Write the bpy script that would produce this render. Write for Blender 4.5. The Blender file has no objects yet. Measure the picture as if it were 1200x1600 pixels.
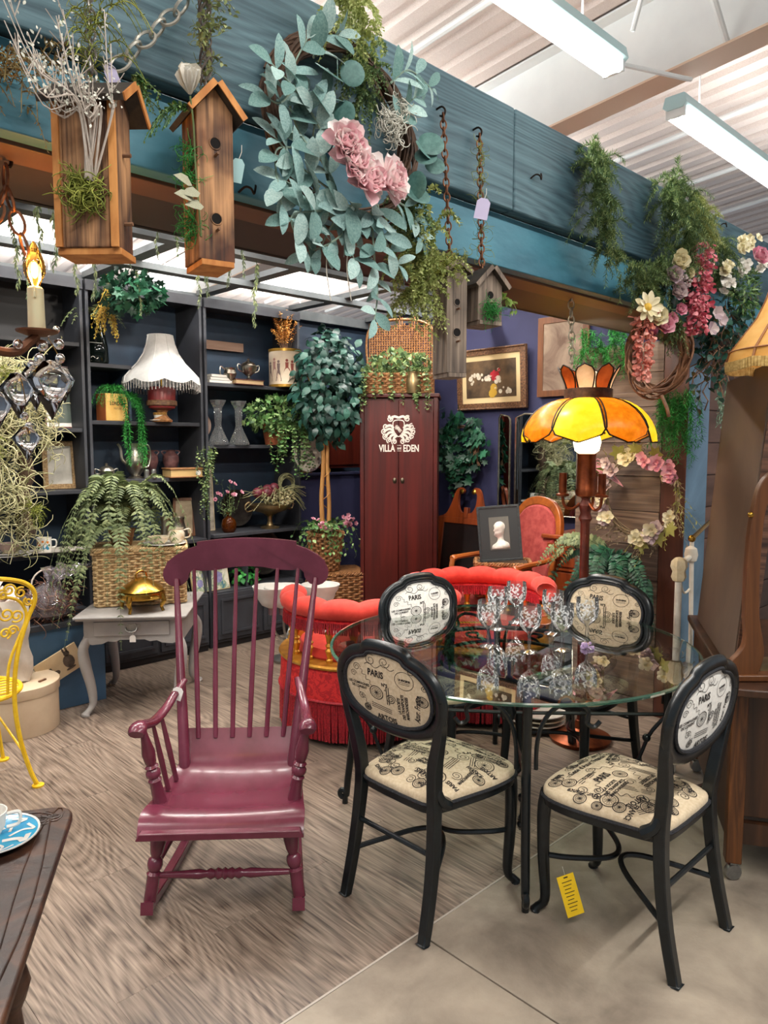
import bpy, bmesh, math, random
import numpy as np
from mathutils import Matrix, Vector, Euler
from math import pi, sin, cos, radians as R
random.seed(7); RNG = np.random.default_rng(7)
scene = bpy.context.scene
COL = scene.collection
scene.cycles.transparent_max_bounces = 40

# ---------------------------------------------------------------- camera
F, H = 1150.0, 1.58
PITCH = math.atan(103 / F)
YAW = R(46.033)                      # the beam (world X) runs 46 degrees right of the view
_f = np.array([cos(YAW) * cos(PITCH), sin(YAW) * cos(PITCH), -sin(PITCH)])
_r = np.array([sin(YAW), -cos(YAW), 0.0]); _u = np.cross(_r, _f)
cam = bpy.data.cameras.new('camera'); co = bpy.data.objects.new('camera', cam); COL.objects.link(co)
cam.sensor_fit = 'VERTICAL'; cam.sensor_height = 36.0; cam.lens = 36.0 * F / 1600.0
cam.clip_start = .02; cam.clip_end = 200
co.matrix_world = Matrix(((_r[0], _u[0], -_f[0], 0), (_r[1], _u[1], -_f[1], 0), (_r[2], _u[2], -_f[2], H), (0, 0, 0, 1)))
scene.camera = co
C0 = np.array([0, 0, H])
def ray(x, y): return _f + _r * (x - 600) / F - _u * (y - 800) / F
def onz(x, y, z=0.0): r = ray(x, y); return Vector(C0 + r * ((z - H) / r[2]))
def onY(x, y, Y): r = ray(x, y); return Vector(C0 + r * (Y / r[1]))
def onX(x, y, X): r = ray(x, y); return Vector(C0 + r * (X / r[0]))

# ---------------------------------------------------------------- world, light, exposure
w = bpy.data.worlds.new('hall_light'); scene.world = w; w.use_nodes = True
bg = w.node_tree.nodes['Background']; bg.inputs[0].default_value = (.80, .86, .95, 1); bg.inputs[1].default_value = .42
scene.view_settings.view_transform = 'Standard'; scene.view_settings.look = 'None'
scene.view_settings.gamma = 1; scene.view_settings.use_curve_mapping = False
scene.view_settings.exposure = 0.0
def area(name, loc, size, sizey, power, color=(1, .97, .92), rot=(0, 0, 0)):
    l = bpy.data.lights.new(name, 'AREA'); l.shape = 'RECTANGLE'; l.size = size; l.size_y = sizey
    l.energy = power; l.color = color
    o = bpy.data.objects.new(name, l); COL.objects.link(o); o.location = loc; o.rotation_euler = rot
    return o
def spot(name, loc, target, power, ang=70, color=(1, .9, .75), blend=.5, rad=.03):
    l = bpy.data.lights.new(name, 'SPOT'); l.energy = power; l.color = color; l.spot_size = R(ang); l.spot_blend = blend
    l.shadow_soft_size = rad
    o = bpy.data.objects.new(name, l); COL.objects.link(o); o.location = loc
    o.rotation_euler = (Vector(target) - Vector(loc)).to_track_quat('-Z', 'Y').to_euler()
    return o
# rows of fluorescent fixtures hang along X all over the hall: (x centre, y, z)
FIX = [(2.32, 1.99, 3.50), (5.42, 1.99, 3.50), (1.3, -.55, 3.72), (3.9, -.55, 3.72), (-1.3, -.55, 3.72), (-1.2, 1.99, 3.50),
       (1.6, 4.1, 3.42), (4.2, 4.1, 3.42), (-1.2, 4.1, 3.42), (1.8, 7.4, 3.12), (4.8, 7.4, 3.12)]
FPOW = [62, 62, 84, 66, 70, 50, 80, 64, 44, 60, 60]
for (fx_, fy_, fz_), p_ in zip(FIX, FPOW):
    area('fluorescent_light', (fx_, fy_, fz_ - .075), 2.3, .10, p_)
    area('added_deck_uplight', (fx_, fy_, fz_ + .06), 2.3, .10, p_ * (1.6 if fy_ > 3 else .2), rot=(pi, 0, 0))  # upward lamps added to brighten the roof deck, strongest above and beyond the booth
# the booth's own spotlights, fixed under the lattice
spot('booth_spot', (2.9, 3.0, 2.66), (4.9, 3.7, 1.6), 75, 75)
spot('booth_spot', (2.2, 3.3, 2.66), (2.6, 5.1, 1.5), 60, 95)
spot('booth_spot', (3.4, 3.1, 2.66), (3.2, 2.9, .6), 55, 85)
spot('booth_spot', (1.3, 3.2, 2.66), (1.5, 4.6, .8), 45, 95)
spot('booth_spot', (3.0, 2.4, 2.6), (4.05, 2.1, 1.2), 45, 80)

# ---------------------------------------------------------------- mesh builder
class MB:
    def __init__(s): s.v = []; s.f = {}; s.n = 0; s.m = None
    def raw(s, v, faces):
        v = np.asarray(v, float).reshape(-1, 3)
        if s.m is not None:
            M = np.array(s.m); v = v @ M[:3, :3].T + M[:3, 3]
        for fc in faces:
            s.f.setdefault(len(fc), []).append(np.asarray([fc]) + s.n)
        s.v.append(v); s.n += len(v); return s
    def arr(s, v, F_):                       # F_ : int array (k, m)
        if s.m is not None:
            M = np.array(s.m); v = v @ M[:3, :3].T + M[:3, 3]
        s.f.setdefault(F_.shape[1], []).append(F_ + s.n); s.v.append(v); s.n += len(v); return s
    def box(s, c, d, rot=None, taper=1.0):
        x, y, z = d[0] / 2, d[1] / 2, d[2] / 2; t = taper
        v = np.array([(-x, -y, -z), (x, -y, -z), (x, y, -z), (-x, y, -z), (-x * t, -y * t, z), (x * t, -y * t, z), (x * t, y * t, z), (-x * t, y * t, z)])
        if rot is not None: v = v @ np.array(Euler(rot).to_matrix()).T
        return s.raw(v + np.array(c), [(0, 3, 2, 1), (4, 5, 6, 7), (0, 1, 5, 4), (1, 2, 6, 5), (2, 3, 7, 6), (3, 0, 4, 7)])
    def b2(s, a, b): return s.box([(p + q) / 2 for p, q in zip(a, b)], [abs(q - p) for p, q in zip(a, b)])
    def grid(s, P, cu=False, cv=False):      # P (nu,nv,3)
        P = np.asarray(P, float); nu, nv = P.shape[:2]
        I = np.arange(nu * nv).reshape(nu, nv)
        if cu: I = np.vstack([I, I[:1]])
        if cv: I = np.hstack([I, I[:, :1]])
        q = np.stack([I[:-1, :-1], I[1:, :-1], I[1:, 1:], I[:-1, 1:]], -1).reshape(-1, 4)
        return s.arr(P.reshape(-1, 3), q)
    def tube(s, pts, r, seg=8, caps=True, closed=False, flat=1.0, up=None):
        p = np.asarray(pts, float); n = len(p)
        r = np.full(n, r) if np.isscalar(r) else np.asarray(r, float)
        t = np.roll(p, -1, 0) - np.roll(p, 1, 0) if closed else np.gradient(p, axis=0)
        t /= np.linalg.norm(t, axis=1)[:, None] + 1e-12
        a = np.array(up, float) if up is not None else (np.array([0, 0, 1.]) if abs(t[0][2]) < .9 else np.array([1., 0, 0]))
        rings = []; th = np.linspace(0, 2 * pi, seg, endpoint=False)
        for i in range(n):
            if up is not None: a = np.array(up, float)
            b = np.cross(t[i], a); b /= np.linalg.norm(b) + 1e-12
            a2 = np.cross(b, t[i]); 
            if up is None: a = a2
            rings.append(p[i] + r[i] * (np.outer(np.cos(th), b) + flat * np.outer(np.sin(th), a2)))
        P = np.array(rings); base = s.n
        s.grid(P, cu=closed, cv=True)
        if caps and not closed:
            s.f.setdefault(seg, []).append(np.array([list(range(base + seg - 1, base - 1, -1))]))
            s.f.setdefault(seg, []).append(np.array([list(range(base + (n - 1) * seg, base + n * seg))]))
        return s
    def lathe(s, prof, seg=16, c=(0, 0, 0), axis=None, wob=None):
        pr = np.asarray(prof, float); th = np.linspace(0, 2 * pi, seg, endpoint=False)
        rr = pr[:, 0][:, None] * (np.ones(seg)[None] if wob is None else wob(th, pr[:, 1]))
        P = np.stack([rr * np.cos(th)[None], rr * np.sin(th)[None], np.repeat(pr[:, 1][:, None], seg, 1)], -1)
        if axis is not None:
            q = np.array(Vector((0, 0, 1)).rotation_difference(Vector(axis)).to_matrix()); P = P @ q.T
        return s.grid((P + np.array(c))[:, ::-1], cv=True)
    def prism(s, out, d, plane='xz', c=(0, 0, 0), y0=None):   # outline (n,2) extruded by thickness d centred
        o = np.asarray(out, float); n = len(o)
        a = np.zeros((n, 3)); k = {'xz': (0, 2, 1), 'xy': (0, 1, 2), 'yz': (1, 2, 0)}[plane]
        a[:, k[0]] = o[:, 0]; a[:, k[1]] = o[:, 1]; b = a.copy(); a[:, k[2]] -= d / 2; b[:, k[2]] += d / 2
        fs = [tuple(range(n)), tuple(range(2 * n - 1, n - 1, -1))] + [(i, i + n, (i + 1) % n + n, (i + 1) % n) for i in range(n)]
        return s.raw(np.vstack([a, b]) + np.array(c), fs)
    def ring(s, outer, inner, d, plane='xz', c=(0, 0, 0)):     # frame between two outlines of equal length
        o = np.asarray(outer, float); i = np.asarray(inner, float); n = len(o); vs = []
        k = {'xz': (0, 2, 1), 'xy': (0, 1, 2), 'yz': (1, 2, 0)}[plane]
        for q, dd in ((o, -d / 2), (o, d / 2), (i, d / 2), (i, -d / 2)):
            a = np.zeros((n, 3)); a[:, k[0]] = q[:, 0]; a[:, k[1]] = q[:, 1]; a[:, k[2]] = dd; vs.append(a)
        return s.grid(np.array(vs) + np.array(c), cu=True, cv=True)
    def ball(s, c, r, seg=10, ring=6):
        r = (r, r, r) if np.isscalar(r) else r
        ph = np.linspace(0.001, pi - .001, ring + 1); th = np.linspace(0, 2 * pi, seg, endpoint=False)
        P = np.stack([np.outer(np.sin(ph), np.cos(th)) * r[0], np.outer(np.sin(ph), np.sin(th)) * r[1], np.repeat((np.cos(ph) * r[2])[:, None], seg, 1)], -1)
        return s.grid(P[:, ::-1] + np.array(c), cv=True)
    def inst(s, tv, tf, Ms):                 # many copies of a template (verts, faces list-of-same-size arrays)
        Ms = np.asarray(Ms, float)
        if len(Ms) == 0: return s
        V = np.einsum('kij,nj->kni', Ms[:, :3, :3], tv) + Ms[:, None, :3, 3]
        for F_ in tf:
            q = (F_[None] + (np.arange(len(Ms)) * len(tv))[:, None, None]).reshape(-1, F_.shape[1])
            s.f.setdefault(F_.shape[1], []).append(q + s.n)
        V = V.reshape(-1, 3)
        if s.m is not None:
            M = np.array(s.m); V = V @ M[:3, :3].T + M[:3, 3]
        s.v.append(V); s.n += len(V); return s
    def mesh(s, name, mat=None, smooth=40):
        me = bpy.data.meshes.new(name); V = np.concatenate(s.v) if s.v else np.zeros((0, 3))
        me.vertices.add(len(V)); me.vertices.foreach_set('co', V.astype(np.float32).ravel())
        lo = []; ls = []; k = 0
        for sz, l in s.f.items():
            a = np.concatenate(l); lo.append(a.ravel()); ls.append(k + np.arange(len(a)) * sz); k += a.size
        lo = np.concatenate(lo).astype(np.int32); ls = np.concatenate(ls).astype(np.int32)
        me.loops.add(len(lo)); me.loops.foreach_set('vertex_index', lo)
        me.polygons.add(len(ls)); me.polygons.foreach_set('loop_start', ls)
        me.update(calc_edges=True); me.validate()
        if smooth:
            me.shade_smooth()
            if smooth < 180: me.set_sharp_from_angle(angle=R(smooth))
        if mat: me.materials.append(mat)
        return me

def link(name, me, parent=None, M=None):
    o = bpy.data.objects.new(name, me); COL.objects.link(o)
    if parent is not None: o.parent = parent
    if M is not None: o.matrix_local = M
    return o
def part(name, mb, mat, parent=None, smooth=40, label=None, bevel=0):
    o = link(name, mb.mesh(name, mat, smooth), parent)
    if label: o['label'] = label
    if bevel:
        b = o.modifiers.new('bevel', 'BEVEL'); b.width = bevel; b.segments = 2; b.limit_method = 'ANGLE'; b.angle_limit = R(40); b.harden_normals = False
    return o
def tag(o, label, cat, group=None, kind=None):
    if label: o['label'] = label
    if cat: o['category'] = cat
    if group: o['group'] = group
    if kind: o['kind'] = kind
    return o
def thing(name, label, cat, loc=(0, 0, 0), rotz=0.0, group=None):
    o = bpy.data.objects.new(name, None); COL.objects.link(o); o.empty_display_size = .1
    o.location = loc; o.rotation_euler = (0, 0, rotz)
    return tag(o, label, cat, group)
def struct(name, mb, mat, bevel=0, smooth=40):
    o = part(name, mb, mat, None, smooth, None, bevel); o['kind'] = 'structure'; return o
def copy_tree(o, parent=None, **kw):
    c = o.copy(); COL.objects.link(c)
    if parent is not None: c.parent = parent
    for ch in list(o.children): copy_tree(ch, c)
    for k, v in kw.items(): c[k] = v
    return c
def TM(loc, rot=(0, 0, 0), sc=1.0):
    s_ = (sc, sc, sc) if np.isscalar(sc) else sc
    return Matrix.LocRotScale(Vector(loc), Euler(rot), Vector(s_))
def spl(pts, n=24, closed=False):            # Catmull-Rom through points
    p = np.asarray(pts, float); m = len(p); out = []
    segs = m if closed else m - 1
    for i in np.linspace(0, segs, n, endpoint=not closed):
        k = min(int(i), segs - 1); t = i - k
        g = (lambda j: p[j % m]) if closed else (lambda j: p[min(max(j, 0), m - 1)])
        a, b, c, d = g(k - 1), g(k), g(k + 1), g(k + 2)
        out.append(.5 * ((2 * b) + (c - a) * t + (2 * a - 5 * b + 4 * c - d) * t * t + (3 * b - a - 3 * c + d) * t ** 3))
    return np.array(out)
def circ(r, n=24, c=(0, 0), ry=None, a0=0, a1=2 * pi, end=False):
    t = np.linspace(a0, a1, n, endpoint=end); return np.stack([c[0] + r * np.cos(t), c[1] + (ry or r) * np.sin(t)], -1)
def rrect(w_, h_, r, n=4, c=(0, 0)):
    out = []
    for sx, sy, a in ((1, 1, 0), (-1, 1, pi / 2), (-1, -1, pi), (1, -1, 3 * pi / 2)):
        for t in np.linspace(a, a + pi / 2, n): out.append((c[0] + sx * (w_ / 2 - r) + r * cos(t), c[1] + sy * (h_ / 2 - r) + r * sin(t)))
    return np.array(out)
def frame_m(p, nrm, upv=(0, 0, 1), sc=1.0):  # local z -> nrm, local y ~ upv
    z = Vector(nrm).normalized(); x = Vector(upv).cross(z)
    if x.length < 1e-5: x = Vector((1, 0, 0)).cross(z)
    x.normalize(); y = z.cross(x)
    m = Matrix((x, y, z)).transposed().to_4x4() @ Matrix.Scale(sc, 4); m.translation = Vector(p); return m
def textmesh(mb, s, size, align='CENTER', thick=0.0, fn=None, squash=1.0, bold=0.0, shear=0.0):
    cu = bpy.data.curves.new('t', 'FONT'); cu.body = s; cu.size = size; cu.align_x = align; cu.align_y = 'CENTER'
    cu.resolution_u = 2; cu.offset = bold; cu.shear = shear; cu.extrude = thick
    o = bpy.data.objects.new('t', cu); COL.objects.link(o)
    me = bpy.data.meshes.new_from_object(o)
    V = np.array([v.co[:] for v in me.vertices]); 
    if len(V):
        V[:, 0] *= squash
        if fn is not None: V = fn(V)
        mb.raw(V, [tuple(p.vertices) for p in me.polygons])
    bpy.data.objects.remove(o); bpy.data.meshes.remove(me); bpy.data.curves.remove(cu)
    return mb

# ---------------------------------------------------------------- materials
MATS = {}
def srgb(h):
    h = h.lstrip('#'); c = [int(h[i:i + 2], 16) / 255 for i in (0, 2, 4)]
    return tuple(x / 12.92 if x <= .04045 else ((x + .055) / 1.055) ** 2.4 for x in c) + (1,)
def mat(name, c1, c2=None, rough=.5, metal=0.0, scale=8.0, stretch=(1, 1, 1), bump=0.0, detail=5, dist=0.0, lo=.35, hi=.65,
        island=None, orand=0.0, trans=0.0, ior=1.45, emit=None, estr=0.0, spec=.5, sub=0.0, sheen=0.0, coat=0.0, kind='noise', c3=None, bscale=None, alpha=1.0, translucent=0.0):
    if name in MATS: return MATS[name]
    m = bpy.data.materials.new(name); m.use_nodes = True; nt = m.node_tree; N = nt.nodes; L = nt.links
    b = N['Principled BSDF']; b.inputs['Roughness'].default_value = rough; b.inputs['Metallic'].default_value = metal
    b.inputs['IOR'].default_value = ior; b.inputs['Transmission Weight'].default_value = trans
    b.inputs['Specular IOR Level'].default_value = spec; b.inputs['Coat Weight'].default_value = coat; b.inputs['Coat Roughness'].default_value = .15
    b.inputs['Sheen Weight'].default_value = sheen; b.inputs['Alpha'].default_value = alpha
    a = srgb(c1) if isinstance(c1, str) else c1
    b.inputs['Base Color'].default_value = a
    out = None; fac = None
    if c2 is not None or bump:
        tc = N.new('ShaderNodeTexCoord'); mp = N.new('ShaderNodeMapping'); L.new(tc.outputs['Object'], mp.inputs[0])
        mp.inputs['Scale'].default_value = stretch
        if orand:
            oi = N.new('ShaderNodeObjectInfo'); vm = N.new('ShaderNodeVectorMath'); vm.operation = 'SCALE'
            cb = N.new('ShaderNodeCombineXYZ'); mu = N.new('ShaderNodeMath'); mu.operation = 'MULTIPLY'; mu.inputs[1].default_value = 37.0
            L.new(oi.outputs['Random'], mu.inputs[0])
            for k in range(3): L.new(mu.outputs[0], cb.inputs[k])
            L.new(cb.outputs[0], mp.inputs['Location'])
        if kind == 'noise':
            t = N.new('ShaderNodeTexNoise'); t.inputs['Scale'].default_value = scale; t.inputs['Detail'].default_value = detail; t.inputs['Distortion'].default_value = dist
            t.inputs['Roughness'].default_value = .6; fac = t.outputs['Fac']
        elif kind == 'wave':
            t = N.new('ShaderNodeTexWave'); t.inputs['Scale'].default_value = scale; t.inputs['Distortion'].default_value = dist; t.inputs['Detail'].default_value = 3; t.inputs['Detail Scale'].default_value = 1.2
            t.bands_direction = 'X'; fac = t.outputs['Fac']
        else:
            t = N.new('ShaderNodeTexVoronoi'); t.inputs['Scale'].default_value = scale; fac = t.outputs['Distance']
        L.new(mp.outputs[0], t.inputs['Vector'])
    if c2 is not None:
        cr = N.new('ShaderNodeValToRGB'); L.new(fac, cr.inputs[0])
        e = cr.color_ramp.elements; e[0].position = lo; e[1].position = hi; e[0].color = a; e[1].color = srgb(c2) if isinstance(c2, str) else c2
        if c3: 
            x = e.new((lo + hi) / 2); x.color = srgb(c3)
        out = cr.outputs[0]
    if island:
        g = N.new('ShaderNodeNewGeometry'); cr2 = N.new('ShaderNodeValToRGB'); L.new(g.outputs['Random Per Island'], cr2.inputs[0])
        e = cr2.color_ramp.elements; e[0].color = a; e[1].color = srgb(island[-1]); e[0].position = .1; e[1].position = .9
        for k, h in enumerate(island[:-1]): x = e.new((k + 1) / len(island)); x.color = srgb(h)
        out = cr2.outputs[0]
    if orand:
        oi2 = N.new('ShaderNodeObjectInfo'); hs = N.new('ShaderNodeHueSaturation'); mr = N.new('ShaderNodeMapRange')
        mr.inputs['To Min'].default_value = 1 - orand; mr.inputs['To Max'].default_value = 1 + orand
        L.new(oi2.outputs['Random'], mr.inputs[0]); L.new(mr.outputs[0], hs.inputs['Value'])
        if out is not None: L.new(out, hs.inputs['Color'])
        else: hs.inputs['Color'].default_value = a
        out = hs.outputs[0]
    if out is not None: L.new(out, b.inputs['Base Color'])
    if bump:
        bp = N.new('ShaderNodeBump'); bp.inputs['Strength'].default_value = min(1, bump); bp.inputs['Distance'].default_value = .004
        src = fac
        if bscale:
            t2 = N.new('ShaderNodeTexNoise'); t2.inputs['Scale'].default_value = bscale; L.new(mp.outputs[0], t2.inputs['Vector']); src = t2.outputs['Fac']
        L.new(src, bp.inputs['Height']); L.new(bp.outputs[0], b.inputs['Normal'])
    if emit:
        b.inputs['Emission Color'].default_value = srgb(emit); b.inputs['Emission Strength'].default_value = estr
    if translucent:
        tr = N.new('ShaderNodeBsdfTranslucent'); mx = N.new('ShaderNodeMixShader'); mx.inputs[0].default_value = translucent
        if out is not None: L.new(out, tr.inputs[0])
        else: tr.inputs[0].default_value = a
        L.new(b.outputs[0], mx.inputs[1]); L.new(tr.outputs[0], mx.inputs[2]); L.new(mx.outputs[0], N['Material Output'].inputs[0])
    MATS[name] = m; return m
def wood(name, c1, c2, axis='z', scale=6, rough=.45, bump=.15, orand=0.0, dist=1.2, c3=None, coat=0.0, lo=.3, hi=.7):
    st = {'x': (.12, 1.6, 1.6), 'y': (1.6, .12, 1.6), 'z': (1.6, 1.6, .12)}[axis]
    return mat(name, c1, c2, rough=rough, scale=scale, stretch=st, bump=bump, dist=dist, detail=8, orand=orand, c3=c3, coat=coat, lo=lo, hi=hi)
def grain(name, dark, light, axis='y', rough=.6, freq=34, sc=1.1, st=None, bump=.25, orand=0.0, line=.55, fine=60, tint=None, tscale=1.3):
    """wood whose growth rings show as contour lines of a stretched noise field"""
    m = bpy.data.materials.new(name); m.use_nodes = True; nt = m.node_tree; N = nt.nodes; L = nt.links; b = N['Principled BSDF']
    b.inputs['Roughness'].default_value = rough
    tc = N.new('ShaderNodeTexCoord'); mp = N.new('ShaderNodeMapping'); L.new(tc.outputs['Object'], mp.inputs[0])
    mp.inputs['Scale'].default_value = st or {'x': (.28, 3, 3), 'y': (3, .28, 3), 'z': (3, 3, .28)}[axis]
    oi = N.new('ShaderNodeObjectInfo'); mu = N.new('ShaderNodeMath'); mu.operation = 'MULTIPLY'; mu.inputs[1].default_value = 41.0 if orand else 0
    cb = N.new('ShaderNodeCombineXYZ'); L.new(oi.outputs['Random'], mu.inputs[0])
    for k in range(3): L.new(mu.outputs[0], cb.inputs[k])
    L.new(cb.outputs[0], mp.inputs['Location'])
    n1 = N.new('ShaderNodeTexNoise'); n1.inputs['Scale'].default_value = sc; n1.inputs['Detail'].default_value = 2.5; n1.inputs['Distortion'].default_value = .35; L.new(mp.outputs[0], n1.inputs[0])
    m1 = N.new('ShaderNodeMath'); m1.operation = 'MULTIPLY'; m1.inputs[1].default_value = freq; L.new(n1.outputs[0], m1.inputs[0])
    m2 = N.new('ShaderNodeMath'); m2.operation = 'PINGPONG'; m2.inputs[1].default_value = .5; L.new(m1.outputs[0], m2.inputs[0])
    m2b = N.new('ShaderNodeMath'); m2b.operation = 'MULTIPLY'; m2b.inputs[1].default_value = 2; L.new(m2.outputs[0], m2b.inputs[0]); m2 = m2b
    mp2 = N.new('ShaderNodeMapping'); L.new(mp.outputs[0], mp2.inputs[0]); mp2.inputs['Scale'].default_value = {'x': (.25, 1, 1), 'y': (1, .25, 1), 'z': (1, 1, .25)}[axis]
    n2 = N.new('ShaderNodeTexNoise'); n2.inputs['Scale'].default_value = fine; n2.inputs['Detail'].default_value = 4; L.new(mp2.outputs[0], n2.inputs[0])
    a1 = N.new('ShaderNodeMath'); a1.operation = 'MULTIPLY'; a1.inputs[1].default_value = line; L.new(m2.outputs[0], a1.inputs[0])
    a2 = N.new('ShaderNodeMath'); a2.operation = 'MULTIPLY_ADD'; a2.inputs[1].default_value = 1.15 - line * .3; L.new(n2.outputs[0], a2.inputs[0]); L.new(a1.outputs[0], a2.inputs[2])
    cr = N.new('ShaderNodeValToRGB'); L.new(a2.outputs[0], cr.inputs[0]); e = cr.color_ramp.elements
    e[0].position = .35; e[1].position = 1.0; e[0].color = srgb(dark); e[1].color = srgb(light)
    o = cr.outputs[0]
    if tint:
        n3 = N.new('ShaderNodeTexNoise'); n3.inputs['Scale'].default_value = tscale; n3.inputs['Detail'].default_value = 3; L.new(tc.outputs['Object'], n3.inputs[0])
        r3 = N.new('ShaderNodeValToRGB'); L.new(n3.outputs[0], r3.inputs[0]); r3.color_ramp.elements[0].position = .4; r3.color_ramp.elements[1].position = .62
        r3.color_ramp.elements[0].color = (1, 1, 1, 1); r3.color_ramp.elements[1].color = srgb(tint)
        mx = N.new('ShaderNodeMixRGB'); mx.blend_type = 'MULTIPLY'; mx.inputs[0].default_value = 1; L.new(o, mx.inputs[1]); L.new(r3.outputs[0], mx.inputs[2]); o = mx.outputs[0]
    if orand:
        hs = N.new('ShaderNodeHueSaturation'); mr = N.new('ShaderNodeMapRange'); mr.inputs['To Min'].default_value = 1 - orand; mr.inputs['To Max'].default_value = 1 + orand
        L.new(oi.outputs['Random'], mr.inputs[0]); L.new(mr.outputs[0], hs.inputs['Value']); L.new(o, hs.inputs['Color']); o = hs.outputs[0]
    L.new(o, b.inputs['Base Color'])
    bp = N.new('ShaderNodeBump'); bp.inputs['Strength'].default_value = bump; bp.inputs['Distance'].default_value = .003; L.new(a2.outputs[0], bp.inputs['Height']); L.new(bp.outputs[0], b.inputs['Normal'])
    MATS[name] = m; return m

m_plank = grain('floor_plank_wood', '#453830', '#9d8b7b', 'y', rough=.40, freq=50, sc=.5, orand=.10, line=.22, bump=.12, fine=38, st=(3.4, .55, 3))
m_conc = mat('concrete', '#675c51', '#a89b8a', rough=.5, scale=3.0, detail=12, lo=.28, hi=.68, bump=.15, bscale=120, dist=.3, c3='#8d8173')
m_conc_d = mat('floor_underlay', '#2a2522', rough=.9)
m_beam_up = grain('beam_paint_grain', '#2f4b56', '#5b7a83', 'x', rough=.6, freq=60, sc=.6, line=.38, bump=.6, fine=40, st=(.45, 2, 2.4), tint='#9fb0b8')
m_beam_lo = mat('beam_paint_teal', '#27596c', '#4a8394', rough=.5, scale=3.5, detail=7, bump=.35, stretch=(.5, 1, 1.4), lo=.3, hi=.7, bscale=25)
m_beam_un = wood('beam_soffit_wood', '#3d2b24', '#5d4438', 'x', scale=5)
m_black = mat('black_paint', '#1c1a1c', rough=.6)
m_shelf = mat('shelf_charcoal_paint', '#292a2f', '#36383e', rough=.55, scale=4)
m_shelfb = mat('shelf_back_navy', '#202a3a', '#26384a', rough=.6, scale=3)
m_navy = mat('wall_navy_paint', '#2b2c4c', '#323355', rough=.7, scale=2, bump=.05)
m_bluepan = mat('blue_painted_panel', '#3c5c78', '#466887', rough=.5, scale=3)
m_lat = mat('lattice_grey_paint', '#4a4e50', '#5c6062', rough=.6, scale=5)
m_deck = mat('metal_deck', '#c9bcb6', '#d6cbc5', rough=.55, scale=260, detail=1, lo=.45, hi=.55)
m_white = mat('white_steel_paint', '#d5d9da', '#e2e5e5', rough=.45, scale=2)
m_tan = mat('flange_tan_paint', '#d3b8a2', rough=.5)
m_plk = grain('weathered_wall_plank', '#3b2a21', '#75604f', 'y', rough=.65, freq=14, sc=.8, orand=.25, line=.4, bump=.5, fine=30)
m_trimw = wood('dark_red_trim_wood', '#3c2118', '#5d3425', 'z', scale=7)
m_postblue = mat('post_blue_paint', '#405a6c', '#66829a', rough=.5, scale=2.2, detail=7, dist=.8)

# ---- floor of vinyl planks running along Y
b = MB().b2((-1.0, 1.552, -.05), (5.2, 5.45, -.006)); floor = struct('floor', b, m_conc_d)
PW, PL = .180, 1.22
b = MB(); t_ = .0012
b.grid([[(-PW / 2 + .0002, -PL / 2, -.006), (-PW / 2 + .0002, -PL / 2, -t_), (-PW / 2 + .0009, -PL / 2 + .001, 0)], [(-PW / 2 + .0002, PL / 2, -.006), (-PW / 2 + .0002, PL / 2, -t_), (-PW / 2 + .0009, PL / 2 - .001, 0)],
        [(PW / 2 - .0002, PL / 2, -.006), (PW / 2 - .0002, PL / 2, -t_), (PW / 2 - .0009, PL / 2 - .001, 0)], [(PW / 2 - .0002, -PL / 2, -.006), (PW / 2 - .0002, -PL / 2, -t_), (PW / 2 - .0009, -PL / 2 + .001, 0)]], cu=True)
b.raw([(-PW / 2 + .0009, -PL / 2 + .001, 0), (PW / 2 - .0009, -PL / 2 + .001, 0), (PW / 2 - .0009, PL / 2 - .001, 0), (-PW / 2 + .0009, PL / 2 - .001, 0)], [(0, 1, 2, 3)])
pm = b.mesh('plank', m_plank, 20)
def clipped_plank(y0, y1):
    L_ = y1 - y0; bb = MB().b2((-PW / 2 + .0003, -L_ / 2 + .0003, -.006), (PW / 2 - .0003, L_ / 2 - .0003, 0)); return bb.mesh('plank', m_plank, 20)
i = 0; x = -.9
while x < 5.1:
    y = 1.556 - ((i * .47) % 1.0) * PL * .98
    while y < 5.4:
        y0 = max(y, 1.556); y1 = y + PL
        if y1 - y0 > .004:
            me = pm if y0 == y else clipped_plank(y0, y1)
            link('plank', me, floor, TM((x, (y0 + y1) / 2, 0)))
        y += PL + .0008
    x += PW + .0002; i += 1
# ---- concrete aisle, two slabs with a saw joint
cfl = struct('floor_concrete', MB().b2((-4, -4, -.09), (9, 1.55, -.03)), m_conc_d)
for (xa, xb) in ((-4, 1.652), (1.658, 9)):
    for (ya, yb) in ((-4, -2.003), (-1.997, 1.549)):
        part('slab', MB().b2((xa, ya, -.05), (xb, yb, 0)), m_conc, cfl, bevel=.002)
part('edge_strip', MB().b2((-1, 1.549, -.02), (5.2, 1.556, .0012)), mat('edge_strip_vinyl', '#b0a69b', rough=.5), floor)

# ---- walls of the booth
struct('wall_left', MB().b2((-1.0, 5.38, 0), (5.1, 5.46, 2.70)), m_shelfb)
struct('wall_back', MB().b2((5.0, 2.2, 0), (5.08, 5.38, 2.72)), m_navy)
wr = struct('wall_right', MB().b2((4.34, 1.92, 0), (7.2, 1.98, 2.6)), m_trimw)
for k in range(13): part('plank', MB().b2((4.34, 1.905, k * .2 + .003), (7.2, 1.92, k * .2 + .197)), mat('aisle_wall_plank', '#4d352c', '#6d5044', rough=.6, scale=4, stretch=(.3, 1, 2), orand=.25), wr, bevel=.003)

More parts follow.
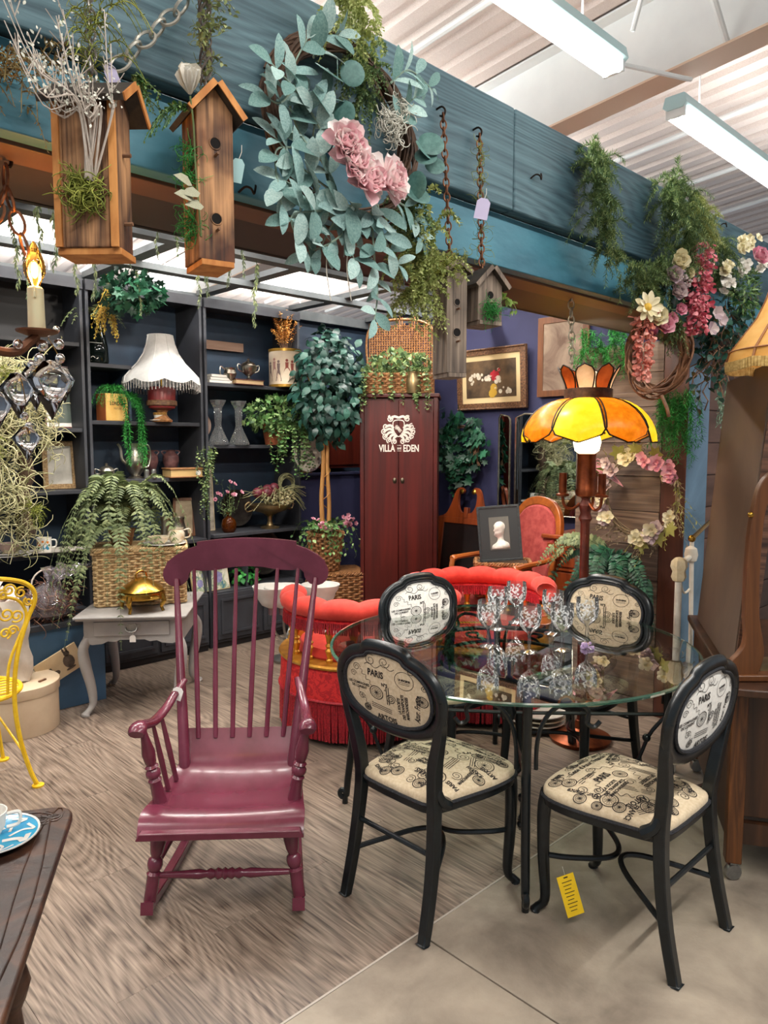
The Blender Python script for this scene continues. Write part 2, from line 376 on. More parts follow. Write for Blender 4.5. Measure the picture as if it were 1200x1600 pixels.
# ---- the long painted beam over the booth front
bm_ = struct('beam', MB().b2((-1.2, 1.60, 2.20), (5.2, 1.94, 2.66)), m_beam_un)
for (xa, xb) in ((-1.2, 2.05), (2.054, 5.2)):
    part('upper_board', MB().b2((xa, 1.51, 2.355), (xb, 1.60, 2.68)), m_beam_up, bm_, bevel=.006)
part('lower_board', MB().b2((-1.2, 1.552, 2.18), (5.2, 1.60, 2.35)), m_beam_lo, bm_, bevel=.003)
part('painted_shadow_strip', MB().b2((-1.2, 1.56, 2.348), (5.2, 1.60, 2.358)), m_black, bm_)  # black strip paints in the shadow line under the upper board
part('soffit_board', MB().b2((-1.2, 1.60, 2.172), (5.2, 1.70, 2.20)), mat('soffit_brown', '#6b4a38', '#573b2d', rough=.5, scale=4, stretch=(.2, 1, 1)), bm_, bevel=.002)
part('soffit_board', MB().b2((-1.2, 1.704, 2.176), (5.2, 1.95, 2.20)), mat('soffit_dark', '#3a2c29', '#332624', rough=.5, scale=4, stretch=(.2, 1, 1)), bm_, bevel=.002)
part('inner_board', MB().b2((-1.2, 1.94, 2.176), (5.2, 1.965, 2.66)), m_black, bm_)

# ---- post and plank panel at the end of the booth front
cl = struct('column', MB().b2((4.075, 1.80, 0), (4.32, 2.46, 2.172)), m_trimw)
part('blue_face_board', MB().b2((4.052, 1.78, 0), (4.33, 1.80, 2.172)), m_postblue, cl, bevel=.003)
part('corner_board', MB().b2((4.05, 1.782, 0), (4.075, 1.925, 2.172)), m_trimw, cl, bevel=.002)
zz = 0.0
for k in range(11):
    h_ = .195 if k % 2 else .205
    if zz + h_ > 2.172: h_ = 2.172 - zz
    if h_ > .02: link('plank', MB().b2((-.0125, -.27, -h_ / 2 + .002), (.0125, .27, h_ / 2 - .002)).mesh('plank', m_plk), cl, TM((4.0625 - .004 * (k % 3), 2.197, zz + h_ / 2)))
    zz += h_

# ---- lattice over the booth
la = struct('lattice_ceiling', MB().b2((-1.0, 5.30, 2.70), (5.05, 5.40, 2.78)), m_lat)
for yy in (2.5, 3.2, 3.9, 4.6): part('slat', MB().b2((-1.0, yy - .045, 2.72), (5.05, yy + .045, 2.76)), m_lat, la)
for k in range(7): part('slat', MB().b2((-.5 + k * .9 - .045, 1.97, 2.761), (-.5 + k * .9 + .045, 5.3, 2.80)), m_lat, la)

# ---- hall roof: ribbed steel deck on girders, falling gently towards +Y
def zc(y): return 4.02 - .09 * (y - 2)
xs = []; k = -3.0
while k < 10: xs += [(k, 0), (k + .07, 0), (k + .085, .035), (k + .15, .035), (k + .165, 0)]; k += .19
P_ = np.array([[(x_, y_, zc(y_) + h_) for x_, h_ in xs] for y_ in (-5, 10)])
struct('ceiling', MB().grid(P_), m_deck, smooth=20)
def girder(x):
    g = struct('girder', MB().raw([(x - .006, -5, zc(-5) - .46), (x + .006, -5, zc(-5) - .46), (x + .006, -5, zc(-5)), (x - .006, -5, zc(-5)), (x - .006, 10, zc(10) - .46), (x + .006, 10, zc(10) - .46), (x + .006, 10, zc(10)), (x - .006, 10, zc(10))],
        [(0, 1, 2, 3), (7, 6, 5, 4), (0, 4, 5, 1), (1, 5, 6, 2), (2, 6, 7, 3), (3, 7, 4, 0)]), m_white)
    for dz, mt in ((-.47, m_tan), (-.012, m_white)):
        part('flange', MB().raw([(x - .09, -5, zc(-5) + dz), (x + .09, -5, zc(-5) + dz), (x + .09, -5, zc(-5) + dz + .012), (x - .09, -5, zc(-5) + dz + .012), (x - .09, 10, zc(10) + dz), (x + .09, 10, zc(10) + dz), (x + .09, 10, zc(10) + dz + .012), (x - .09, 10, zc(10) + dz + .012)],
            [(0, 1, 2, 3), (7, 6, 5, 4), (0, 4, 5, 1), (1, 5, 6, 2), (2, 6, 7, 3), (3, 7, 4, 0)]), mt, g)
for x in (-2.5, 4.02, 9.0): girder(x)
# thin conduits and braces under the deck
def pipe(a, b_, r=.014, name='conduit_pipe', lab=None):
    o = part(name, MB().tube([a, b_], r, 8), m_white); o['kind'] = 'structure'; return o
for x, dz in ((3.25, .05), (5.6, .06), (6.6, .05), (7.6, .05)): pipe((x, -4, zc(-4) - dz), (x, 8, zc(8) - dz), .02)
pipe((3.45, 1.62, zc(1.6) - .02), (3.98, 1.62, zc(1.6) - .44), .017)
pipe((3.4, 1.68, zc(1.7) - .02), (3.44, 1.85, 3.56), .012)
pipe((3.46, 1.99, 3.48), (3.98, 1.80, 3.50), .012)
pipe((5.3, 1.55, 3.30), (7.6, 1.0, 3.45), .010)

m_fixb = mat('fixture_pale_blue_enamel', '#b4d2d6', rough=.4)
m_tube = mat('fluorescent_tube_glass', '#ffffff', rough=.4, emit='#fffdf6', estr=14.0)
labs = ['fluorescent strip fixture nearest the top edge, ending before the white girder', 'fluorescent strip fixture beyond the white girder at upper right']
for k, (x, y, z) in enumerate(FIX):
    t = thing('fluorescent_fixture', labs[k] if k < 2 else ['fluorescent strip fixture over the aisle in front of the booth', 'fluorescent strip fixture over the far end of the aisle', 'fluorescent strip fixture over the aisle left of the camera', 'fluorescent strip fixture over the beam beyond the left edge', 'fluorescent strip fixture over the shelf bays behind the lattice', 'fluorescent strip fixture over the armoire behind the lattice', 'fluorescent strip fixture behind the lattice beyond the left edge', 'fluorescent strip fixture in the next bay behind the shelf wall', 'fluorescent strip fixture in the next bay behind the armoire corner'][k - 2], 'light', (x, y, z), 0, 'fluorescent strip lights on the roof')
    part('housing', MB().prism([(-.07, 0), (-.055, .055), (.055, .055), (.07, 0), (.045, -.02), (-.045, -.02)], 2.44, 'yz'), m_fixb, t)
    for s_ in (-.035, .035):
        part('tube', MB().tube([(-1.19, s_, -.048), (1.19, s_, -.048)], .019, 10), m_tube, t)
    for s_ in (-1.2, 1.2): part('lamp_holder', MB().box((s_, 0, -.035), (.02, .11, .055)), m_white, t)
    for s_ in (-.9, .9):
        hz = zc(y) - z; part('hanger_rod', MB().tube([(s_, 0, .05), (s_, 0, hz)], .006, 6), m_white, t)
        if k == 1: part('canopy_cap', MB().lathe([(.0, hz - .05), (.06, hz - .045), (.07, hz - .01), (.0, hz)], 16, (s_, 0, 0)), m_white, t)
def line(a, b, n=2): return np.linspace(np.array(a, float), np.array(b, float), n)
def turned(mb, a, b, prof, seg=10):
    """turned post from a to b; prof = [(t, radius)]"""
    a = np.array(a, float); b = np.array(b, float)
    return mb.tube([a + (b - a) * t for t, _ in prof], [r for _, r in prof], seg)
def ribbon(mb, pts, wd):                       # flat ribbon in 2-D (u, v)
    p = np.asarray(pts, float); t = np.gradient(p, axis=0); t /= np.linalg.norm(t, axis=1)[:, None] + 1e-9
    nrm = np.stack([-t[:, 1], t[:, 0]], -1) * wd / 2
    P = np.zeros((len(p), 2, 3)); P[:, 0, :2] = p - nrm; P[:, 1, :2] = p + nrm
    return mb.grid(P)
def glassmat(name, tint, refl=1.0, rough=0.0, milk=0.0, milkcol='#ffffff', ior=1.5):
    m = bpy.data.materials.new(name); m.use_nodes = True; N = m.node_tree.nodes; L = m.node_tree.links
    N.remove(N['Principled BSDF'])
    tr = N.new('ShaderNodeBsdfTransparent'); tr.inputs[0].default_value = srgb(tint)
    gl = N.new('ShaderNodeBsdfGlossy'); gl.inputs['Roughness'].default_value = rough
    fr = N.new('ShaderNodeFresnel'); fr.inputs[0].default_value = ior
    mu = N.new('ShaderNodeMath'); mu.operation = 'MULTIPLY'; mu.inputs[1].default_value = refl; mu.use_clamp = True; L.new(fr.outputs[0], mu.inputs[0])
    mx = N.new('ShaderNodeMixShader'); L.new(mu.outputs[0], mx.inputs[0]); L.new(tr.outputs[0], mx.inputs[1]); L.new(gl.outputs[0], mx.inputs[2])
    o = mx.outputs[0]
    if milk:
        df = N.new('ShaderNodeBsdfDiffuse'); df.inputs[0].default_value = srgb(milkcol); m2 = N.new('ShaderNodeMixShader'); m2.inputs[0].default_value = milk
        L.new(o, m2.inputs[1]); L.new(df.outputs[0], m2.inputs[2]); o = m2.outputs[0]
    L.new(o, N['Material Output'].inputs[0]); MATS[name] = m; return m

m_blk = mat('black_lacquer', '#0b0f11', '#12191c', rough=.3, scale=30, coat=.1)
m_braid = mat('black_braid', '#15161a', '#2a2b30', rough=.7, scale=160, bump=.8)
m_ink = mat('printed_ink', '#2b2523', rough=.9)
m_linen = mat('cream_print_linen', '#c2ad8e', '#d2c0a3', rough=.85, scale=90, bump=.15, stretch=(1, 1, 1), sheen=.1)
m_linenw = mat('white_print_linen', '#d9d6cf', '#e6e3dc', rough=.85, scale=90, bump=.15, sheen=.1)

# ================================================================ dining chairs with printed fabric
HALF = [(0, .924), (.05, .922), (.088, .915), (.108, .898), (.165, .880), (.212, .842), (.232, .788), (.222, .732), (.182, .686), (.112, .657), (.05, .648), (0, .646)]
RINGYZ = spl(HALF + [(-y, z) for y, z in HALF[-2:0:-1]], 64, closed=True)
def bx_(z): return -.195 - .115 * (z - .45) - .03 * max(0, .6 - z)
PC = np.array([0, .782])
def pad_out(k): return PC + (RINGYZ - PC) * np.array([.875, .865]) * k
_pa = np.arctan2(RINGYZ[:, 1] - PC[1], RINGYZ[:, 0]); _pr = np.hypot(RINGYZ[:, 0], RINGYZ[:, 1] - PC[1]) * .87
_o = np.argsort(_pa)
def pad_rho(y, z):
    a = np.arctan2(z - PC[1], y); return np.hypot(y, z - PC[1]) / np.interp(a, _pa[_o], _pr[_o], period=2 * pi)
def pad_surf(side, off=0.0):
    def fn(V):
        y = V[:, 0] * side; z = V[:, 1] + PC[1]
        f = np.clip(pad_rho(y, z), 0, 1)
        x = np.array([bx_(q) for q in z]) + side * (.008 + (.018 if side > 0 else .010) * (1 - f ** 2.2) + off)
        return np.stack([x, y, z], -1)
    return fn
SEATH = [(.232, 0), (.23, .09), (.212, .175), (.165, .218), (.06, .222), (-.07, .2), (-.165, .178), (-.205, .145), (-.213, .06), (-.213, 0)]
SEATO = spl(SEATH + [(x, -y) for x, y in SEATH[-2:0:-1]], 60, closed=True)
_sa = np.arctan2(SEATO[:, 1], SEATO[:, 0]); _sr = np.hypot(SEATO[:, 0], SEATO[:, 1]); _so = np.argsort(_sa)
def seat_z(x, y):
    f = np.clip(np.hypot(x, y) / np.interp(np.arctan2(y, x), _sa[_so], _sr[_so], period=2 * pi), 0, 1)
    return .452 + .036 * (1 - f ** 2.6)
def inside(V, fn): return fn
class Print:                                     # gathers flat print in (u,v), then lays it on a surface
    def __init__(s): s.mb = MB(); s.k = (1, 1)
    def t(s, txt, u, v, size, rot=0, squash=.8, bold=.0008, shear=0.0):
        c, sn = cos(rot), sin(rot)
        def fn(V): return np.stack([u + V[:, 0] * c - V[:, 1] * sn, v + V[:, 0] * sn + V[:, 1] * c, V[:, 2] * 0], -1)
        textmesh(s.mb, txt, size, fn=fn, squash=squash, bold=bold, shear=shear); return s
    def circle(s, u, v, r, wd=.002): ribbon(s.mb, circ(r, 20, (u, v), end=True), wd); return s
    def curl(s, u, v, r, turns=1.6, a0=0.0, sg=1, wd=.002):
        t = np.linspace(0, 1, 22); ribbon(s.mb, np.stack([u + r * (1 - .8 * t) * np.cos(a0 + sg * turns * 2 * pi * t), v + r * (1 - .8 * t) * np.sin(a0 + sg * turns * 2 * pi * t)], -1), wd); return s
    def wave(s, u, v, L_, amp, rot=0, wd=.002, n=2):
        t = np.linspace(0, 1, 24); p = np.stack([(t - .5) * L_, amp * np.sin(t * n * 2 * pi)], -1); c, sn = cos(rot), sin(rot)
        ribbon(s.mb, np.stack([u + p[:, 0] * c - p[:, 1] * sn, v + p[:, 0] * sn + p[:, 1] * c], -1), wd); return s
    def lines(s, u, v, L_, n, gap, rot=0, wd=.003):
        for k in range(n): 
            d = (k - (n - 1) / 2) * gap; c, sn = cos(rot), sin(rot)
            ribbon(s.mb, [(u - sn * d - c * L_ / 2, v + c * d - sn * L_ / 2), (u - sn * d + c * L_ / 2, v + c * d + sn * L_ / 2)], wd)
        return s
    def stamp(s, u, v, r):
        s.circle(u, v, r, .003); s.circle(u, v, r * .72, .0015)
        for k in range(6): s.lines(u, v, r * 1.2, 1, 0, k * pi / 6, .0015)
        return s
    def lay(s, fn):
        m = MB(); V = np.concatenate(s.mb.v) * np.array([s.k[0], s.k[1], 1]); m.v = [fn(V)]; m.f = s.mb.f; m.n = len(V); return m
def pad_print():
    p = Print(); p.k = (1.2, .86)
    p.t('PARIS', -.035, .055, .036, .0, .72, .0012); p.curl(-.055, .105, .024, a0=1); p.curl(.0, .11, .022, sg=-1); p.wave(-.02, .088, .12, .008, .1); p.curl(-.115, .06, .017); p.curl(-.13, .03, .014)
    p.t('LES COMPAGNIES\nDE L\'ORIENT', -.108, -.012, .0145, .05, .8, .0005); p.t('ARTOIS', -.005, -.118, .03, .0, .75, .001)
    p.stamp(-.035, -.02, .026); p.t('N°5', .0, .02, .018); p.stamp(.135, .0, .020); p.circle(.075, .06, .034, .0018); p.t('LA SOCIETE', .075, .062, .010); p.lines(.075, .05, .04, 2, .006, 0, .0015)
    p.t('Azur. France', .118, -.035, .026, pi / 2 - .1, .8, .0006, .3); p.t('LA SOCIETE\nDES TRANSPORTS\nMARCHANDISES', .066, -.045, .0145, pi / 2, .85, .0006)
    p.curl(.022, -.03, .02, 2.2, 0, 1, .0028); p.lines(-.02, -.078, .08, 3, .008, -.1, .0025); p.wave(-.09, -.06, .09, .006, -.9, .0018, 4); p.curl(-.1, -.055, .015); p.wave(-.075, .03, .07, .006, -.8, .0018, 3)
    p.curl(.1, .1, .016); p.curl(.145, .05, .013); p.lines(.01, -.02, .07, 2, .008, pi / 2, .003); p.stamp(-.08, -.095, .013)
    return p
def seat_print():
    p = Print(); h = pi / 2
    p.t('PARIS', .06, .06, .04, -h, .72, .0012); p.t("Cote d'Azur, France", .16, -.01, .034, -h, .8, .0006, .3); p.t('LES COMPAGNIES\nDE L\'ORIENT', .13, -.14, .018, -h + .3, .8, .0006)
    p.t('ARTOIS', -.09, .12, .028, h - .3, .8, .001); p.t('FRANCE', .02, -.16, .022, -h, .8, .0006); p.t('N°5', .185, .12, .026, -h); p.t('N°5', .10, -.06, .024, 2.6)
    p.stamp(.08, -.155, .034); p.stamp(-.11, -.10, .034); p.stamp(.13, .15, .024); p.stamp(-.02, .16, .028); p.stamp(-.16, .03, .022); p.stamp(.03, .0, .024)
    p.t('LA SOCIETE\nDES TRANSPORTS\nMARCHANDISES', .0, .09, .017, -h, .85, .0006); p.t('COMPAGNIES\nDE L\'ORIENT', -.06, -.03, .02, h, .85, .0008); p.t('ARTOIS', -.15, -.11, .024, 2.4, .8, .001)
    p.lines(-.06, .06, .09, 3, .009, .3, .003); p.lines(.10, .10, .08, 3, .009, -h, .003); p.lines(-.01, -.08, .08, 4, .008, .2, .0025)
    p.t('PARIS', -.12, -.05, .032, h, .75, .001); p.t('Azur. France', .06, .175, .026, .2, .8, .0006, .3); p.t('LA SOCIETE', .19, .0, .018, -h, .8, .0006); p.t('MARCHANDISES', -.03, -.165, .016, .15, .8, .0006); p.t('FRANCE', -.18, .1, .018, 1.2); p.t("DE L'ORIENT", .10, .075, .016, -h, .8, .0006); p.stamp(.2, -.05, .018); p.stamp(-.06, .17, .02); p.stamp(.11, -.1, .02); p.lines(.155, .09, .06, 2, .008, -h, .0025); p.lines(-.13, .14, .05, 3, .007, 1, .002); p.lines(.06, -.12, .06, 3, .008, .6, .0025); p.lines(.16, -.06, .05, 2, .008, 1.2, .0025)
    for (u, v, s_) in ((.19, .13, 'PARIS'), (.06, -.19, 'ARTOIS'), (-.1, -.165, 'PARIS'), (-.1, .17, 'FRANCE'), (.19, -.13, 'ARTOIS')): p.t(s_, u, v, .024, h if u < .1 else -h, .8, .0008)
    for (u, v, r) in ((.17, .17, .022), (.06, .2, .02), (-.13, .12, .024), (.0, -.195, .02), (.2, .02, .02), (-.17, -.08, .022), (-.18, .07, .02), (.15, -.18, .02), (.0, .2, .016)): p.stamp(u, v, r); p.curl(u * .9 + .02, v * .82, r, 1.6, u * 30, 1, .0025)
    for (u, v, r, a) in ((-.13, .09, .022, 0), (.19, -.09, .02, 1), (.06, -.08, .024, 2), (-.05, -.14, .022, 3), (-.02, .03, .022, 4), (.19, .05, .018, 2), (-.17, -.04, .02, 1), (.03, .14, .018, 5), (.12, .03, .02, 2), (-.09, .03, .018, 0)): p.curl(u, v, r, 1.8, a, 1 if r > .02 else -1, .0022)
    for (u, v, L_, a) in ((.09, -.02, .12, .9), (-.1, -.06, .1, 2), (.0, -.04, .1, -.6), (-.03, .12, .1, .4), (.17, -.14, .08, 1.2), (.05, .11, .08, 2.2), (-.15, .08, .09, 1)): p.wave(u, v, L_, .008, a, .0022, 3)
    return p
def dining_chair(fab):
    t = thing('dining_chair', '', 'chair')
    for s_ in (1, -1):
        pts = spl([(-.262, s_ * .188, 0), (-.228, s_ * .184, .15), (-.206, s_ * .178, .30), (-.197, s_ * .172, .44), (bx_(.56), s_ * .184, .56), (bx_(.64), s_ * .204, .64), (bx_(.72), s_ * .225, .72), (bx_(.80), s_ * .229, .80)], 22)
        part('rear_leg', MB().tube(pts, np.concatenate([np.linspace(.023, .028, 12), np.linspace(.028, .018, 10)]), 4, up=(1, s_ * .999, 0)), m_blk, t, 30, bevel=.004)
        f = spl([(.195, s_ * .172, .43), (.207, s_ * .178, .36), (.206, s_ * .177, .2), (.200, s_ * .172, .08), (.204, s_ * .174, .035), (.222, s_ * .186, .014), (.228, s_ * .19, .0)], 16)
        part('front_leg', MB().tube(f, np.interp(np.linspace(0, 1, 16), [0, .3, .75, .88, .96, 1], [.026, .021, .0145, .015, .021, .017]), 10), m_blk, t)
        blk = MB().tube(spl([(-.15, s_ * .19, .425), (-.185, s_ * .185, .455), (-.195, s_ * .178, .50)], 8), [.02, .021, .02, .019, .018, .017, .015, .012], 8)
        part('corner_block', blk, m_blk, t)
    b = MB(); rg = np.stack([[bx_(z) for z in RINGYZ[:, 1]], RINGYZ[:, 0], RINGYZ[:, 1]], -1)
    b.tube(rg, .0225, 10, closed=True, flat=.75, up=(1, 0, .1)); 
    rg2 = np.stack([[bx_(z) + .013 for z in RINGYZ[:, 1]], RINGYZ[:, 0] * .955, (RINGYZ[:, 1] - PC[1]) * .95 + PC[1]], -1); b.tube(rg2, .007, 6, closed=True)
    part('back_frame', b, m_blk, t)
    b = MB(); ks = [.02, .3, .55, .75, .9, 1.0]
    for sd in (1, -1):
        P = []
        for k in ks:
            o = pad_out(k); P.append(pad_surf(sd)(np.stack([o[:, 0] * sd, o[:, 1] - PC[1], 0 * o[:, 0]], -1)))
        P = np.array(P); b.grid(P if sd > 0 else P[:, ::-1], cv=True)
    pad = part('back_pad', b, fab, t, 60)
    for sd in (1, -1):
        br = pad_surf(sd, .004)(np.stack([pad_out(1.0)[:, 0] * sd, pad_out(1.0)[:, 1] - PC[1], np.zeros(64)], -1)); part('braid_trim', MB().tube(br, .0065, 6, closed=True), m_braid, pad)
        part('fabric_print', pad_print().lay(pad_surf(sd, .0012)), m_ink, pad, 0)
    b = MB(); P = []
    for k, dz in ((.97, -.036), (1.0, -.028), (1.0, -.008), (.985, .0)): P.append([(x * k, y * k, .452 + dz) for x, y in SEATO])
    for k in (.96, .88, .72, .5, .25, .01): P.append([(x * k, y * k, float(seat_z(np.array([x * k]), np.array([y * k]))[0])) for x, y in SEATO])
    P.insert(0, [(x * .02, y * .02, .416) for x, y in SEATO])
    seat = part('seat', b.grid(np.array(P)[:, ::-1], cv=True), fab, t, 50)
    part('seat_rail', MB().ring(SEATO * .99, SEATO * .80, .026, 'xy', (0, 0, .409)), m_blk, t, bevel=.003)
    part('braid_trim', MB().tube([(x * 1.012, y * 1.012, .428) for x, y in SEATO], .0065, 6, closed=True), m_braid, seat)
    part('fabric_print', seat_print().lay(lambda V: np.stack([V[:, 0], V[:, 1], seat_z(V[:, 0], V[:, 1]) + .0012], -1)), m_ink, seat, 0)
    part('stretcher', MB().tube(spl([(.203, .172, .205), (.14, .135, .205), (.06, .06, .205), (.035, 0, .205), (.06, -.06, .205), (.14, -.135, .205), (.203, -.172, .205)], 28), .0095, 8), m_blk, t)
    part('stretcher', MB().tube(spl([(-.222, .18, .16), (-.15, .14, .175), (-.03, .065, .2), (.012, 0, .208), (-.03, -.065, .2), (-.15, -.14, .175), (-.222, -.18, .16)], 28), .0095, 8), m_blk, t)
    part('stretcher', MB().tube([(-.212, .18, .27), (-.212, -.18, .27)], .009, 8), m_blk, t)
    return t
ch = dining_chair(m_linen); ch.location = (1.885, 1.69, 0)
GRP = 'printed-fabric chairs round the glass table'
tag(ch, 'black printed-fabric dining chair with its back to us, beside the purple rocking chair', 'chair', GRP)
c2 = copy_tree(ch, label='black dining chair at front right with a yellow tag hanging under its seat'); c2.location = (2.215, 1.13, 0); c2.rotation_euler.z = R(90)
c3 = copy_tree(ch, label='black dining chair facing us across the glass table, against the red settee'); c3.location = (2.63, 2.27, 0); c3.rotation_euler.z = R(-97)
c4 = copy_tree(ch, label='black dining chair facing us in front of the floor lamp pole'); c4.location = (3.05, 1.83, 0); c4.rotation_euler.z = R(178)
def refab(c, fm):                                  # same chair, whiter cloth on its back pad
    for o in c.children:
        if o.name.startswith('back_pad'): o.data = o.data.copy(); o.data.materials[0] = fm
refab(c2, m_linenw); refab(c3, m_linenw)
yt = thing('price_tag', 'yellow paper tag with printed lines hanging under the front right chair', 'tag', (2.02, 1.245, .19), 0)
part('card', MB().b2((-.0006, -.029, -.155), (.0006, .029, -.012)), mat('yellow_card', '#f2c81e', rough=.6), yt)
b = MB()
for k in range(9): b.box((.001, -.001 * (k % 3), -.035 - k * .0125), (.0004, .034 - .006 * (k % 3), .0022))
b.box((.001, 0, -.02), (.0004, .014, .004)); part('printed_lines', b, m_ink, yt, 0)
part('string', MB().tube([(0, 0, -.012), (.002, 0, .0), (0, 0, .018)], .0007, 4), mat('white_string', '#d8d4c8', rough=.8), yt)
yt.rotation_euler = (R(16), R(-3), R(-128))

# ================================================================ glass table
TX, TY = 2.53, 1.85
m_gtop = glassmat('table_glass', '#e6efea', .62)
m_gedge = glassmat('table_glass_edge', '#7fae98', 1.2, .05, .25, '#5f8f7c')
tb = thing('dining_table', 'round glass-topped table on a black iron base, crystal goblets on it', 'table', (TX, TY, 0), R(41.6))
b = MB(); n = 96; c = circ(1, n)
for z_, fl in ((.7445, 1), (.7325, -1)):
    P = np.array([[(x * k, y * k, z_) for x, y in c] for k in (.0005, .4, .755)]); b.grid(P if fl < 0 else P[:, ::-1], cv=True)
gt = part('glass_top', b, m_gtop, tb)
part('glass_edge', MB().grid(np.array([[(x * k, y * k, z_) for x, y in c] for k, z_ in ((.755, .7445), (.766, .742), (.766, .735), (.755, .7325))])[:, ::-1], cv=True), m_gedge, gt)
for k in range(4):
    a = k * pi / 2; ca, sa = cos(a), sin(a)
    def lp(r, z, s_=0.0): return (r * ca - s_ * sa, r * sa + s_ * ca, z)
    leg = part('leg', MB().tube(spl([lp(.705, .035), lp(.70, .10), lp(.686, .22), lp(.672, .38), lp(.668, .52), lp(.675, .64), lp(.685, .722)], 24), np.interp(np.linspace(0, 1, 24), [0, .1, .5, 1], [.013, .0155, .0165, .017]), 10), m_blk, tb)
    part('glass_pad', MB().lathe([(0, .720), (.02, .720), (.02, .7315), (0, .7315)], 12, lp(.685, 0)), m_blk, leg)
    foot = MB().tube(spl([lp(.705, .05), lp(.725, .062), lp(.735, .045), lp(.725, .028), lp(.712, .036)], 12), .012, 8); foot.tube([lp(.712, .036), lp(.712, .0)], .013, 8)
    part('scroll_foot', foot, m_blk, leg)
    for s_ in (1, -1):
        pr = [(.245, .655), (.225, .635), (.20, .65), (.205, .69), (.165, .715), (.10, .70), (.055, .645), (.036, .57), (.034, .48)]
        part('scroll_bracket', MB().tube(spl([lp(.66, z, s_ * q) for q, z in pr], 30), .008, 6), m_blk, tb)
    part('cross_rod', MB().tube([lp(.03, .435), lp(.668, .445)], .008, 6), m_blk, tb)
    sc = MB().tube(spl([lp(.668, .445), lp(.60, .36), lp(.56, .26), lp(.53, .20), lp(.50, .19), lp(.495, .22), lp(.52, .235)], 22), .008, 6); sc.ball(lp(.585, .34), .018); sc.ball(lp(.54, .22), .016)
    part('iron_scroll', sc, m_blk, tb)
for r_, z_, w_ in ((.43, .70, .011), (.30, .67, .008)): part('iron_ring', MB().tube([(x * r_, y * r_, z_) for x, y in circ(1, 64)], w_, 8, closed=True), m_blk, tb)
for k in range(8):
    a = k * pi / 4 + .2; cu = spl([(cos(a + d) * r, sin(a + d) * r, z) for d, r, z in ((0, .30, .67), (.12, .34, .675), (.25, .37, .68), (.22, .41, .685), (.1, .40, .685), (.12, .37, .68))], 20); part('iron_scroll', MB().tube(cu, .006, 6), m_blk, tb)
for k in range(4): 
    a = k * pi / 2; part('spoke', MB().tube([(cos(a) * .43, sin(a) * .43, .70), (cos(a) * .68, sin(a) * .68, .70)], .010, 8), m_blk, tb)
part('center_post', MB().lathe([(0, .40), (.03, .41), (.035, .44), (.02, .48), (.014, .55), (.02, .64), (.03, .67), (0, .68)], 14), m_blk, tb)

m_crys = glassmat('crystal', '#f8fafa', 1.0, 0, .03)
m_etch = glassmat('etched_crystal', '#ffffff', .3, .3, .62)
GOB = [(2.41, 1.87, 'standing leftmost at the front of the group'), (2.46, 1.70, 'second from the left in the front row'), (2.58, 1.625, 'third from the left in the front row'), (2.75, 1.61, 'standing rightmost of the group'), (2.78, 1.80, 'behind the gap between the two right front ones'), (2.67, 2.02, 'in the back row behind the leftmost one'), (2.84, 2.04, 'farthest back, nearest the red settee')]
def goblet(x, y, lab, first=[None]):
    if first[0] is None:
        t = thing('goblet', '', 'glass')
        b = MB(); b.lathe([(0, .0), (.036, .0), (.037, .0025), (.02, .007), (.006, .012), (.0052, .03), (.008, .045), (.0055, .055), (.006, .072), (.012, .082), (.03, .095), (.042, .116), (.047, .145), (.0465, .175), (.045, .195)], 28)
        part('bowl', b, m_crys, t)
        b = MB()
        for k in range(9):                                 # frosted leaf sprays engraved round the bowl
            a0 = k * 2 * pi / 9
            for j in range(9):
                a = a0 + RNG.uniform(-.3, .3); z = .114 + .0075 * j; ll = RNG.uniform(.006, .011); al = RNG.uniform(-1.2, 1.2)
                q = []
                for (du, dv) in ((-ll, 0), (0, -.0042), (ll, 0), (0, .0042)):
                    u = du * cos(al) - dv * sin(al); v = du * sin(al) + dv * cos(al); zz_ = z + v
                    rr = np.interp(zz_, [.095, .116, .145, .175, .195], [.030, .042, .047, .0465, .045]) + .0004; q.append((rr * cos(a + u / rr), rr * sin(a + u / rr), zz_))
                b.raw(q, [(0, 1, 2, 3)])
        part('etched_pattern', b, m_etch, t, 0); first[0] = t; o = t
    else: o = copy_tree(first[0])
    o.location = (x, y, .7446); tag(o, 'etched stemmed crystal goblet ' + lab, 'glass', 'crystal goblets on the glass table'); return o
for k, (x, y, l) in enumerate(GOB): goblet(x, y, l).rotation_euler.z = k * .3
b = MB()
for k in range(26):
    a = RNG.uniform(0, 6.28); r = RNG.uniform(0, .03); b.ball((r * cos(a), r * sin(a), RNG.uniform(.004, .018)), RNG.uniform(.004, .008), 6, 4)
o = part('lavender_cluster', b, mat('lavender_bead', '#9a7fb0', '#c9b2d0', rough=.3, scale=40)); o.location = (2.68, 1.57, .7446); tag(o, 'small lilac bead cluster lying on the glass table between goblet feet', 'ornament')

# ================================================================ purple rocking chair
m_pur = mat('plum_gloss_paint', '#581f2e', '#65293a', rough=.27, scale=5, bump=.06, coat=.25, lo=.4, hi=.6)
rk = thing('rocking_chair', 'plum-purple painted spindle-back wooden rocking chair', 'chair', (1.255, 2.08, 0), math.atan2(-.754, -.657))
def L(u, v, z): return np.array([-v, u, z])          # u: sideways (image right +), v: towards its back
def seat_pt(u, v):
    q = np.clip(v / .45, 0, 1); z = np.interp(v, [-.055, -.03, 0, .06, .14, .24, .33, .375, .405, .455], [.300, .338, .355, .358, .345, .340, .348, .362, .40, .475])
    dish = .014 * (1 - (u / .25) ** 2) * np.interp(v, [-.05, .05, .2, .4], [0, .6, 1, .2]); return L(u, v, z - dish)
vs = [-.055, -.048, -.035, -.015, .01, .05, .09, .14, .19, .24, .29, .33, .36, .38, .40, .42, .455]; us = np.linspace(-1, 1, 17)
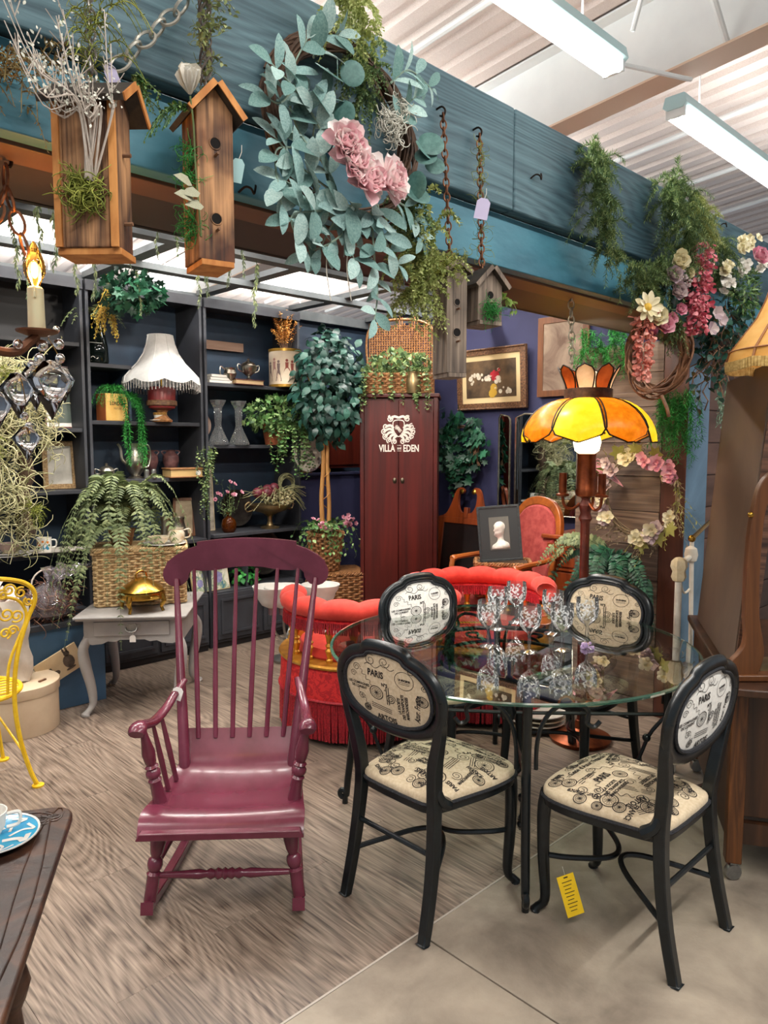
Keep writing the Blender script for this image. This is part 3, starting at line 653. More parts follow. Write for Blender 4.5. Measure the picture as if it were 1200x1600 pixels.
wd = lambda v: np.interp(v, [-.055, 0, .05, .12, .3, .45], [.272, .275, .268, .262, .245, .215])
P = np.array([[seat_pt(u * wd(v), v) for u in us] for v in vs]); B = P.copy(); B[:, :, 2] -= np.interp(vs, [-.055, .02, .3, .455], [.005, .032, .034, .022])[:, None]
b = MB(); b.grid(P); b.grid(B[:, ::-1])
ed = np.concatenate([P[0], P[1:, -1], P[-1, -2::-1], P[-2:0:-1, 0]]); eb = np.concatenate([B[0], B[1:, -1], B[-1, -2::-1], B[-2:0:-1, 0]]); b.grid(np.array([ed, eb]), cv=True)
part('seat', b, m_pur, rk, 50)
part('seat_apron', MB().prism([(-.275, .296), (.275, .296), (.262, .322), (-.262, .322)], .03, 'yz', (.052, 0, 0)), m_pur, rk, bevel=.004)
legp = [(0, .016), (.08, .019), (.25, .027), (.38, .022), (.44, .016), (.47, .024), (.53, .027), (.58, .024), (.62, .017), (.65, .025), (.68, .022), (.75, .022), (1, .022)]
for s_ in (-1, 1):
    part('front_leg', turned(MB(), L(s_ * .215, .035, .31), L(s_ * .252, .012, .045), legp), m_pur, rk)
    part('rear_leg', turned(MB(), L(s_ * .185, .36, .335), L(s_ * .217, .42, .05), [(0, .015), (.3, .021), (.6, .017), (.64, .021), (.7, .017), (1, .018)]), m_pur, rk)
    vv = np.linspace(-.03, .80, 26); zz = .026 + ((vv - .27) / 1.3) ** 2 * .35 - .004
    zz[0] += .002; part('rocker', MB().tube([L(s_ * .252 - s_ * .09 * max(0, v - .03), v, z) for v, z in zip(vv, zz)], .024, 4, up=(0, 1, 1)), m_pur, rk, bevel=.004)
    part('side_stretcher', turned(MB(), L(s_ * .238, .02, .15), L(s_ * .205, .39, .18), [(0, .010), (.5, .014), (1, .010)], 8), m_pur, rk)
    part('back_post', turned(MB(), L(s_ * .205, .37, .345), L(s_ * .288, .665, 1.03), [(0, .021), (.04, .023), (.3, .021), (.6, .016), (1, .011)]), m_pur, rk)
    arm = spl([L(s_ * .222, .475, .66), L(s_ * .238, .40, .64), L(s_ * .258, .31, .605), L(s_ * .272, .2, .60), L(s_ * .28, .11, .622), L(s_ * .283, .055, .638), L(s_ * .284, .02, .622)], 22)
    part('arm', MB().tube(arm, np.interp(np.linspace(0, 1, 22), [0, .2, .5, .8, .92, 1], [.013, .017, .021, .026, .033, .026]), 10, flat=.72, up=(0, 0, 1)), m_pur, rk, 60)
    part('arm_post', turned(MB(), L(s_ * .275, .075, .61), L(s_ * .232, .10, .35), [(0, .012), (.1, .015), (.3, .024), (.42, .020), (.46, .016), (.49, .024), (.52, .017), (.56, .026), (.61, .026), (.65, .017), (.68, .024), (.72, .02), (1, .025)]), m_pur, rk)
    for q in (0, 1): part('arm_spindle', turned(MB(), L(s_ * (.271 - .006 * q), .18 + .09 * q, .60), L(s_ * (.228 - .012 * q), .20 + .075 * q, .345), [(0, .007), (.5, .011), (1, .009)], 8), m_pur, rk)
part('front_stretcher', turned(MB(), L(-.24, .02, .13), L(.24, .02, .13), [(0, .009), (.2, .013), (.32, .017), (.37, .012), (.40, .019), (.43, .013), (.45, .02), (.48, .014), (.50, .021), (.52, .014), (.55, .02), (.57, .013), (.60, .019), (.63, .012), (.68, .017), (.8, .013), (1, .009)]), m_pur, rk)
part('rear_stretcher', turned(MB(), L(-.215, .39, .17), L(.215, .39, .17), [(0, .009), (.5, .014), (1, .009)]), m_pur, rk)
for k in range(6):
    q = (k - 2.5) / 2.5; part('back_spindle', turned(MB(), L(q * .165, .435, .44), L(q * .215, .668 + .012 * (1 - q * q), 1.07), [(0, .0095), (.3, .0105), (.7, .0085), (1, .0075)], 8), m_pur, rk)
ear = [(-.290 + .052 * cos(R(q)), 1.052 + .054 * sin(R(q))) for q in range(140, 361, 20)]
lft = [(-.207, 1.180), (-.207, 1.164), (-.25, 1.150), (-.295, 1.126), (-.326, 1.10)] + ear + [(-.222, 1.066), (-.19, 1.060), (-.13, 1.062), (-.06, 1.074), (0, 1.077)]
o2 = lft + [(-u, z) for u, z in lft[-2::-1]] + [(u, 1.180 + .014 * (1 - (u / .207) ** 2)) for u in np.linspace(.207, -.207, 14)[1:-1]]
def topv(u, z): return .672 + .09 * (z - 1.0) + .03 * (1 - (u / .33) ** 2)
n = len(o2); ctr_z = 1.11; b = MB()
for d in (-.012, .012):
    rings = [[L(u * k, topv(u * k, ctr_z + (z - ctr_z) * k) + d, ctr_z + (z - ctr_z) * k) for u, z in o2] for k in (1.0,)]
    V = np.array(rings[0]); b.raw(V, [tuple(range(n)) if d < 0 else tuple(range(n - 1, -1, -1))])
b.grid(np.array([[L(u, topv(u, z) + d, z) for u, z in o2] for d in (.012, -.012)]), cv=True)
part('top_rail', b, m_pur, rk, 40)
m_tagw = mat('white_paper_tag', '#e4e0da', rough=.7)
def paper_tag(name, lab, loc, rot, sz=(.03, .045), col=None, st=.03):
    t = thing(name, lab, 'tag', loc); t.rotation_euler = rot
    w2, h2 = sz[0] / 2, sz[1]
    part('card', MB().prism([(-w2, -h2), (w2, -h2), (w2, -.01), (w2 * .5, 0), (-w2 * .5, 0), (-w2, -.01)], .001, 'xz', (0, 0, -.0)), col or m_tagw, t)
    part('string', MB().tube([(0, 0, -.004), (.003, .002, st * .5), (0, .004, st)], .0008, 4), MATS['white_string'], t); return t
_p = rk.matrix_basis @ Vector(L(-.235, .43, .62)); _h = rk.rotation_euler.z
paper_tag('price_tag', 'small white paper price tag tied to the rocking chair back post', (_p.x - .02, _p.y - .04, .66), (0, .3, R(-45)), (.04, .05))

# ================================================================ red S-shaped settee
m_red = mat('coral_red_velvet', '#c93226', '#d63f30', rough=.8, scale=30, sheen=.1, bump=.1)
m_redd = mat('red_damask', '#b01820', '#d32c2c', rough=.6, scale=22, detail=2, dist=2.2, lo=.46, hi=.54, bump=.3)
m_frg = mat('crimson_bullion_fringe', '#7a0f1c', '#b3222c', rough=.6, scale=120, detail=2, bump=.4)
m_gold = mat('gilt_turned_wood', '#a8701f', '#d29a3c', rough=.32, metal=.55, scale=14)
LC = np.array([2.79, 3.09]); RC = np.array([3.50, 2.80]); RS = .45
st = thing('settee', 'red tufted S-shaped settee with gilt spindles and long red fringe', 'sofa', (3.15, 3.04, 0)); off = np.array([3.15, 3.04])
def rel(p, z): return (p[0] - off[0], p[1] - off[1], z)
for Cc in (LC, RC):
    c0 = rel(Cc, 0)
    part('base', MB().lathe([(0, .03), (RS - .03, .03), (RS - .03, .40), (0, .40)], 48, c0), m_black, st)
    part('apron', MB().lathe([(RS - .005, .235), (RS + .008, .24), (RS + .012, .26), (RS + .006, .34), (RS + .004, .40), (RS - .01, .415)], 64, c0), m_redd, st)
    part('gilt_rim', MB().lathe([(RS - .10, .425), (RS - .10, .437), (RS + .01, .44), (RS + .016, .43), (RS + .01, .418), (RS - .10, .418)], 64, c0), m_gold, st)
    part('piping', MB().tube([(c0[0] + (RS + .012) * x, c0[1] + (RS + .012) * y, .248) for x, y in circ(1, 64)], .009, 6, closed=True), m_frg, st)
    tv = MB().tube([(0, 0, 0), (0, 0, -.1), (0, 0, -.2)], [.0062, .0066, .0055], 5); TV = np.concatenate(tv.v); TF = [np.concatenate(v) for k, v in tv.f.items()]
    b = MB(); b.inst(TV, TF, [np.array(TM((c0[0] + (RS + .006 + RNG.uniform(-.003, .003)) * cos(a), c0[1] + (RS + .006) * sin(a), .236), (RNG.uniform(-.03, .03), RNG.uniform(-.03, .03), 0))) for a in np.linspace(0, 2 * pi, 290, endpoint=False)])
    fr = part('bullion_fringe', b, m_frg, st, 60); fr['kind'] = 'stuff'
    k_ = lambda th, z: 1 + 0 * z[:, None]
    part('seat_cushion', MB().lathe([(RS - .11, .41), (RS - .085, .45), (RS - .11, .49), (RS - .22, .515), (.2, .525), (.03, .515), (.0, .505)], 40, c0), m_red, st)
pL = [LC + .39 * np.array((cos(R(a)), sin(R(a)))) for a in np.arange(118, 292, 12)]
pR = [RC + .41 * np.array((cos(R(a)), sin(R(a)))) for a in np.arange(196, -62, -12)]
mid = [(pL[-1] + pR[0]) / 2]
path = spl([(p[0], p[1]) for p in pL + mid + pR], 190)
seglen = np.concatenate([[0], np.cumsum(np.linalg.norm(np.diff(path, axis=0), axis=1))]); Ltot = seglen[-1]
ntuft = int(Ltot / .185); ph = seglen / Ltot * ntuft
rad = .058 + .014 * np.abs(np.sin(ph * pi)) ** .6
b = MB(); b.tube([rel(p, .715 + .012 * abs(sin(q * pi))) for p, q in zip(path, ph)], rad, 14, flat=.8); part('tufted_rail', b, m_red, st, 180)
part('rail_board', MB().tube([rel(p, .662) for p in path], .042, 8, flat=.35, up=(0, 0, 1)), m_redd, st)
b = MB(); TV2 = TV * np.array([.75, .75, .30])
tang = np.gradient(path, axis=0); tang /= np.linalg.norm(tang, axis=1)[:, None]; nr = np.stack([-tang[:, 1], tang[:, 0]], -1)
ii = np.linspace(0, len(path) - 1, 300)
for sd in (1, -1):
    b.inst(TV2, TF, [np.array(TM(rel((np.interp(i_, range(190), path[:, 0] + sd * .044 * nr[:, 0]), np.interp(i_, range(190), path[:, 1] + sd * .044 * nr[:, 1])), .662), (RNG.uniform(-.08, .08), RNG.uniform(-.08, .08), 0))) for i_ in ii])
fr = part('rail_fringe', b, m_frg, st, 60); fr['kind'] = 'stuff'
spn = [(0, .014), (.08, .016), (.12, .010), (.2, .013), (.3, .019), (.36, .011), (.42, .018), (.47, .010), (.6, .015), (.7, .02), (.78, .011), (.86, .017), (.92, .011), (1, .014)]
for i_ in np.linspace(3, 186, 23):
    p = (np.interp(i_, range(190), path[:, 0]), np.interp(i_, range(190), path[:, 1])); part('spindle', turned(MB(), rel(p, .435), rel(p, .665), [(t_, r_ * 1.25) for t_, r_ in spn]), m_gold, st)
for p in (path[0], path[-1]): part('end_post', MB().box(rel(p, .53), (.06, .06, .2)), m_gold, st, bevel=.006)
cd = part('info_card', MB().b2((-.07, -.002, 0), (.07, .002, .10)), m_tagw); cd.location = (2.62, 3.12, .53); cd.rotation_euler = (R(-12), 0, R(-62)); tag(cd, 'white folded paper card standing on the red settee seat behind gilt spindles', 'card')
rl = thing('measuring_tape', 'yellow and black striped strip lying across the red settee', 'tape', (3.30, 2.78, .536), R(-44))
part('strip', MB().b2((-.17, -.012, 0), (.17, .012, .004)), mat('yellow_tape', '#e8c21a', rough=.5), rl)
b = MB()
for k in range(9): b.box((.0 + k * .018, 0, .0045), (.007, .024, .0012), (0, 0, .5))
part('black_marks', b, m_ink, rl, 0)

# ================================================================ grey side table, wicker trunk on it
m_grey = mat('grey_chalk_paint', '#94908d', '#a29e9a', rough=.5, scale=6)
GT_A = math.atan2(-.785, -.62); gt = thing('side_table', 'grey painted side table with cabriole legs and one drawer', 'table', (2.06, 4.30, 0), GT_A)
part('top', MB().prism(rrect(.72, .64, .012), .014, 'xy', (0, 0, .593)), m_grey, gt, bevel=.004)
part('top_moulding', MB().prism(rrect(.70, .62, .01), .01, 'xy', (0, 0, .581)), m_grey, gt, bevel=.003)
b = MB(); b.b2((-.30, -.27, .455), (-.285, .27, .576)); b.b2((-.30, -.275, .42), (.30, -.26, .576)); b.b2((-.30, .26, .42), (.30, .275, .576)); part('apron', b, m_grey, gt)
ap = [(-.27, .576), (.27, .576), (.27, .44), (.23, .425), (.17, .43), (.14, .445), (.10, .44), (.07, .452), (-.07, .452), (-.10, .44), (-.14, .445), (-.17, .43), (-.23, .425), (-.27, .44)]
part('front_apron', MB().prism([(u, z) for u, z in ap][::-1], .016, 'yz', (.295, 0, 0)), m_grey, gt)
dr = part('drawer', MB().b2((.302, -.215, .478), (.312, .215, .562)), m_grey, gt, bevel=.003)
m_pew = mat('pewter', '#8b8b88', '#a5a5a2', rough=.35, metal=.9, scale=20)
b = MB().prism([(-.045, .53), (-.05, .545), (-.03, .54), (-.02, .552), (0, .545), (.02, .552), (.03, .54), (.05, .545), (.045, .53), (.03, .51), (0, .50), (-.03, .51)][::-1], .004, 'yz', (.314, 0, 0)); b.tube(spl([(.318, -.032, .53), (.33, -.028, .512), (.332, 0, .503), (.33, .028, .512), (.318, .032, .53)], 14), .004, 6)
part('drawer_pull', b, m_pew, dr)
for sx in (1, -1):
    for sy in (1, -1):
        lg = spl([(sx * .27, sy * .25, .576), (sx * .275, sy * .255, .47), (sx * .298, sy * .282, .40), (sx * .292, sy * .274, .30), (sx * .27, sy * .254, .18), (sx * .26, sy * .246, .08), (sx * .27, sy * .256, .04), (sx * .298, sy * .276, .012), (sx * .302, sy * .28, 0)], 26)
        part('leg', MB().tube(lg, np.interp(np.linspace(0, 1, 26), [0, .22, .35, .55, .75, .85, .93, 1], [.026, .028, .034, .027, .018, .018, .03, .026]), 10), m_grey, gt)
def on(t, p): return t.matrix_basis @ Vector(p)
_q = on(gt, (.335, .01, .50)); paper_tag('price_tag', 'crystal-like white tag on twine hanging from the grey table drawer pull', (_q.x, _q.y, .485), (0, 0, R(-40)), (.035, .04))

def wicker(outline, z0, z1, rows, r, nst, mat_, name, parent, amp=None, scale_fn=None, rim=True):
    """woven wall: horizontal strands weave in and out of upright stakes. outline closed (n,2)"""
    o = np.asarray(outline, float); seg = np.linalg.norm(np.roll(o, -1, 0) - o, axis=1); cum = np.concatenate([[0], np.cumsum(seg)]); T_ = cum[-1]; oc = np.vstack([o, o[:1]])
    def at(s_): return np.stack([np.interp(s_ % T_, cum, oc[:, 0]), np.interp(s_ % T_, cum, oc[:, 1])], -1)
    sf = scale_fn or (lambda z: 1.0); amp = amp or r * 1.1; ctr = o.mean(0); b = MB()
    ss = np.linspace(0, T_, nst * 4, endpoint=False); P0 = at(ss); tg = at(ss + .004) - at(ss - .004); tg /= np.linalg.norm(tg, axis=1)[:, None]; nm = np.stack([tg[:, 1], -tg[:, 0]], -1)
    for k in range(rows):
        z = z0 + (k + .5) * (z1 - z0) / rows; ph_ = (k % 2) * pi
        off_ = amp * np.sin(np.arange(len(ss)) / 4 * pi + ph_)
        q = ctr + (P0 - ctr) * sf(z) + nm * off_[:, None]; b.tube(np.column_stack([q, np.full(len(q), z)]), r, 5, closed=True, flat=1.25, up=(0, 0, 1))
    p1 = part(name, b, mat_, parent, 60)
    b = MB()
    for s_ in np.linspace(0, T_, nst, endpoint=False):
        a_ = at(np.array([s_]))[0]; b.tube([tuple(ctr + (a_ - ctr) * sf(z0)) + (z0,), tuple(ctr + (a_ - ctr) * sf((z0 + z1) / 2)) + ((z0 + z1) / 2,), tuple(ctr + (a_ - ctr) * sf(z1)) + (z1,)], r * .8, 5)
    part('stakes', b, mat_, parent, 60)
    if rim:
        q = ctr + (P0 - ctr) * sf(z1); th = np.arange(len(q)) * 1.1; b = MB()
        for d in (0, 2.1, 4.2): b.tube(np.column_stack([q + nm * (r * 1.3 * np.cos(th + d))[:, None], z1 + r * 1.3 * np.sin(th + d)]), r * .9, 5, closed=True)
        part('braided_rim', b, mat_, parent, 60)
    return p1
m_wick = mat('straw_wicker', '#a5855a', '#d6bb8c', rough=.65, scale=45, detail=3)
m_wickb = mat('brown_wicker', '#6a4322', '#a8764a', rough=.6, scale=45, detail=3)
m_lin = mat('basket_lining_dark', '#4d3a26', rough=.8)
BT = .6005
_wc = on(gt, (-.10, -.03, 0)); wt = thing('wicker_chest', 'straw-coloured woven wicker trunk standing on the grey side table', 'trunk', (_wc.x, _wc.y, BT), R(-28)); wt.scale = (.92, .92, .98)
oo = rrect(.58, .36, .03, 5)
part('lining', MB().prism(rrect(.555, .335, .03, 5), .33, 'xy', (0, 0, .168)), m_lin, wt)
wicker(oo, .004, .325, 20, .0062, 46, m_wick, 'woven_wall', wt, rim=False)
lo_ = rrect(.60, .38, .03, 5); lid = part('lid', MB().prism(rrect(.585, .365, .03, 5), .012, 'xy', (0, 0, .351)), m_wick, wt)
wicker(lo_, .328, .358, 2, .0065, 48, m_wick, 'lid_weave', wt, rim=True)
b = MB()
for k in range(28): 
    yy = -.18 + k * .36 / 27; b.tube([(x_, yy, .358 + .003 * (1 if (j + k) % 2 else -1)) for j, x_ in enumerate(np.linspace(-.285, .285, 40))], .006, 5)
part('lid_weave_top', b, m_wick, wt, 60)
# ================================================================ foliage kit
def leafT(w=.3, bend=.15, fold=.1, tipw=.75):
    v = np.array([(0, 0, 0), (-w * .85, .33, fold), (0, .33, bend * .3), (w * .85, .33, fold), (-w * tipw, .68, fold - bend * .3), (0, .68, bend * .05), (w * tipw, .68, fold - bend * .3), (0, 1, -bend)])
    return v, [np.array([(0, 3, 2), (0, 2, 1), (4, 5, 7), (5, 6, 7)]), np.array([(1, 2, 5, 4), (2, 3, 6, 5)])]
def needleT(w=.08): return np.array([(-w, 0, 0), (w, 0, 0), (w * .7, .6, .04), (0, 1, 0), (-w * .7, .6, .04)]), [np.array([(0, 1, 2, 3, 4)])]
def lobeT(lobes=5, deep=.45):
    a = []; n = lobes * 2
    for k in range(n + 1):
        th = -pi * .72 + k * (1.44 * pi) / n; r = (.55 if k % 2 else .55 * deep + .12) * (1 + .35 * cos(th)); a.append((r * sin(th), .42 + r * cos(th), .05 * (k % 2)))
    v = np.array([(0, 0, 0), (0, .4, .07)] + a); m = len(v)
    return v, [np.array([(1, k, k + 1) for k in range(2, m - 1)] + [(1, m - 1, 0), (1, 0, 2)])]
def leafF(w=.3, bend=.2, fold=.08):
    us = (-1, -.5, 0, .5, 1); v = []; ys = ((0, .12), (.15, .6), (.35, .93), (.55, 1.0), (.75, .86), (.9, .52), (1, .06))
    for y, k in ys:
        for u in us: v.append((u * w * k, y, fold * abs(u) * k - bend * y * y + .03 * (u == 0)))
    return np.array(v), [np.array([(r * 5 + c, r * 5 + c + 1, r * 5 + c + 6, r * 5 + c + 5) for r in range(6) for c in range(4)])]
LEAF = leafT(); LEAFW = leafT(.36, .2, .08, .8); LEAFN = leafT(.16, .2, .04); NEED = needleT(); LOBE = lobeT(5, .36); LOBE3 = lobeT(3, .5); FERNL = leafT(.22, .12, .03, .5); FERNW = leafT(.3, .1, .03, .55)
def LM(p, d, up=(0, 0, 1), s=1.0, roll=0.0):
    d = np.array(d, float); d /= np.linalg.norm(d) + 1e-9; x = np.cross(d, up); l = np.linalg.norm(x)
    x = x / l if l > 1e-4 else np.array([1., 0, 0]); z = np.cross(x, d)
    if roll: x, z = x * cos(roll) + z * sin(roll), z * cos(roll) - x * sin(roll)
    s = (s, s, s) if np.isscalar(s) else s
    m = np.eye(4); m[:3, 0] = x * s[0]; m[:3, 1] = d * s[1]; m[:3, 2] = z * s[2]; m[:3, 3] = p; return m
def rv(s=1.0): return RNG.normal(0, s, 3)
def sprig(mb, path, n, T, size, ang=.9, jit=.25, taper=.5, stem=.0015, stem_mb=None, droop=0.0, t0=.05):
    P = np.asarray(path, float); k = np.linspace(t0, 1, n) * (len(P) - 1); Ms = []
    tg = np.gradient(P, axis=0); tg /= np.linalg.norm(tg, axis=1)[:, None] + 1e-9
    for i, q in enumerate(k):
        a = min(int(q), len(P) - 2); f = q - a; p = P[a] * (1 - f) + P[a + 1] * f; t = tg[a]
        s_ = np.cross(t, (.13, .3, .94)); s_ /= np.linalg.norm(s_) + 1e-9; u_ = np.cross(s_, t); th = i * 2.4 + RNG.uniform(-.4, .4)
        d = t * cos(ang) + (s_ * cos(th) + u_ * sin(th)) * sin(ang) + rv(jit * .3); d[2] -= droop
        Ms.append(LM(p, d, (0, 0, 1) if abs(d[2]) < .9 else (1, 0, 0), size * (1 - (1 - taper) * q / (len(P) - 1)) * RNG.uniform(.75, 1.2), RNG.uniform(-.6, .6)))
    mb.inst(T[0], T[1], Ms)
    if stem: (stem_mb or mb).tube(P, np.linspace(stem, stem * .5, len(P)), 4)
    return mb
def frond(mb, path, n, size, nrm=(0, 0, 1), T=FERNL, stem=.002):
    P = np.asarray(path, float); tg = np.gradient(P, axis=0); tg /= np.linalg.norm(tg, axis=1)[:, None]; Ms = []
    for q in np.linspace(.08, 1, n):
        a = min(int(q * (len(P) - 1)), len(P) - 2); f = q * (len(P) - 1) - a; p = P[a] * (1 - f) + P[a + 1] * f; t = tg[a]; s_ = np.cross(t, nrm); s_ /= np.linalg.norm(s_) + 1e-9; up = np.cross(s_, t)
        ln = size * (sin(min(1, q * 1.25 + .12) * pi) * .85 + .15) if q < .7 else size * (1.02 - q) * 1.9 + .006
        for sd in (1, -1): Ms.append(LM(p, s_ * sd + t * .45 + rv(.05) - np.array([0, 0, .12]), up, ln))
    mb.inst(T[0], T[1], Ms); mb.tube(P, np.linspace(stem, stem * .4, len(P)), 4); return mb
def hangpath(p, L_, n=10, sway=.03, out=(0, 0)):
    z = np.linspace(0, 1, n); w = np.cumsum(RNG.normal(0, sway / 3, (n, 2)), 0); return np.column_stack([p[0] + w[:, 0] + out[0] * np.sqrt(z), p[1] + w[:, 1] + out[1] * np.sqrt(z), p[2] - L_ * z])
def archpath(p, d, L_, rise=.5, fall=.6, n=9):
    t = np.linspace(0, 1, n); d = np.array(d, float); d = d / (np.linalg.norm(d) + 1e-9)
    return np.column_stack([p[0] + d[0] * L_ * t, p[1] + d[1] * L_ * t, p[2] + L_ * (rise * t * (1 - t) * 2 + (d[2] if len(d) > 2 else 0) * t - fall * t ** 2.2)])
def curls(mb, c, ext, n, r=.002, L_=.14, seg=4):
    for _ in range(n):
        p = np.array(c) + np.array(ext) * RNG.uniform(-1, 1, 3) * np.cbrt(RNG.uniform(.2, 1)); d = rv(1); d /= np.linalg.norm(d); pts = [p]
        ax = rv(1); ax /= np.linalg.norm(ax); k = RNG.uniform(.3, .9)
        for _j in range(7): d = d + np.cross(ax, d) * k + rv(.12); d /= np.linalg.norm(d); p = p + d * L_ / 7; pts.append(p)
        mb.tube(pts, np.linspace(r, r * .5, 8), seg, caps=False)
    return mb
def blob_leaves(mb, c, ext, n, T, size, down=.3, shell=.45):
    Ms = []
    for _ in range(n):
        d = rv(1); d /= np.linalg.norm(d); rr = shell + (1 - shell) * RNG.uniform() ** .5; p = np.array(c) + d * np.array(ext) * rr
        dd = d * .7 + rv(.5); dd[2] -= down; Ms.append(LM(p, dd, d + rv(.2), size * RNG.uniform(.7, 1.25), RNG.uniform(-.4, .4)))
    mb.inst(T[0], T[1], Ms); return mb
def petalT(cup=.3, w=.42):
    v = []; us = (-1, -.5, 0, .5, 1); ws = ((0, .15), (.35, .75), (.7, 1.0), (1.0, .62))
    for y, k in ws:
        for u in us: v.append((u * w * k, y - .12 * abs(u) * (y > .9), cup * (u * u * .5 * k + .9 * y * y * .45)))
    F_ = [(r * 5 + c, r * 5 + c + 1, r * 5 + c + 6, r * 5 + c + 5) for r in range(3) for c in range(4)]
    return np.array(v), [np.array(F_)]
def bloom(mb, p, nrm, size, layers=((5, 1.25, 1.0), (6, .85, .9), (6, .5, .75), (5, .25, .55)), T=None, ruffle=.12):
    T = T or petalT(); fm = np.array(frame_m(p, nrm)); Ms = []
    for li, (n, tilt, s_) in enumerate(layers):
        for k in range(n):
            a = k * 2 * pi / n + li * .5 + RNG.uniform(-ruffle, ruffle); tt = tilt + RNG.uniform(-ruffle, ruffle)
            d = np.array([cos(a) * sin(tt), sin(a) * sin(tt), cos(tt)]); up = np.array([-cos(a) * cos(tt), -sin(a) * cos(tt), sin(tt)])
            Ms.append(fm @ LM(d * size * .06, d, up, size * s_ * RNG.uniform(.9, 1.1)))
    mb.inst(T[0], T[1], Ms); return mb
def chain(mb, a, b, link_=.05, r=.004, wdt=.55):
    a = np.array(a, float); b = np.array(b, float); n = max(2, int(np.linalg.norm(b - a) / (link_ * .78))); d = (b - a) / np.linalg.norm(b - a)
    ref = np.array([1, 0, 0]) if abs(d[0]) < .8 else np.array([0, 0, 1]); s1 = np.cross(d, ref); s1 /= np.linalg.norm(s1); s2 = np.cross(d, s1)
    for k in range(n):
        c = a + (b - a) * (k + .5) / n; s_ = (s1 + s2) * .707 if k % 2 else (s1 - s2) * .707; t = np.linspace(0, 2 * pi, 14, endpoint=False)
        pts = [c + d * (link_ * .5) * cos(q) * (1.0) + s_ * link_ * wdt * .5 * sin(q) for q in t]; mb.tube(pts, r, 5, closed=True)
    return mb
def vine(mb, path, n, T, size, stem=.0018, smb=None, spread=1.0): return sprig(mb, path, n, T, size, 1.15, .5, .7, stem, smb, .25)
G1 = mat('leaf_dusty_green', '#4f6f5c', rough=.6, island=('#6d8a74', '#85a08c'), translucent=.15)
m_fern = mat('fern_olive', '#4d5a38', rough=.6, island=('#66734a', '#7d875c'), translucent=.2)
m_ivy = mat('ivy_green', '#2e4d2a', rough=.5, island=('#4f7a3c', '#86a066'), translucent=.15)
m_dark = mat('dark_teal_leaf', '#123029', rough=.45, island=('#1d4238', '#2f5a4c'), translucent=.08)
m_deep = mat('deep_green_leaf', '#0f2f22', rough=.45, island=('#1a4630', '#2a6044'), translucent=.1)
m_bright = mat('bright_fern_green', '#1f6a2c', rough=.55, island=('#2f8a3a', '#4aa44c'), translucent=.2)
m_cyp = mat('grey_green_sprig', '#47603f', rough=.6, island=('#66804e', '#8c9c64'), translucent=.2)
m_yg = mat('yellow_green_fluff', '#7e8a48', rough=.6, island=('#9aa560', '#b9bf7e'), translucent=.25)
m_moss = mat('spanish_moss', '#8d8c63', rough=.8, island=('#aaa57c', '#c6bf98'))
m_mossg = mat('green_moss', '#5b6321', rough=.8, island=('#78802f', '#979a45'))
m_twig = mat('brown_twig', '#5a3d2a', '#7b5940', rough=.7, scale=30)
m_stem = mat('green_stem', '#5d6b3e', rough=.6)
m_pale = mat('pale_branch', '#a5988c', '#c6bbb0', rough=.7, scale=30)
# ================================================================ shelving along the left wall
def S(px, py, Y=5.14): return onY(px, py, Y)
BAY = [(1.12, 2.03), (2.05, 2.92), (2.94, 3.84)]
SHZ = [[.88, 1.285, 1.70, 2.27], [.88, 1.345, 1.755, 2.145], [.90, 1.59, 2.065]]
BLAB = ['charcoal shelf bay at the left edge, hung with pale moss', 'charcoal shelf bay with the white fringed lampshade', 'charcoal shelf bay with the cream drum box and glass candlesticks']
for k, (x0, x1) in enumerate(BAY):
    t = thing('bookcase', BLAB[k], 'shelf', ((x0 + x1) / 2, 5.19, 0), 0, 'charcoal shelf bays'); cx = (x0 + x1) / 2; hw = (x1 - x0) / 2
    for s_ in (-1, 1): part('side_panel', MB().b2((s_ * hw, -.19, .0), (s_ * (hw - .02), .18, 2.69)), m_shelf, t, bevel=.002)
    part('back_panel', MB().b2((-hw + .02, .165, .0), (hw - .02, .18, 2.66)), m_shelfb, t)
    part('top_board', MB().b2((-hw + .02, -.19, 2.655), (hw - .02, .18, 2.69)), m_shelf, t)
    part('top_fascia', MB().b2((-hw, -.20, 2.62), (hw, -.19, 2.69)), m_shelf, t)
    for j, z in enumerate(SHZ[k]):
        xa, xb = -hw + .02, hw - .02; yf = -.24 if j == 0 else -.17
        if k == 1 and j == 3: xb = xa + .30
        part('shelf', MB().b2((xa, yf, z - .028), (xb, .165, z)), m_shelf, t, bevel=.003)
    if k == 1: part('shelf_support', MB().b2((-hw + .30, -.16, 1.757), (-hw + .315, .165, 2.117)), m_shelfb, t)
    if k > 0:
        part('base_cabinet', MB().b2((-hw + .02, -.24, .05), (hw - .02, .16, .45)), m_shelf, t, bevel=.003)
        part('plinth', MB().b2((-hw + .02, -.22, 0), (hw - .02, .16, .05)), m_black, t)
        for s_ in (-1, 1):
            d = part('door', MB().b2((s_ * .01, -.255, .075), (s_ * (hw - .03), -.24, .435)), m_shelf, t, bevel=.002)
            part('door_panel', MB().ring(rrect(hw - .10, .28, .004, 2, (s_ * hw / 2 - s_ * .01, .255)), rrect(hw - .14, .24, .004, 2, (s_ * hw / 2 - s_ * .01, .255)), .012, 'xz', (0, -.258, 0)), m_shelf, d)
            part('knob', MB().ball((s_ * .04, -.268, .35), .012, 8, 5), m_pew, d)
    if k == 2:
        part('upper_rail', MB().b2((-hw + .02, .12, 2.36), (hw - .35, .165, 2.43)), mat('tan_rail_wood', '#8a6a58', '#a58673', rough=.6, scale=8, stretch=(.2, 2, 2)), t)
        part('divider', MB().b2((-.12, -.2, .452), (-.1, .16, .87)), m_shelf, t)
    if k == 0: part('upper_panel', MB().b2((-hw + .02, .10, 2.28), (hw - .02, .165, 2.655)), m_black, t)
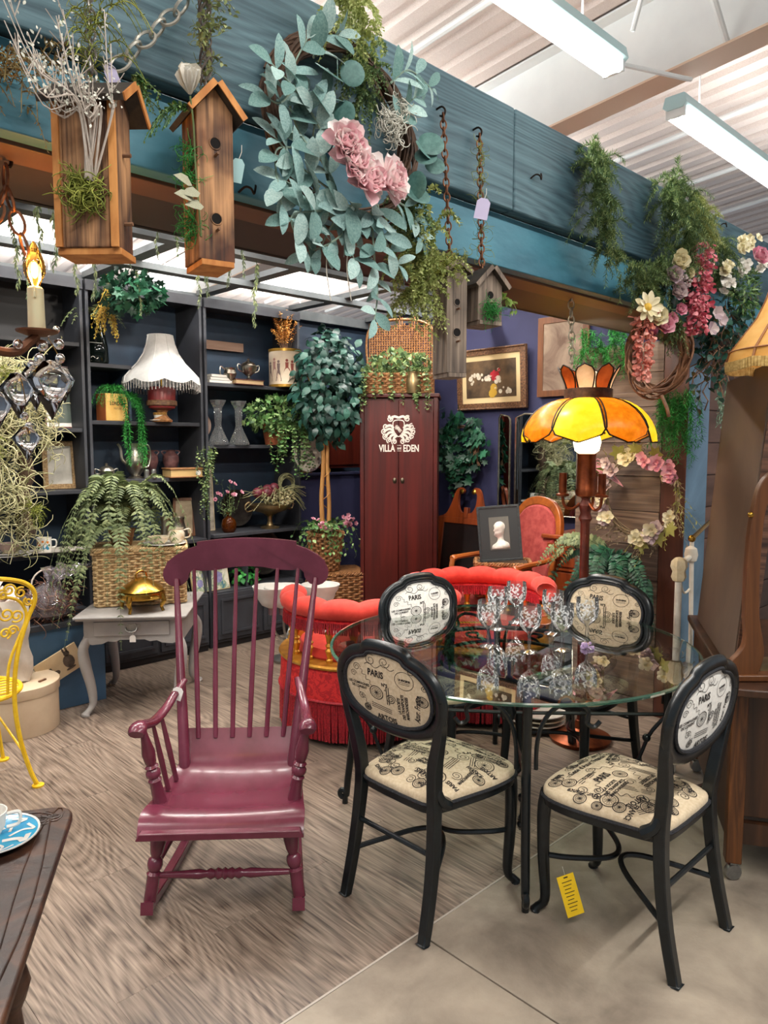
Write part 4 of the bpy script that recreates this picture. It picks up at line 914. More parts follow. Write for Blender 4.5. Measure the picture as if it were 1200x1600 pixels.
# blue bench in front of the left bay
bn = thing('bench', 'blue painted low bench along the bottom of the left shelf bay', 'bench', (1.35, 4.70, 0))
part('front_board', MB().b2((-.75, -.25, .0), (.52, -.235, .50)), m_bluepan, bn, bevel=.002)
part('seat_board', MB().b2((-.75, -.27, .50), (.54, .245, .535)), m_shelf, bn, bevel=.003)
part('end_board', MB().b2((.505, -.235, 0), (.52, .245, .50)), m_bluepan, bn)

m_sil = mat('tarnished_silver', '#8a8478', '#b9b4aa', rough=.28, metal=.95, scale=9)
m_brass = mat('brass', '#94702a', '#bd9342', rough=.25, metal=.95, scale=12)
m_china = mat('white_china', '#dcd8d0', rough=.25, coat=.3)
m_cream = mat('cream_paint', '#d8c6a4', '#cdb995', rough=.6, scale=8)
def lathe_thing(name, lab, cat, loc, prof, mt, seg=24, pname='body', group=None, wob=None):
    t = thing(name, lab, cat, loc, 0, group); part(pname, MB().lathe(prof, seg, wob=wob), mt, t); return t
def handle(t, pts, r, mt, name='handle'): return part(name, MB().tube(spl(pts, 16), r, 6), mt, t)

# ---- bay two
p = S(150, 562); v = lathe_thing('glass_bottle', 'dark green glass bottle with white print on the upper shelf', 'bottle', (p.x, 5.12, 2.1455), [(0, 0), (.07, 0), (.078, .02), (.074, .12), (.06, .19), (.04, .26), (.033, .33), (.04, .345), (.03, .345)], glassmat('green_bottle_glass', '#2c3a33', 1.2, 0, .35, '#16211d'))
b = MB(); fl = lambda V: np.stack([.077 * np.cos(V[:, 0] / .077 - pi / 2 - .6), .077 * np.sin(V[:, 0] / .077 - pi / 2 - .6), V[:, 1]], -1)
pr = Print(); pr.wave(0, .14, .11, .002, 0, .003, 1); pr.wave(0, .04, .05, .008, 0, .004, 1); pr.lines(0, .025, .05, 2, .012, 0, .004); part('white_print', pr.lay(fl), m_china, v, 0)
b = MB(); smb = MB()
for k in range(9):
    a = RNG.uniform(0, 6.28); frond(b, archpath((p.x, 5.12, 2.47), (cos(a), -abs(sin(a)) * .8, .0), RNG.uniform(.16, .34), .5, .35), 12, .06)
o = part('fern_spray', b, m_fern, None, 0); tag(o, 'dried fern fronds standing in the dark green glass bottle', 'foliage')
# hanging yellow dried bunch and leafy clump above it
q = S(167, 440, 4.9); t = thing('dried_bunch', 'yellow dried flower bunch hanging upside down from the lattice', 'dried flowers', (q.x, q.y, 2.72))
b = MB(); sb = MB()
for k in range(42):
    e = np.array([RNG.uniform(-.10, .10), RNG.uniform(-.07, .07), -RNG.uniform(.28, .42)]); sprig(b, spl([(0, 0, 0), (e[0] * .3, e[1] * .3, e[2] * .5), e], 8), 16, LEAFW, .02, .8, .3, .9, .0022, sb)
part('flower_heads', b, mat('dried_yellow', '#8a7a22', rough=.7, island=('#b39c34', '#cdb75a')), t, 0); part('stems', sb, mat('dried_stem', '#b08a3a', rough=.7), t)
q = S(205, 420, 4.7); b = MB(); blob_leaves(b, (0, 0, 0), (.20, .16, .12), 230, LOBE, .06)
o = part('leaf_clump', b, m_deep, None, 0); o.location = (q.x, q.y, 2.585); tag(o, 'clump of green ivy leaves tucked over the lattice above the lamp', 'foliage')

m_shade = mat('white_silk_shade', '#d9d8d6', '#e4e3e0', rough=.8, scale=40, translucent=.35)
p = S(250, 640, 5.06); lp_ = thing('table_lamp', 'white bell-shaped fabric lampshade with beaded fringe on a red lamp base', 'lamp', (p.x, 5.03, 1.7555))
part('base_foot', MB().lathe([(0, 0), (.07, 0), (.075, .012), (.05, .03), (.03, .06), (.045, .085), (0, .09)], 20), m_wickb, lp_)
part('base_body', MB().lathe([(.05, .085), (.092, .10), (.098, .12), (.098, .24), (.09, .25), (0, .26)], 24), mat('dull_red_ceramic', '#5c1a1c', '#7a2a28', rough=.4, scale=12), lp_)
part('base_band', MB().lathe([(.10, .115), (.108, .12), (.108, .15), (.10, .155)], 24), mat('carved_brown_band', '#4a3022', '#7a5a3c', rough=.6, scale=60, bump=.8), lp_)
part('lamp_rod', MB().tube([(0, 0, .25), (0, 0, .60)], .006), m_brass, lp_)
n = 64; th = np.linspace(0, 2 * pi, n, endpoint=False); prof = [(.088, .62), (.10, .56), (.125, .49), (.17, .42), (.225, .36), (.265, .315), (.27, .295)]
P = []
for r_, z_ in prof:
    sc_ = 1 + .035 * np.abs(np.cos(th * 4)) * (r_ / .27); dz = -.02 * np.abs(np.cos(th * 4)) * ((z_ < .3) + .4 * (z_ < .32)); P.append(np.stack([r_ * sc_ * np.cos(th), r_ * sc_ * np.sin(th), z_ + dz], -1))
sh = part('shade', MB().grid(np.array(P)[:, ::-1], cv=True), m_shade, lp_)
b = MB()
for k in range(8): 
    a = k * pi / 4; b.tube([(r_ * 1.04 * cos(a) * (1 + .0), r_ * 1.04 * sin(a), z_ - .02 * (z_ < .3)) for r_, z_ in prof], .004, 5)
b.tube([(x * .09, y * .09, .62) for x, y in circ(1, 32)], .004, 5, closed=True); part('shade_ribs', b, m_shade, sh)
b = MB()
for k in range(72):
    a = k * 2 * pi / 72; r_ = .27 * (1 + .035 * abs(cos(a * 4))); z_ = .292 - .02 * abs(cos(a * 4))
    for j in range(6): b.ball((r_ * cos(a), r_ * sin(a), z_ - .008 - j * .0095), .0048, 5, 3)
fr = part('bead_fringe', b, mat('glass_bead', '#7a7670', '#b5b0aa', rough=.15, scale=60, metal=.3), sh, 60); fr['kind'] = 'stuff'
# tin planter with fern on shelf 1.755
p = S(172, 650); t = thing('tin_planter', 'yellow paper-labelled tin box holding a bright green trailing plant', 'planter', (p.x, 5.10, 1.7555), R(8))
part('box', MB().b2((-.085, -.06, 0), (.085, .06, .19)), mat('yellow_label', '#c79a4c', '#d8b068', rough=.6, scale=12), t, bevel=.003); part('side_face', MB().b2((-.0875, -.058, .002), (-.085, .058, .188)), mat('brown_label_side', '#8a4a24', rough=.6), t)
b = MB(); textmesh(b, 'LONDON', .036, fn=lambda V: np.stack([V[:, 0] + .005, 0 * V[:, 0] - .0606, V[:, 1] + .12], -1), squash=.75, bold=.001); textmesh(b, 'MIXTURE', .02, fn=lambda V: np.stack([V[:, 0] + .005, 0 * V[:, 0] - .0606, V[:, 1] + .085], -1), squash=.75); part('lettering', b, m_ink, t, 0)
b = MB()
for k in range(48):
    a = RNG.uniform(0, 6.28); sprig(b, archpath((0, 0, .19), (cos(a), sin(a) - .3, 0), RNG.uniform(.08, .17), .9, .6), 40, NEED, .024, 1.0, .3, .8)
for k in range(12): sprig(b, spl([(.06, -.06, .2), (.10 + RNG.uniform(0, .05), -.11, .15), (.14 + RNG.uniform(-.02, .04), -.12, -.02), (.15 + RNG.uniform(-.04, .04), -.12, -.2 - RNG.uniform(0, .15))], 12), 110, NEED, .032, 1.1, .3, .9)
for k in range(8): sprig(b, spl([(.0, -.07, .18), (.03, -.12, .08), (.03 + RNG.uniform(-.03, .03), -.13, -.1), (.04, -.13, -.22 - RNG.uniform(0, .1))], 12), 80, NEED, .030, 1.1, .3, .9)
part('plant', b, m_bright, t, 0)
p = S(240, 650); t = thing('teacup', 'white cup with a gold patterned rim on a saucer beside the red lamp base', 'cup', (p.x, 5.04, 1.7555))
part('saucer', MB().lathe([(0, 0), (.045, .002), (.075, .012), (.074, .015), (.04, .006), (0, .005)], 24), m_china, t); part('cup', MB().lathe([(0, .006), (.03, .006), (.042, .03), (.048, .06), (.046, .06), (.038, .03), (0, .012)], 24), m_china, t); part('gold_band', MB().lathe([(.0475, .05), (.0488, .052), (.0496, .066), (.048, .068)], 24), mat('gold_print', '#6b4a26', '#a8803c', rough=.4, scale=90), t)
# shelf 1.345
p = S(208, 735); t = thing('silver_pitcher', 'tall silver coffee pitcher overhung by green trailing plant', 'pitcher', (p.x, 5.10, 1.3455))
part('body', MB().lathe([(0, 0), (.055, 0), (.057, .008), (.03, .02), (.05, .05), (.075, .10), (.078, .13), (.055, .19), (.048, .23), (.06, .255), (.055, .255)], 24), m_sil, t); handle(t, [(.05, 0, .23), (.10, 0, .24), (.12, 0, .17), (.10, 0, .09), (.07, 0, .08)], .006, m_sil); handle(t, [(-.06, 0, .10), (-.10, 0, .14), (-.11, 0, .22), (-.13, 0, .25)], .010, m_sil, 'spout')
p = S(161, 740); t = thing('sugar_bowl', 'small lidded silver sugar bowl at the left end of the middle shelf', 'bowl', (p.x, 5.08, 1.3455))
part('body', MB().lathe([(0, 0), (.035, 0), (.036, .006), (.02, .015), (.05, .04), (.055, .06), (.045, .08), (.03, .09), (.008, .098), (.012, .11), (0, .118)], 20), m_sil, t)
for s_ in (-1, 1): handle(t, [(s_ * .05, 0, .065), (s_ * .08, 0, .075), (s_ * .08, 0, .045), (s_ * .05, 0, .04)], .004, m_sil)
m_urn = mat('plum_mottled_glaze', '#3a2226', '#6a4a48', rough=.4, scale=18)
for px, l in ((240, 'left'), (273, 'right')):
    p = S(px, 725); t = lathe_thing('urn', 'plum-brown mottled urn with rounded shoulders, the %s of a pair behind the wooden book box' % l, 'vase', (p.x, 5.20, 1.3455), [(0, 0), (.03, 0), (.032, .01), (.025, .02), (.045, .06), (.062, .12), (.06, .16), (.035, .185), (.028, .195), (.034, .205), (.028, .205)], m_urn, 20, group='pair of plum urns')
    for s_ in (-1, 1): handle(t, [(s_ * .055, 0, .165), (s_ * .075, 0, .19), (s_ * .05, 0, .20), (s_ * .03, 0, .19)], .005, m_urn)
p = S(277, 740); t = thing('book_box', 'tan leather book-shaped box lying on the middle shelf', 'box', (p.x, 5.06, 1.3455), R(-6))
m_leath = mat('tan_leather', '#7a5232', '#93683f', rough=.5, scale=14); part('cover', MB().b2((-.13, -.09, 0), (.13, .09, .01)), m_leath, t, bevel=.003); part('pages', MB().b2((-.122, -.082, .01), (.122, .085, .06)), mat('cream_pages', '#b99a66', rough=.8), t); part('cover', MB().b2((-.13, -.09, .06), (.13, .09, .072)), m_leath, t, bevel=.003); part('sticker', MB().lathe([(0, 0), (.02, 0), (.02, .001), (0, .001)], 16, (.09, -.0835, .035), axis=(0, -1, 0)), m_tagw, t)
for px, l in ((229, 'left'), (240, 'right')):
    p = S(px, 738, 5.03); lathe_thing('salt_shaker', 'small pewter shaker, the %s one of the two before the book box' % l, 'shaker', (p.x, 5.03, 1.3455), [(0, 0), (.02, 0), (.022, .01), (.016, .03), (.02, .05), (.016, .065), (0, .07)], m_pew, 14, group='pair of pewter shakers')
# shelf .88
p = S(271, 833); t = thing('silver_tankard', 'squat silver tankard with a handle beside the small framed picture', 'cup', (p.x, 5.06, .8805)); part('body', MB().lathe([(0, 0), (.06, 0), (.065, .02), (.068, .05), (.05, .10), (.042, .14), (.05, .165), (.046, .165)], 24), m_sil, t); handle(t, [(-.045, 0, .15), (-.09, 0, .13), (-.09, 0, .06), (-.06, 0, .04)], .006, m_sil)
def framed(name, lab, loc, rotz, w_, h_, fw, fm, pic, lean=0.0, depth=.02, matw=0.0, matm=None, cat='picture'):
    t = thing(name, lab, cat, loc); t.rotation_euler = (lean, 0, rotz)       # faces local -Y, base at z=0
    fr = part('frame', MB().ring(rrect(w_, h_, .003, 2, (0, h_ / 2)), rrect(w_ - 2 * fw, h_ - 2 * fw, .003, 2, (0, h_ / 2)), depth, 'xz'), fm, t, bevel=.003)
    if matw: part('mat_board', MB().b2((-w_ / 2 + fw, -.004, fw), (w_ / 2 - fw, .0, h_ - fw)), matm or m_cream, t)
    q = fw + matw; part('picture', MB().b2((-w_ / 2 + q, -.0065 if matw else -.004, q), (w_ / 2 - q, .004, h_ - q)), pic, t)
    return t
m_redwood = wood('mahogany', '#3f140d', '#6b2616', 'z', scale=6, rough=.35, coat=.3)
m_brwood = wood('brown_frame_wood', '#4a2c1a', '#7a4c2c', 'z', scale=8, rough=.4)
m_sketch = mat('sepia_sketch_paper', '#8a7a64', '#b5a58a', rough=.8, scale=9, detail=6, dist=1)
p = S(292, 832); framed('framed_picture', 'small picture in a red-brown wooden frame leaning on the lower shelf', (p.x, 5.18, .8805), R(-35), .17, .30, .022, m_brwood, m_sketch, R(-8))
# ivy trailing at the upright between bays two and three
p = S(320, 705, 4.95); b = MB(); sb = MB()
for k in range(9): vine(b, hangpath((RNG.uniform(-.06, .06), RNG.uniform(-.04, .02), .0), RNG.uniform(.25, .6), 10, .05), 46, LOBE3, .022, .0012, sb)
t = thing('trailing_ivy', 'fine-leaved ivy trailing down the upright beside the amber bottle', 'plant', (p.x, 4.94, 1.58)); part('leaves', b, m_cyp, t, 0); part('stems', sb, m_stem, t)

# ---- bay three
p = S(330, 590); t = thing('paper_stack', 'white papers stacked flat at the left of the top shelf', 'papers', (p.x + .02, 5.10, 2.0655))
for k in range(3): part('sheet_bundle', MB().box((.004 * k, 0, .012 + k * .022), (.20, .14, .019), (0, 0, .04 * k)), m_china, t)
p = S(372, 597); t = thing('book', 'dark red book lying under the silver sugar urn', 'book', (p.x + .02, 5.08, 2.0655), .05); m_bk = mat('dark_red_cloth', '#3a1614', '#4c2220', rough=.6, scale=20); part('cover', MB().b2((-.14, -.08, 0), (.14, .08, .006)), m_bk, t); part('pages', MB().b2((-.132, -.075, .006), (.132, .07, .036)), mat('old_pages', '#a58a66', rough=.8), t); part('cover', MB().b2((-.14, -.08, .036), (.14, .08, .042)), m_bk, t)
p = S(382, 590); t = thing('silver_urn', 'lidded two-handled silver urn standing on the red book', 'urn', (p.x, 5.08, 2.108)); part('body', MB().lathe([(0, 0), (.035, 0), (.036, .005), (.012, .02), (.012, .03), (.05, .06), (.068, .09), (.07, .11), (.06, .115)], 24), m_sil, t); part('lid', MB().lathe([(.062, .115), (.05, .135), (.02, .15), (.008, .155), (.012, .168), (0, .178)], 24), m_sil, t)
for s_ in (-1, 1): handle(t, [(s_ * .05, 0, .06), (s_ * .095, 0, .08), (s_ * .10, 0, .12), (s_ * .075, 0, .118)], .005, m_sil)
p = S(350, 597); t = thing('silver_creamer', 'small silver creamer left of the lidded urn', 'jug', (p.x, 5.05, 2.0655)); part('body', MB().lathe([(0, 0), (.03, 0), (.012, .02), (.04, .05), (.052, .08), (.04, .11), (.046, .125), (.042, .125)], 20), m_sil, t); handle(t, [(-.045, 0, .11), (-.085, 0, .13), (-.085, 0, .07), (-.05, 0, .06)], .005, m_sil)
p = S(437, 600); t = thing('drum_box', 'cream drum box printed with ladies in long gowns, gold bands', 'box', (p.x, 5.06, 2.0655)); rb = .135
part('wall', MB().lathe([(rb - .004, .012), (rb, .012), (rb, .30), (rb - .004, .30), (rb - .004, .02)], 40), mat('cream_parchment', '#c9b8a0', '#d9cab4', rough=.7, scale=6), t)
m_gilt = mat('gilt_band', '#8d6a24', '#b48c3c', rough=.35, metal=.6, scale=20)
for z0, z1 in ((0, .022), (.29, .312)): part('gold_band', MB().lathe([(0, z0), (rb + .003, z0), (rb + .003, z1), (rb - .006, z1)] if z0 == 0 else [(rb - .006, z0), (rb + .003, z0), (rb + .003, z1), (rb - .006, z1)], 40), m_gilt, t)
def on_drum(V): a = -pi / 2 - .75 + V[:, 0] / rb; r_ = rb + .0008; return np.stack([r_ * np.cos(a), r_ * np.sin(a), V[:, 1]], -1)
m_gown = [mat('gown_rust', '#7a3a30', rough=.8), mat('gown_grey', '#6a5a58', rough=.8), mat('gown_rose', '#a07a74', rough=.8)]
for k, (u, h_, mm, wd_) in enumerate(((-.13, .16, 1, .05), (-.08, .19, 2, .06), (-.04, .17, 1, .045), (.03, .18, 0, .09), (.075, .17, 0, .05), (.12, .16, 1, .04))):
    b = MB(); o2 = [(u - wd_ * .6, .045), (u + wd_ * .6, .045), (u + wd_ * .25, .045 + h_ * .55), (u + .012, .045 + h_ * .62), (u + .014, .045 + h_ * .85), (u - .014, .045 + h_ * .85), (u - .012, .045 + h_ * .62), (u - wd_ * .2, .045 + h_ * .55)]
    V = np.array([(a, c, 0) for a, c in o2]); b.raw(on_drum(V), [tuple(range(8))]); hd = circ(.012, 10, (u, .045 + h_ * .93)); b.raw(on_drum(np.column_stack([hd, np.zeros(10)])), [tuple(range(10))]); part('lady_print', b, m_gown[mm], t, 0)
b = MB(); sb = MB()
for k in range(46):
    a = RNG.uniform(0, 6.28); r_ = RNG.uniform(0, .10); e = np.array([cos(a) * r_ * 1.7, sin(a) * r_ * 1.5, .31 + RNG.uniform(.12, .32)]); sprig(b, spl([(cos(a) * r_ * .5, sin(a) * r_ * .5, .30), e * .6 + np.array([0, 0, .13]), e], 7), 26, LEAFW, .021, 1.2, .6, .8, .0012, sb, .0, .25)
o = thing('dried_flowers', 'orange-brown dried flowers filling the cream drum box', 'dried flowers', (p.x, 5.06, 2.08)); part('flower_heads', b, mat('dried_orange', '#b5782c', rough=.75, island=('#d89a48', '#e8b46a')), o, 0); part('stems', sb, m_twig, o)
m_pres = glassmat('pressed_glass', '#f0f4f2', 1.6, .02, .05)
cstick = [(0, 0), (.085, 0), (.087, .012), (.07, .05), (.04, .11), (.026, .15), (.030, .20), (.034, .28), (.05, .31), (.066, .335), (.066, .345), (.02, .345), (.02, .31)]
for px, l in ((333, 'left'), (365, 'right')):
    p = S(px, 696); lathe_thing('candlestick', 'clear fluted glass candlestick, the %s of a matching pair' % l, 'candlestick', (p.x, 5.06, 1.5905), cstick, m_pres, 12, wob=lambda th, z: 1 + .05 * np.cos(6 * th)[None] + 0 * z[:, None], group='pair of glass candlesticks')
p = S(325, 690); t = thing('oval_plate', 'pink-brown oval plate standing behind the glass candlesticks', 'plate', (p.x - .0, 5.30, 1.60)); part('dish', MB().lathe([(0, 0), (.08, .004), (.11, .02), (.115, .022), (.11, .027), (.08, .012), (0, .008)], 28, (0, 0, .15), axis=(0, -1, .15)), mat('rose_china', '#a08070', '#8a6a5a', rough=.35, scale=10), t); part('stand', MB().b2((-.05, -.03, 0), (.05, .02, .05)), m_twig, t)
p = S(418, 692); t = thing('potted_ivy', 'variegated ivy spilling from a terracotta pot on the third bay shelf', 'plant', (p.x, 5.05, 1.5905)); part('pot', MB().lathe([(0, 0), (.07, 0), (.095, .15), (.105, .15), (.105, .18), (.09, .18), (.085, .14), (0, .14)], 24), mat('terracotta', '#7a3c22', '#93502e', rough=.8, scale=14), t)
b = MB(); sb = MB(); blob_leaves(b, (0, -.02, .24), (.29, .16, .15), 560, LOBE, .042, .25, .35)
for k in range(15):
    x_ = RNG.uniform(-.2, .22); vine(b, spl([(x_ * .4, -.05, .18), (x_ * .9, -.2, .16), (x_ * 1.1, -.22, .0), (x_ * 1.15 + RNG.uniform(-.04, .04), -.22, -RNG.uniform(.05, .28))], 12), 36, LOBE, .034, .0016, sb)
part('leaves', b, m_ivy, t, 0); part('stems', sb, m_stem, t)
# lower shelf of bay three
p = S(332, 824); framed('greeting_board', 'tall pale printed board leaning at the left of the compote', (p.x, 5.22, .9005), R(-8), .13, .50, .006, m_cream, mat('floral_print_paper', '#8f8578', '#c2b7a6', rough=.8, scale=22, detail=4), R(-5))
p = S(345, 822); t = thing('amber_bottle', 'round amber glass bottle holding pink flowers', 'bottle', (p.x, 5.02, .9005)); part('glass', MB().lathe([(0, 0), (.04, 0), (.055, .02), (.06, .06), (.05, .10), (.02, .125), (.018, .16), (.023, .165)], 20), glassmat('amber_glass', '#8a4a18', 1.1, 0, .3, '#6b340e'), t)
b = MB(); sb = MB(); fb = MB()
for k in range(14):
    a = RNG.uniform(0, 6.28); e = np.array([cos(a) * .11, sin(a) * .09, .30 + RNG.uniform(-.04, .14)]); sprig(b, spl([(0, 0, .15), e * .6, e], 7), 10, LEAFN, .035, .8, .3, .6, .0012, sb)
    if k < 9: bloom(fb, e, (cos(a) * .4, -.7, .6), .022, ((5, 1.2, 1), (5, .6, .7)))
m_pinkf = mat('pink_petal', '#c77a92', rough=.6, island=('#d895a6', '#e5b3be'), translucent=.2)
part('foliage', b, m_cyp, t, 0); part('stems', sb, m_stem, t); part('flowers', fb, m_pinkf, t, 0)
p = S(411, 818); t = thing('compote', 'antique brass footed compote bowl with curled handles', 'bowl', (p.x, 5.04, .9005)); m_abr = mat('antique_brass', '#7d6a4a', '#a58f68', rough=.32, metal=.85, scale=10)
part('bowl', MB().lathe([(0, 0), (.075, 0), (.078, .012), (.03, .025), (.018, .06), (.022, .10), (.06, .125), (.14, .15), (.175, .19), (.18, .20), (.172, .20), (.13, .16), (0, .13)], 32), m_abr, t)
for s_ in (-1, 1): handle(t, [(s_ * .15, 0, .165), (s_ * .22, 0, .15), (s_ * .24, 0, .20), (s_ * .20, 0, .225), (s_ * .19, 0, .20)], .006, m_abr)
t = thing('dried_arrangement', 'dried hydrangea, berries and grasses heaped in the brass compote', 'dried flowers', (p.x, 5.04, 1.08))
b = MB(); 
for (x_, y_, z_) in ((.12, -.08, .08), (.05, -.10, .06)): blob_leaves(b, (x_, y_, z_), (.075, .06, .055), 150, LEAFW, .024, 0, .7)
part('cream_hydrangea', b, mat('cream_hydrangea', '#8d8258', rough=.7, island=('#b5aa7c', '#cfc6a0')), t, 0)
b = MB()
for (x_, y_, z_) in ((-.13, -.02, .12), (-.02, 0, .14), (.0, -.03, .1), (.06, .02, .15), (-.06, -.05, .12)): b.ball((x_, y_, z_), .045, 12, 8)
part('dark_pods', b, mat('plum_pod', '#4a1822', '#6b2a34', rough=.5, scale=30), t)
b = MB()
for k in range(40): 
    a = RNG.uniform(0, 6.28); b.tube(spl([(RNG.uniform(-.1, .1), RNG.uniform(-.05, .05), .05), (.13 * cos(a), -.08 + .1 * sin(a), .10 + RNG.uniform(0, .08)), (.30 * cos(a), -.08 + .14 * sin(a), .06 + RNG.uniform(-.1, .12))], 9), .0022, 4)
for k in range(12): b.tube([(.16 + .07 * cos(q) , -.02 + .02 * sin(q + k), .16 + .07 * sin(q) + .004 * k) for q in np.linspace(0, 2 * pi, 20)], .0025, 4)
part('grasses', b, mat('dried_grass', '#6b6a48', '#8d8a62', rough=.7, scale=30), t)
b = MB()
for k in range(46): b.ball((RNG.uniform(-.12, .0), RNG.uniform(-.1, -.02), RNG.uniform(.03, .12)), RNG.uniform(.010, .016), 7, 5)
part('berries', b, mat('green_berry', '#6f6a4a', '#8f8a66', rough=.4, scale=30), t)
p = S(382, 812); t = thing('round_tray', 'dark beaded round tray standing behind the brass compote', 'tray', (p.x, 5.26, .905)); part('dish', MB().lathe([(0, 0), (.13, .0), (.15, .012), (.155, .012), (.15, .02), (.13, .008), (0, .008)], 36, (0, 0, .16), axis=(0, -1, .12)), mat('dark_pewter', '#2e2a28', '#4a4440', rough=.35, metal=.7, scale=12), t)
t2 = copy_tree(t); q = S(418, 850); t2.location = (q.x, 5.22, .475); t2.scale = (1.25, 1.25, 1.25); tag(t2, 'dark beaded round tray standing in the cubby under the compote shelf', 'tray')
# painted flower canvas on the base counter
q = S(335, 925, 4.98); t = thing('flower_painting', 'unframed floral canvas in blue and cream leaning on the base cabinet top', 'picture', (q.x, 5.02, .4525)); t.rotation_euler = (R(-12), 0, R(4))
part('canvas', MB().b2((-.17, -.008, 0), (.17, .008, .26)), mat('canvas_edge', '#c2a878', rough=.7), t); m_fp = mat('painted_flowers', '#c9c4b4', '#3f6a74', rough=.7, kind='noise', scale=14, detail=3, dist=1.5, lo=.42, hi=.62, c3='#8f9a7a'); part('painting', MB().b2((-.165, -.0095, .005), (.165, -.008, .255)), m_fp, t)
b = MB()
for (u, v_, r_) in ((.07, .10, .045), (-.05, .13, .03), (-.10, .07, .03)): b.raw([(u + r_ * x * RNG.uniform(.7, 1.1), -.0105, v_ + r_ * y) for x, y in circ(1, 14)], [tuple(range(14))])
part('painted_blooms', b, mat('violet_blue_paint', '#5a5a8a', '#8a86a8', rough=.7, scale=30), t, 0)
q = S(390, 905, 5.0); t = thing('green_spray', 'small green leafy spray lying on the base cabinet behind the rocking chair', 'foliage', (q.x, 5.08, .46)); b = MB(); blob_leaves(b, (0, 0, .07), (.12, .08, .07), 90, LEAFW, .05); part('leaves', b, m_bright, t, 0)

# ---- three-armed floor lamp with white glass shades, partly behind the rocking chair
m_wsh = mat('white_fluted_glass', '#d3d1cc', '#dedcd8', rough=.3, scale=12, translucent=.2)
q = onz(470, 1020, 0); t = thing('floor_lamp', 'low three-armed lamp with white fluted glass bowl shades beyond the rocking chair', 'lamp', (3.22, 4.32, 0))
part('base', MB().lathe([(0, 0), (.14, 0), (.145, .02), (.05, .04), (.02, .07), (0, .08)], 28), m_pew, t); part('pole', MB().tube([(0, 0, .05), (0, 0, .58)], .014), m_pew, t)
for px, py in ((399, 945), (434, 940), (512, 927)):
    w_ = onz(px, py, .62); loc = Vector((w_.x, w_.y, .58)); d_ = Vector((loc.x - 3.22, loc.y - 4.32, 0))
    if d_.length > .55: d_ = d_ * (.55 / d_.length)
    ar = part('arm', MB().tube(spl([(0, 0, .30), (d_.x * .4, d_.y * .4, .22), (d_.x * .9, d_.y * .9, .34), (d_.x, d_.y, .48)], 16), .008, 8), m_pew, t); part('socket', MB().lathe([(0, .46), (.028, .47), (.032, .52), (0, .53)], 14, (d_.x, d_.y, 0)), mat('pink_grey_metal', '#7a6468', rough=.4, metal=.5), ar)
    part('glass_shade', MB().lathe([(.03, .515), (.07, .535), (.095, .575), (.10, .60), (.118, .625), (.13, .66), (.124, .66), (.112, .63), (.092, .602), (.088, .578), (.065, .545), (.03, .525)], 32, (d_.x, d_.y, 0)), m_wsh, ar)

# ---- items of the left bay
p = S(15, 858, 5.0); t = thing('bowl_and_plates', 'pink china bowl on two stacked plates at the left edge shelf', 'bowl', (p.x, 4.99, .8805))
for k in range(2): part('plate', MB().lathe([(0, .0), (.07, .0), (.125 - .02 * k, .012), (.124 - .02 * k, .016), (.06, .006), (0, .006)], 28, (0, 0, k * .012)), m_china, t)
part('bowl', MB().lathe([(0, .022), (.035, .022), (.06, .05), (.075, .085), (.072, .085), (.055, .05), (0, .03)], 28), mat('pink_china', '#c9a79a', '#d4b8aa', rough=.3, scale=10), t)
p = S(85, 850, 5.0); t = thing('oval_tray', 'white oval platter under the floral mug', 'plate', (p.x + .02, 5.0, .8805)); t.scale = (1.9, 1, 1); part('dish', MB().lathe([(0, 0), (.08, 0), (.115, .012), (.115, .016), (.07, .006), (0, .006)], 36), mat('platter_china', '#b5aca2', '#c6bdb2', rough=.35, scale=8), t)
p = S(67, 848, 5.0); t = thing('mug', 'white mug painted with blue and orange flowers', 'mug', (p.x, 4.98, .8868)); part('body', MB().lathe([(0, 0), (.043, 0), (.046, .01), (.046, .098), (.042, .098), (.042, .012), (0, .01)], 24), m_china, t); handle(t, [(.044, .0, .08), (.075, 0, .075), (.075, 0, .035), (.044, 0, .03)], .005, m_china)
def on_mug(V): a = -pi / 2 - .5 + V[:, 0] / .046; return np.stack([.0466 * np.cos(a), .0466 * np.sin(a), V[:, 1]], -1)
for nm, c_, pts in (('blue_flower', '#2f7fa0', ((.015, .045, .016), (.03, .03, .010), (.0, .03, .010))), ('orange_flower', '#d07a30', ((-.025, .06, .014), (.0, .075, .008), (.03, .07, .008))), ('leaf_print', '#5a7a4a', ((-.03, .035, .009), (.04, .05, .008)))):
    b = MB()
    for (u, v_, r_) in pts: c_2 = circ(r_, 9, (u, v_)); b.raw(on_mug(np.column_stack([c_2, np.zeros(9)])), [tuple(range(9))])
    part(nm, b, mat(nm + '_paint', c_, rough=.4), t, 0)
p = S(103, 660); framed('framed_mirror', 'white-matted picture in a dark red frame on the left bay upper shelf', (p.x, 5.22, 1.7005), R(-10), .21, .43, .012, m_redwood, mat('dark_green_picture', '#2a3630', '#46564a', rough=.4, scale=6), R(-6), matw=.028, matm=m_china)
p = S(100, 755); framed('framed_sketch', 'picture in a carved cream and gold frame on the left bay lower shelf', (p.x, 5.2, 1.2855), R(-10), .22, .33, .034, mat('carved_gold_frame', '#7a5c38', '#b8986a', rough=.5, scale=80, bump=.8), mat('pale_sketch', '#a8a49c', '#c6c2ba', rough=.7, scale=12), R(-6))
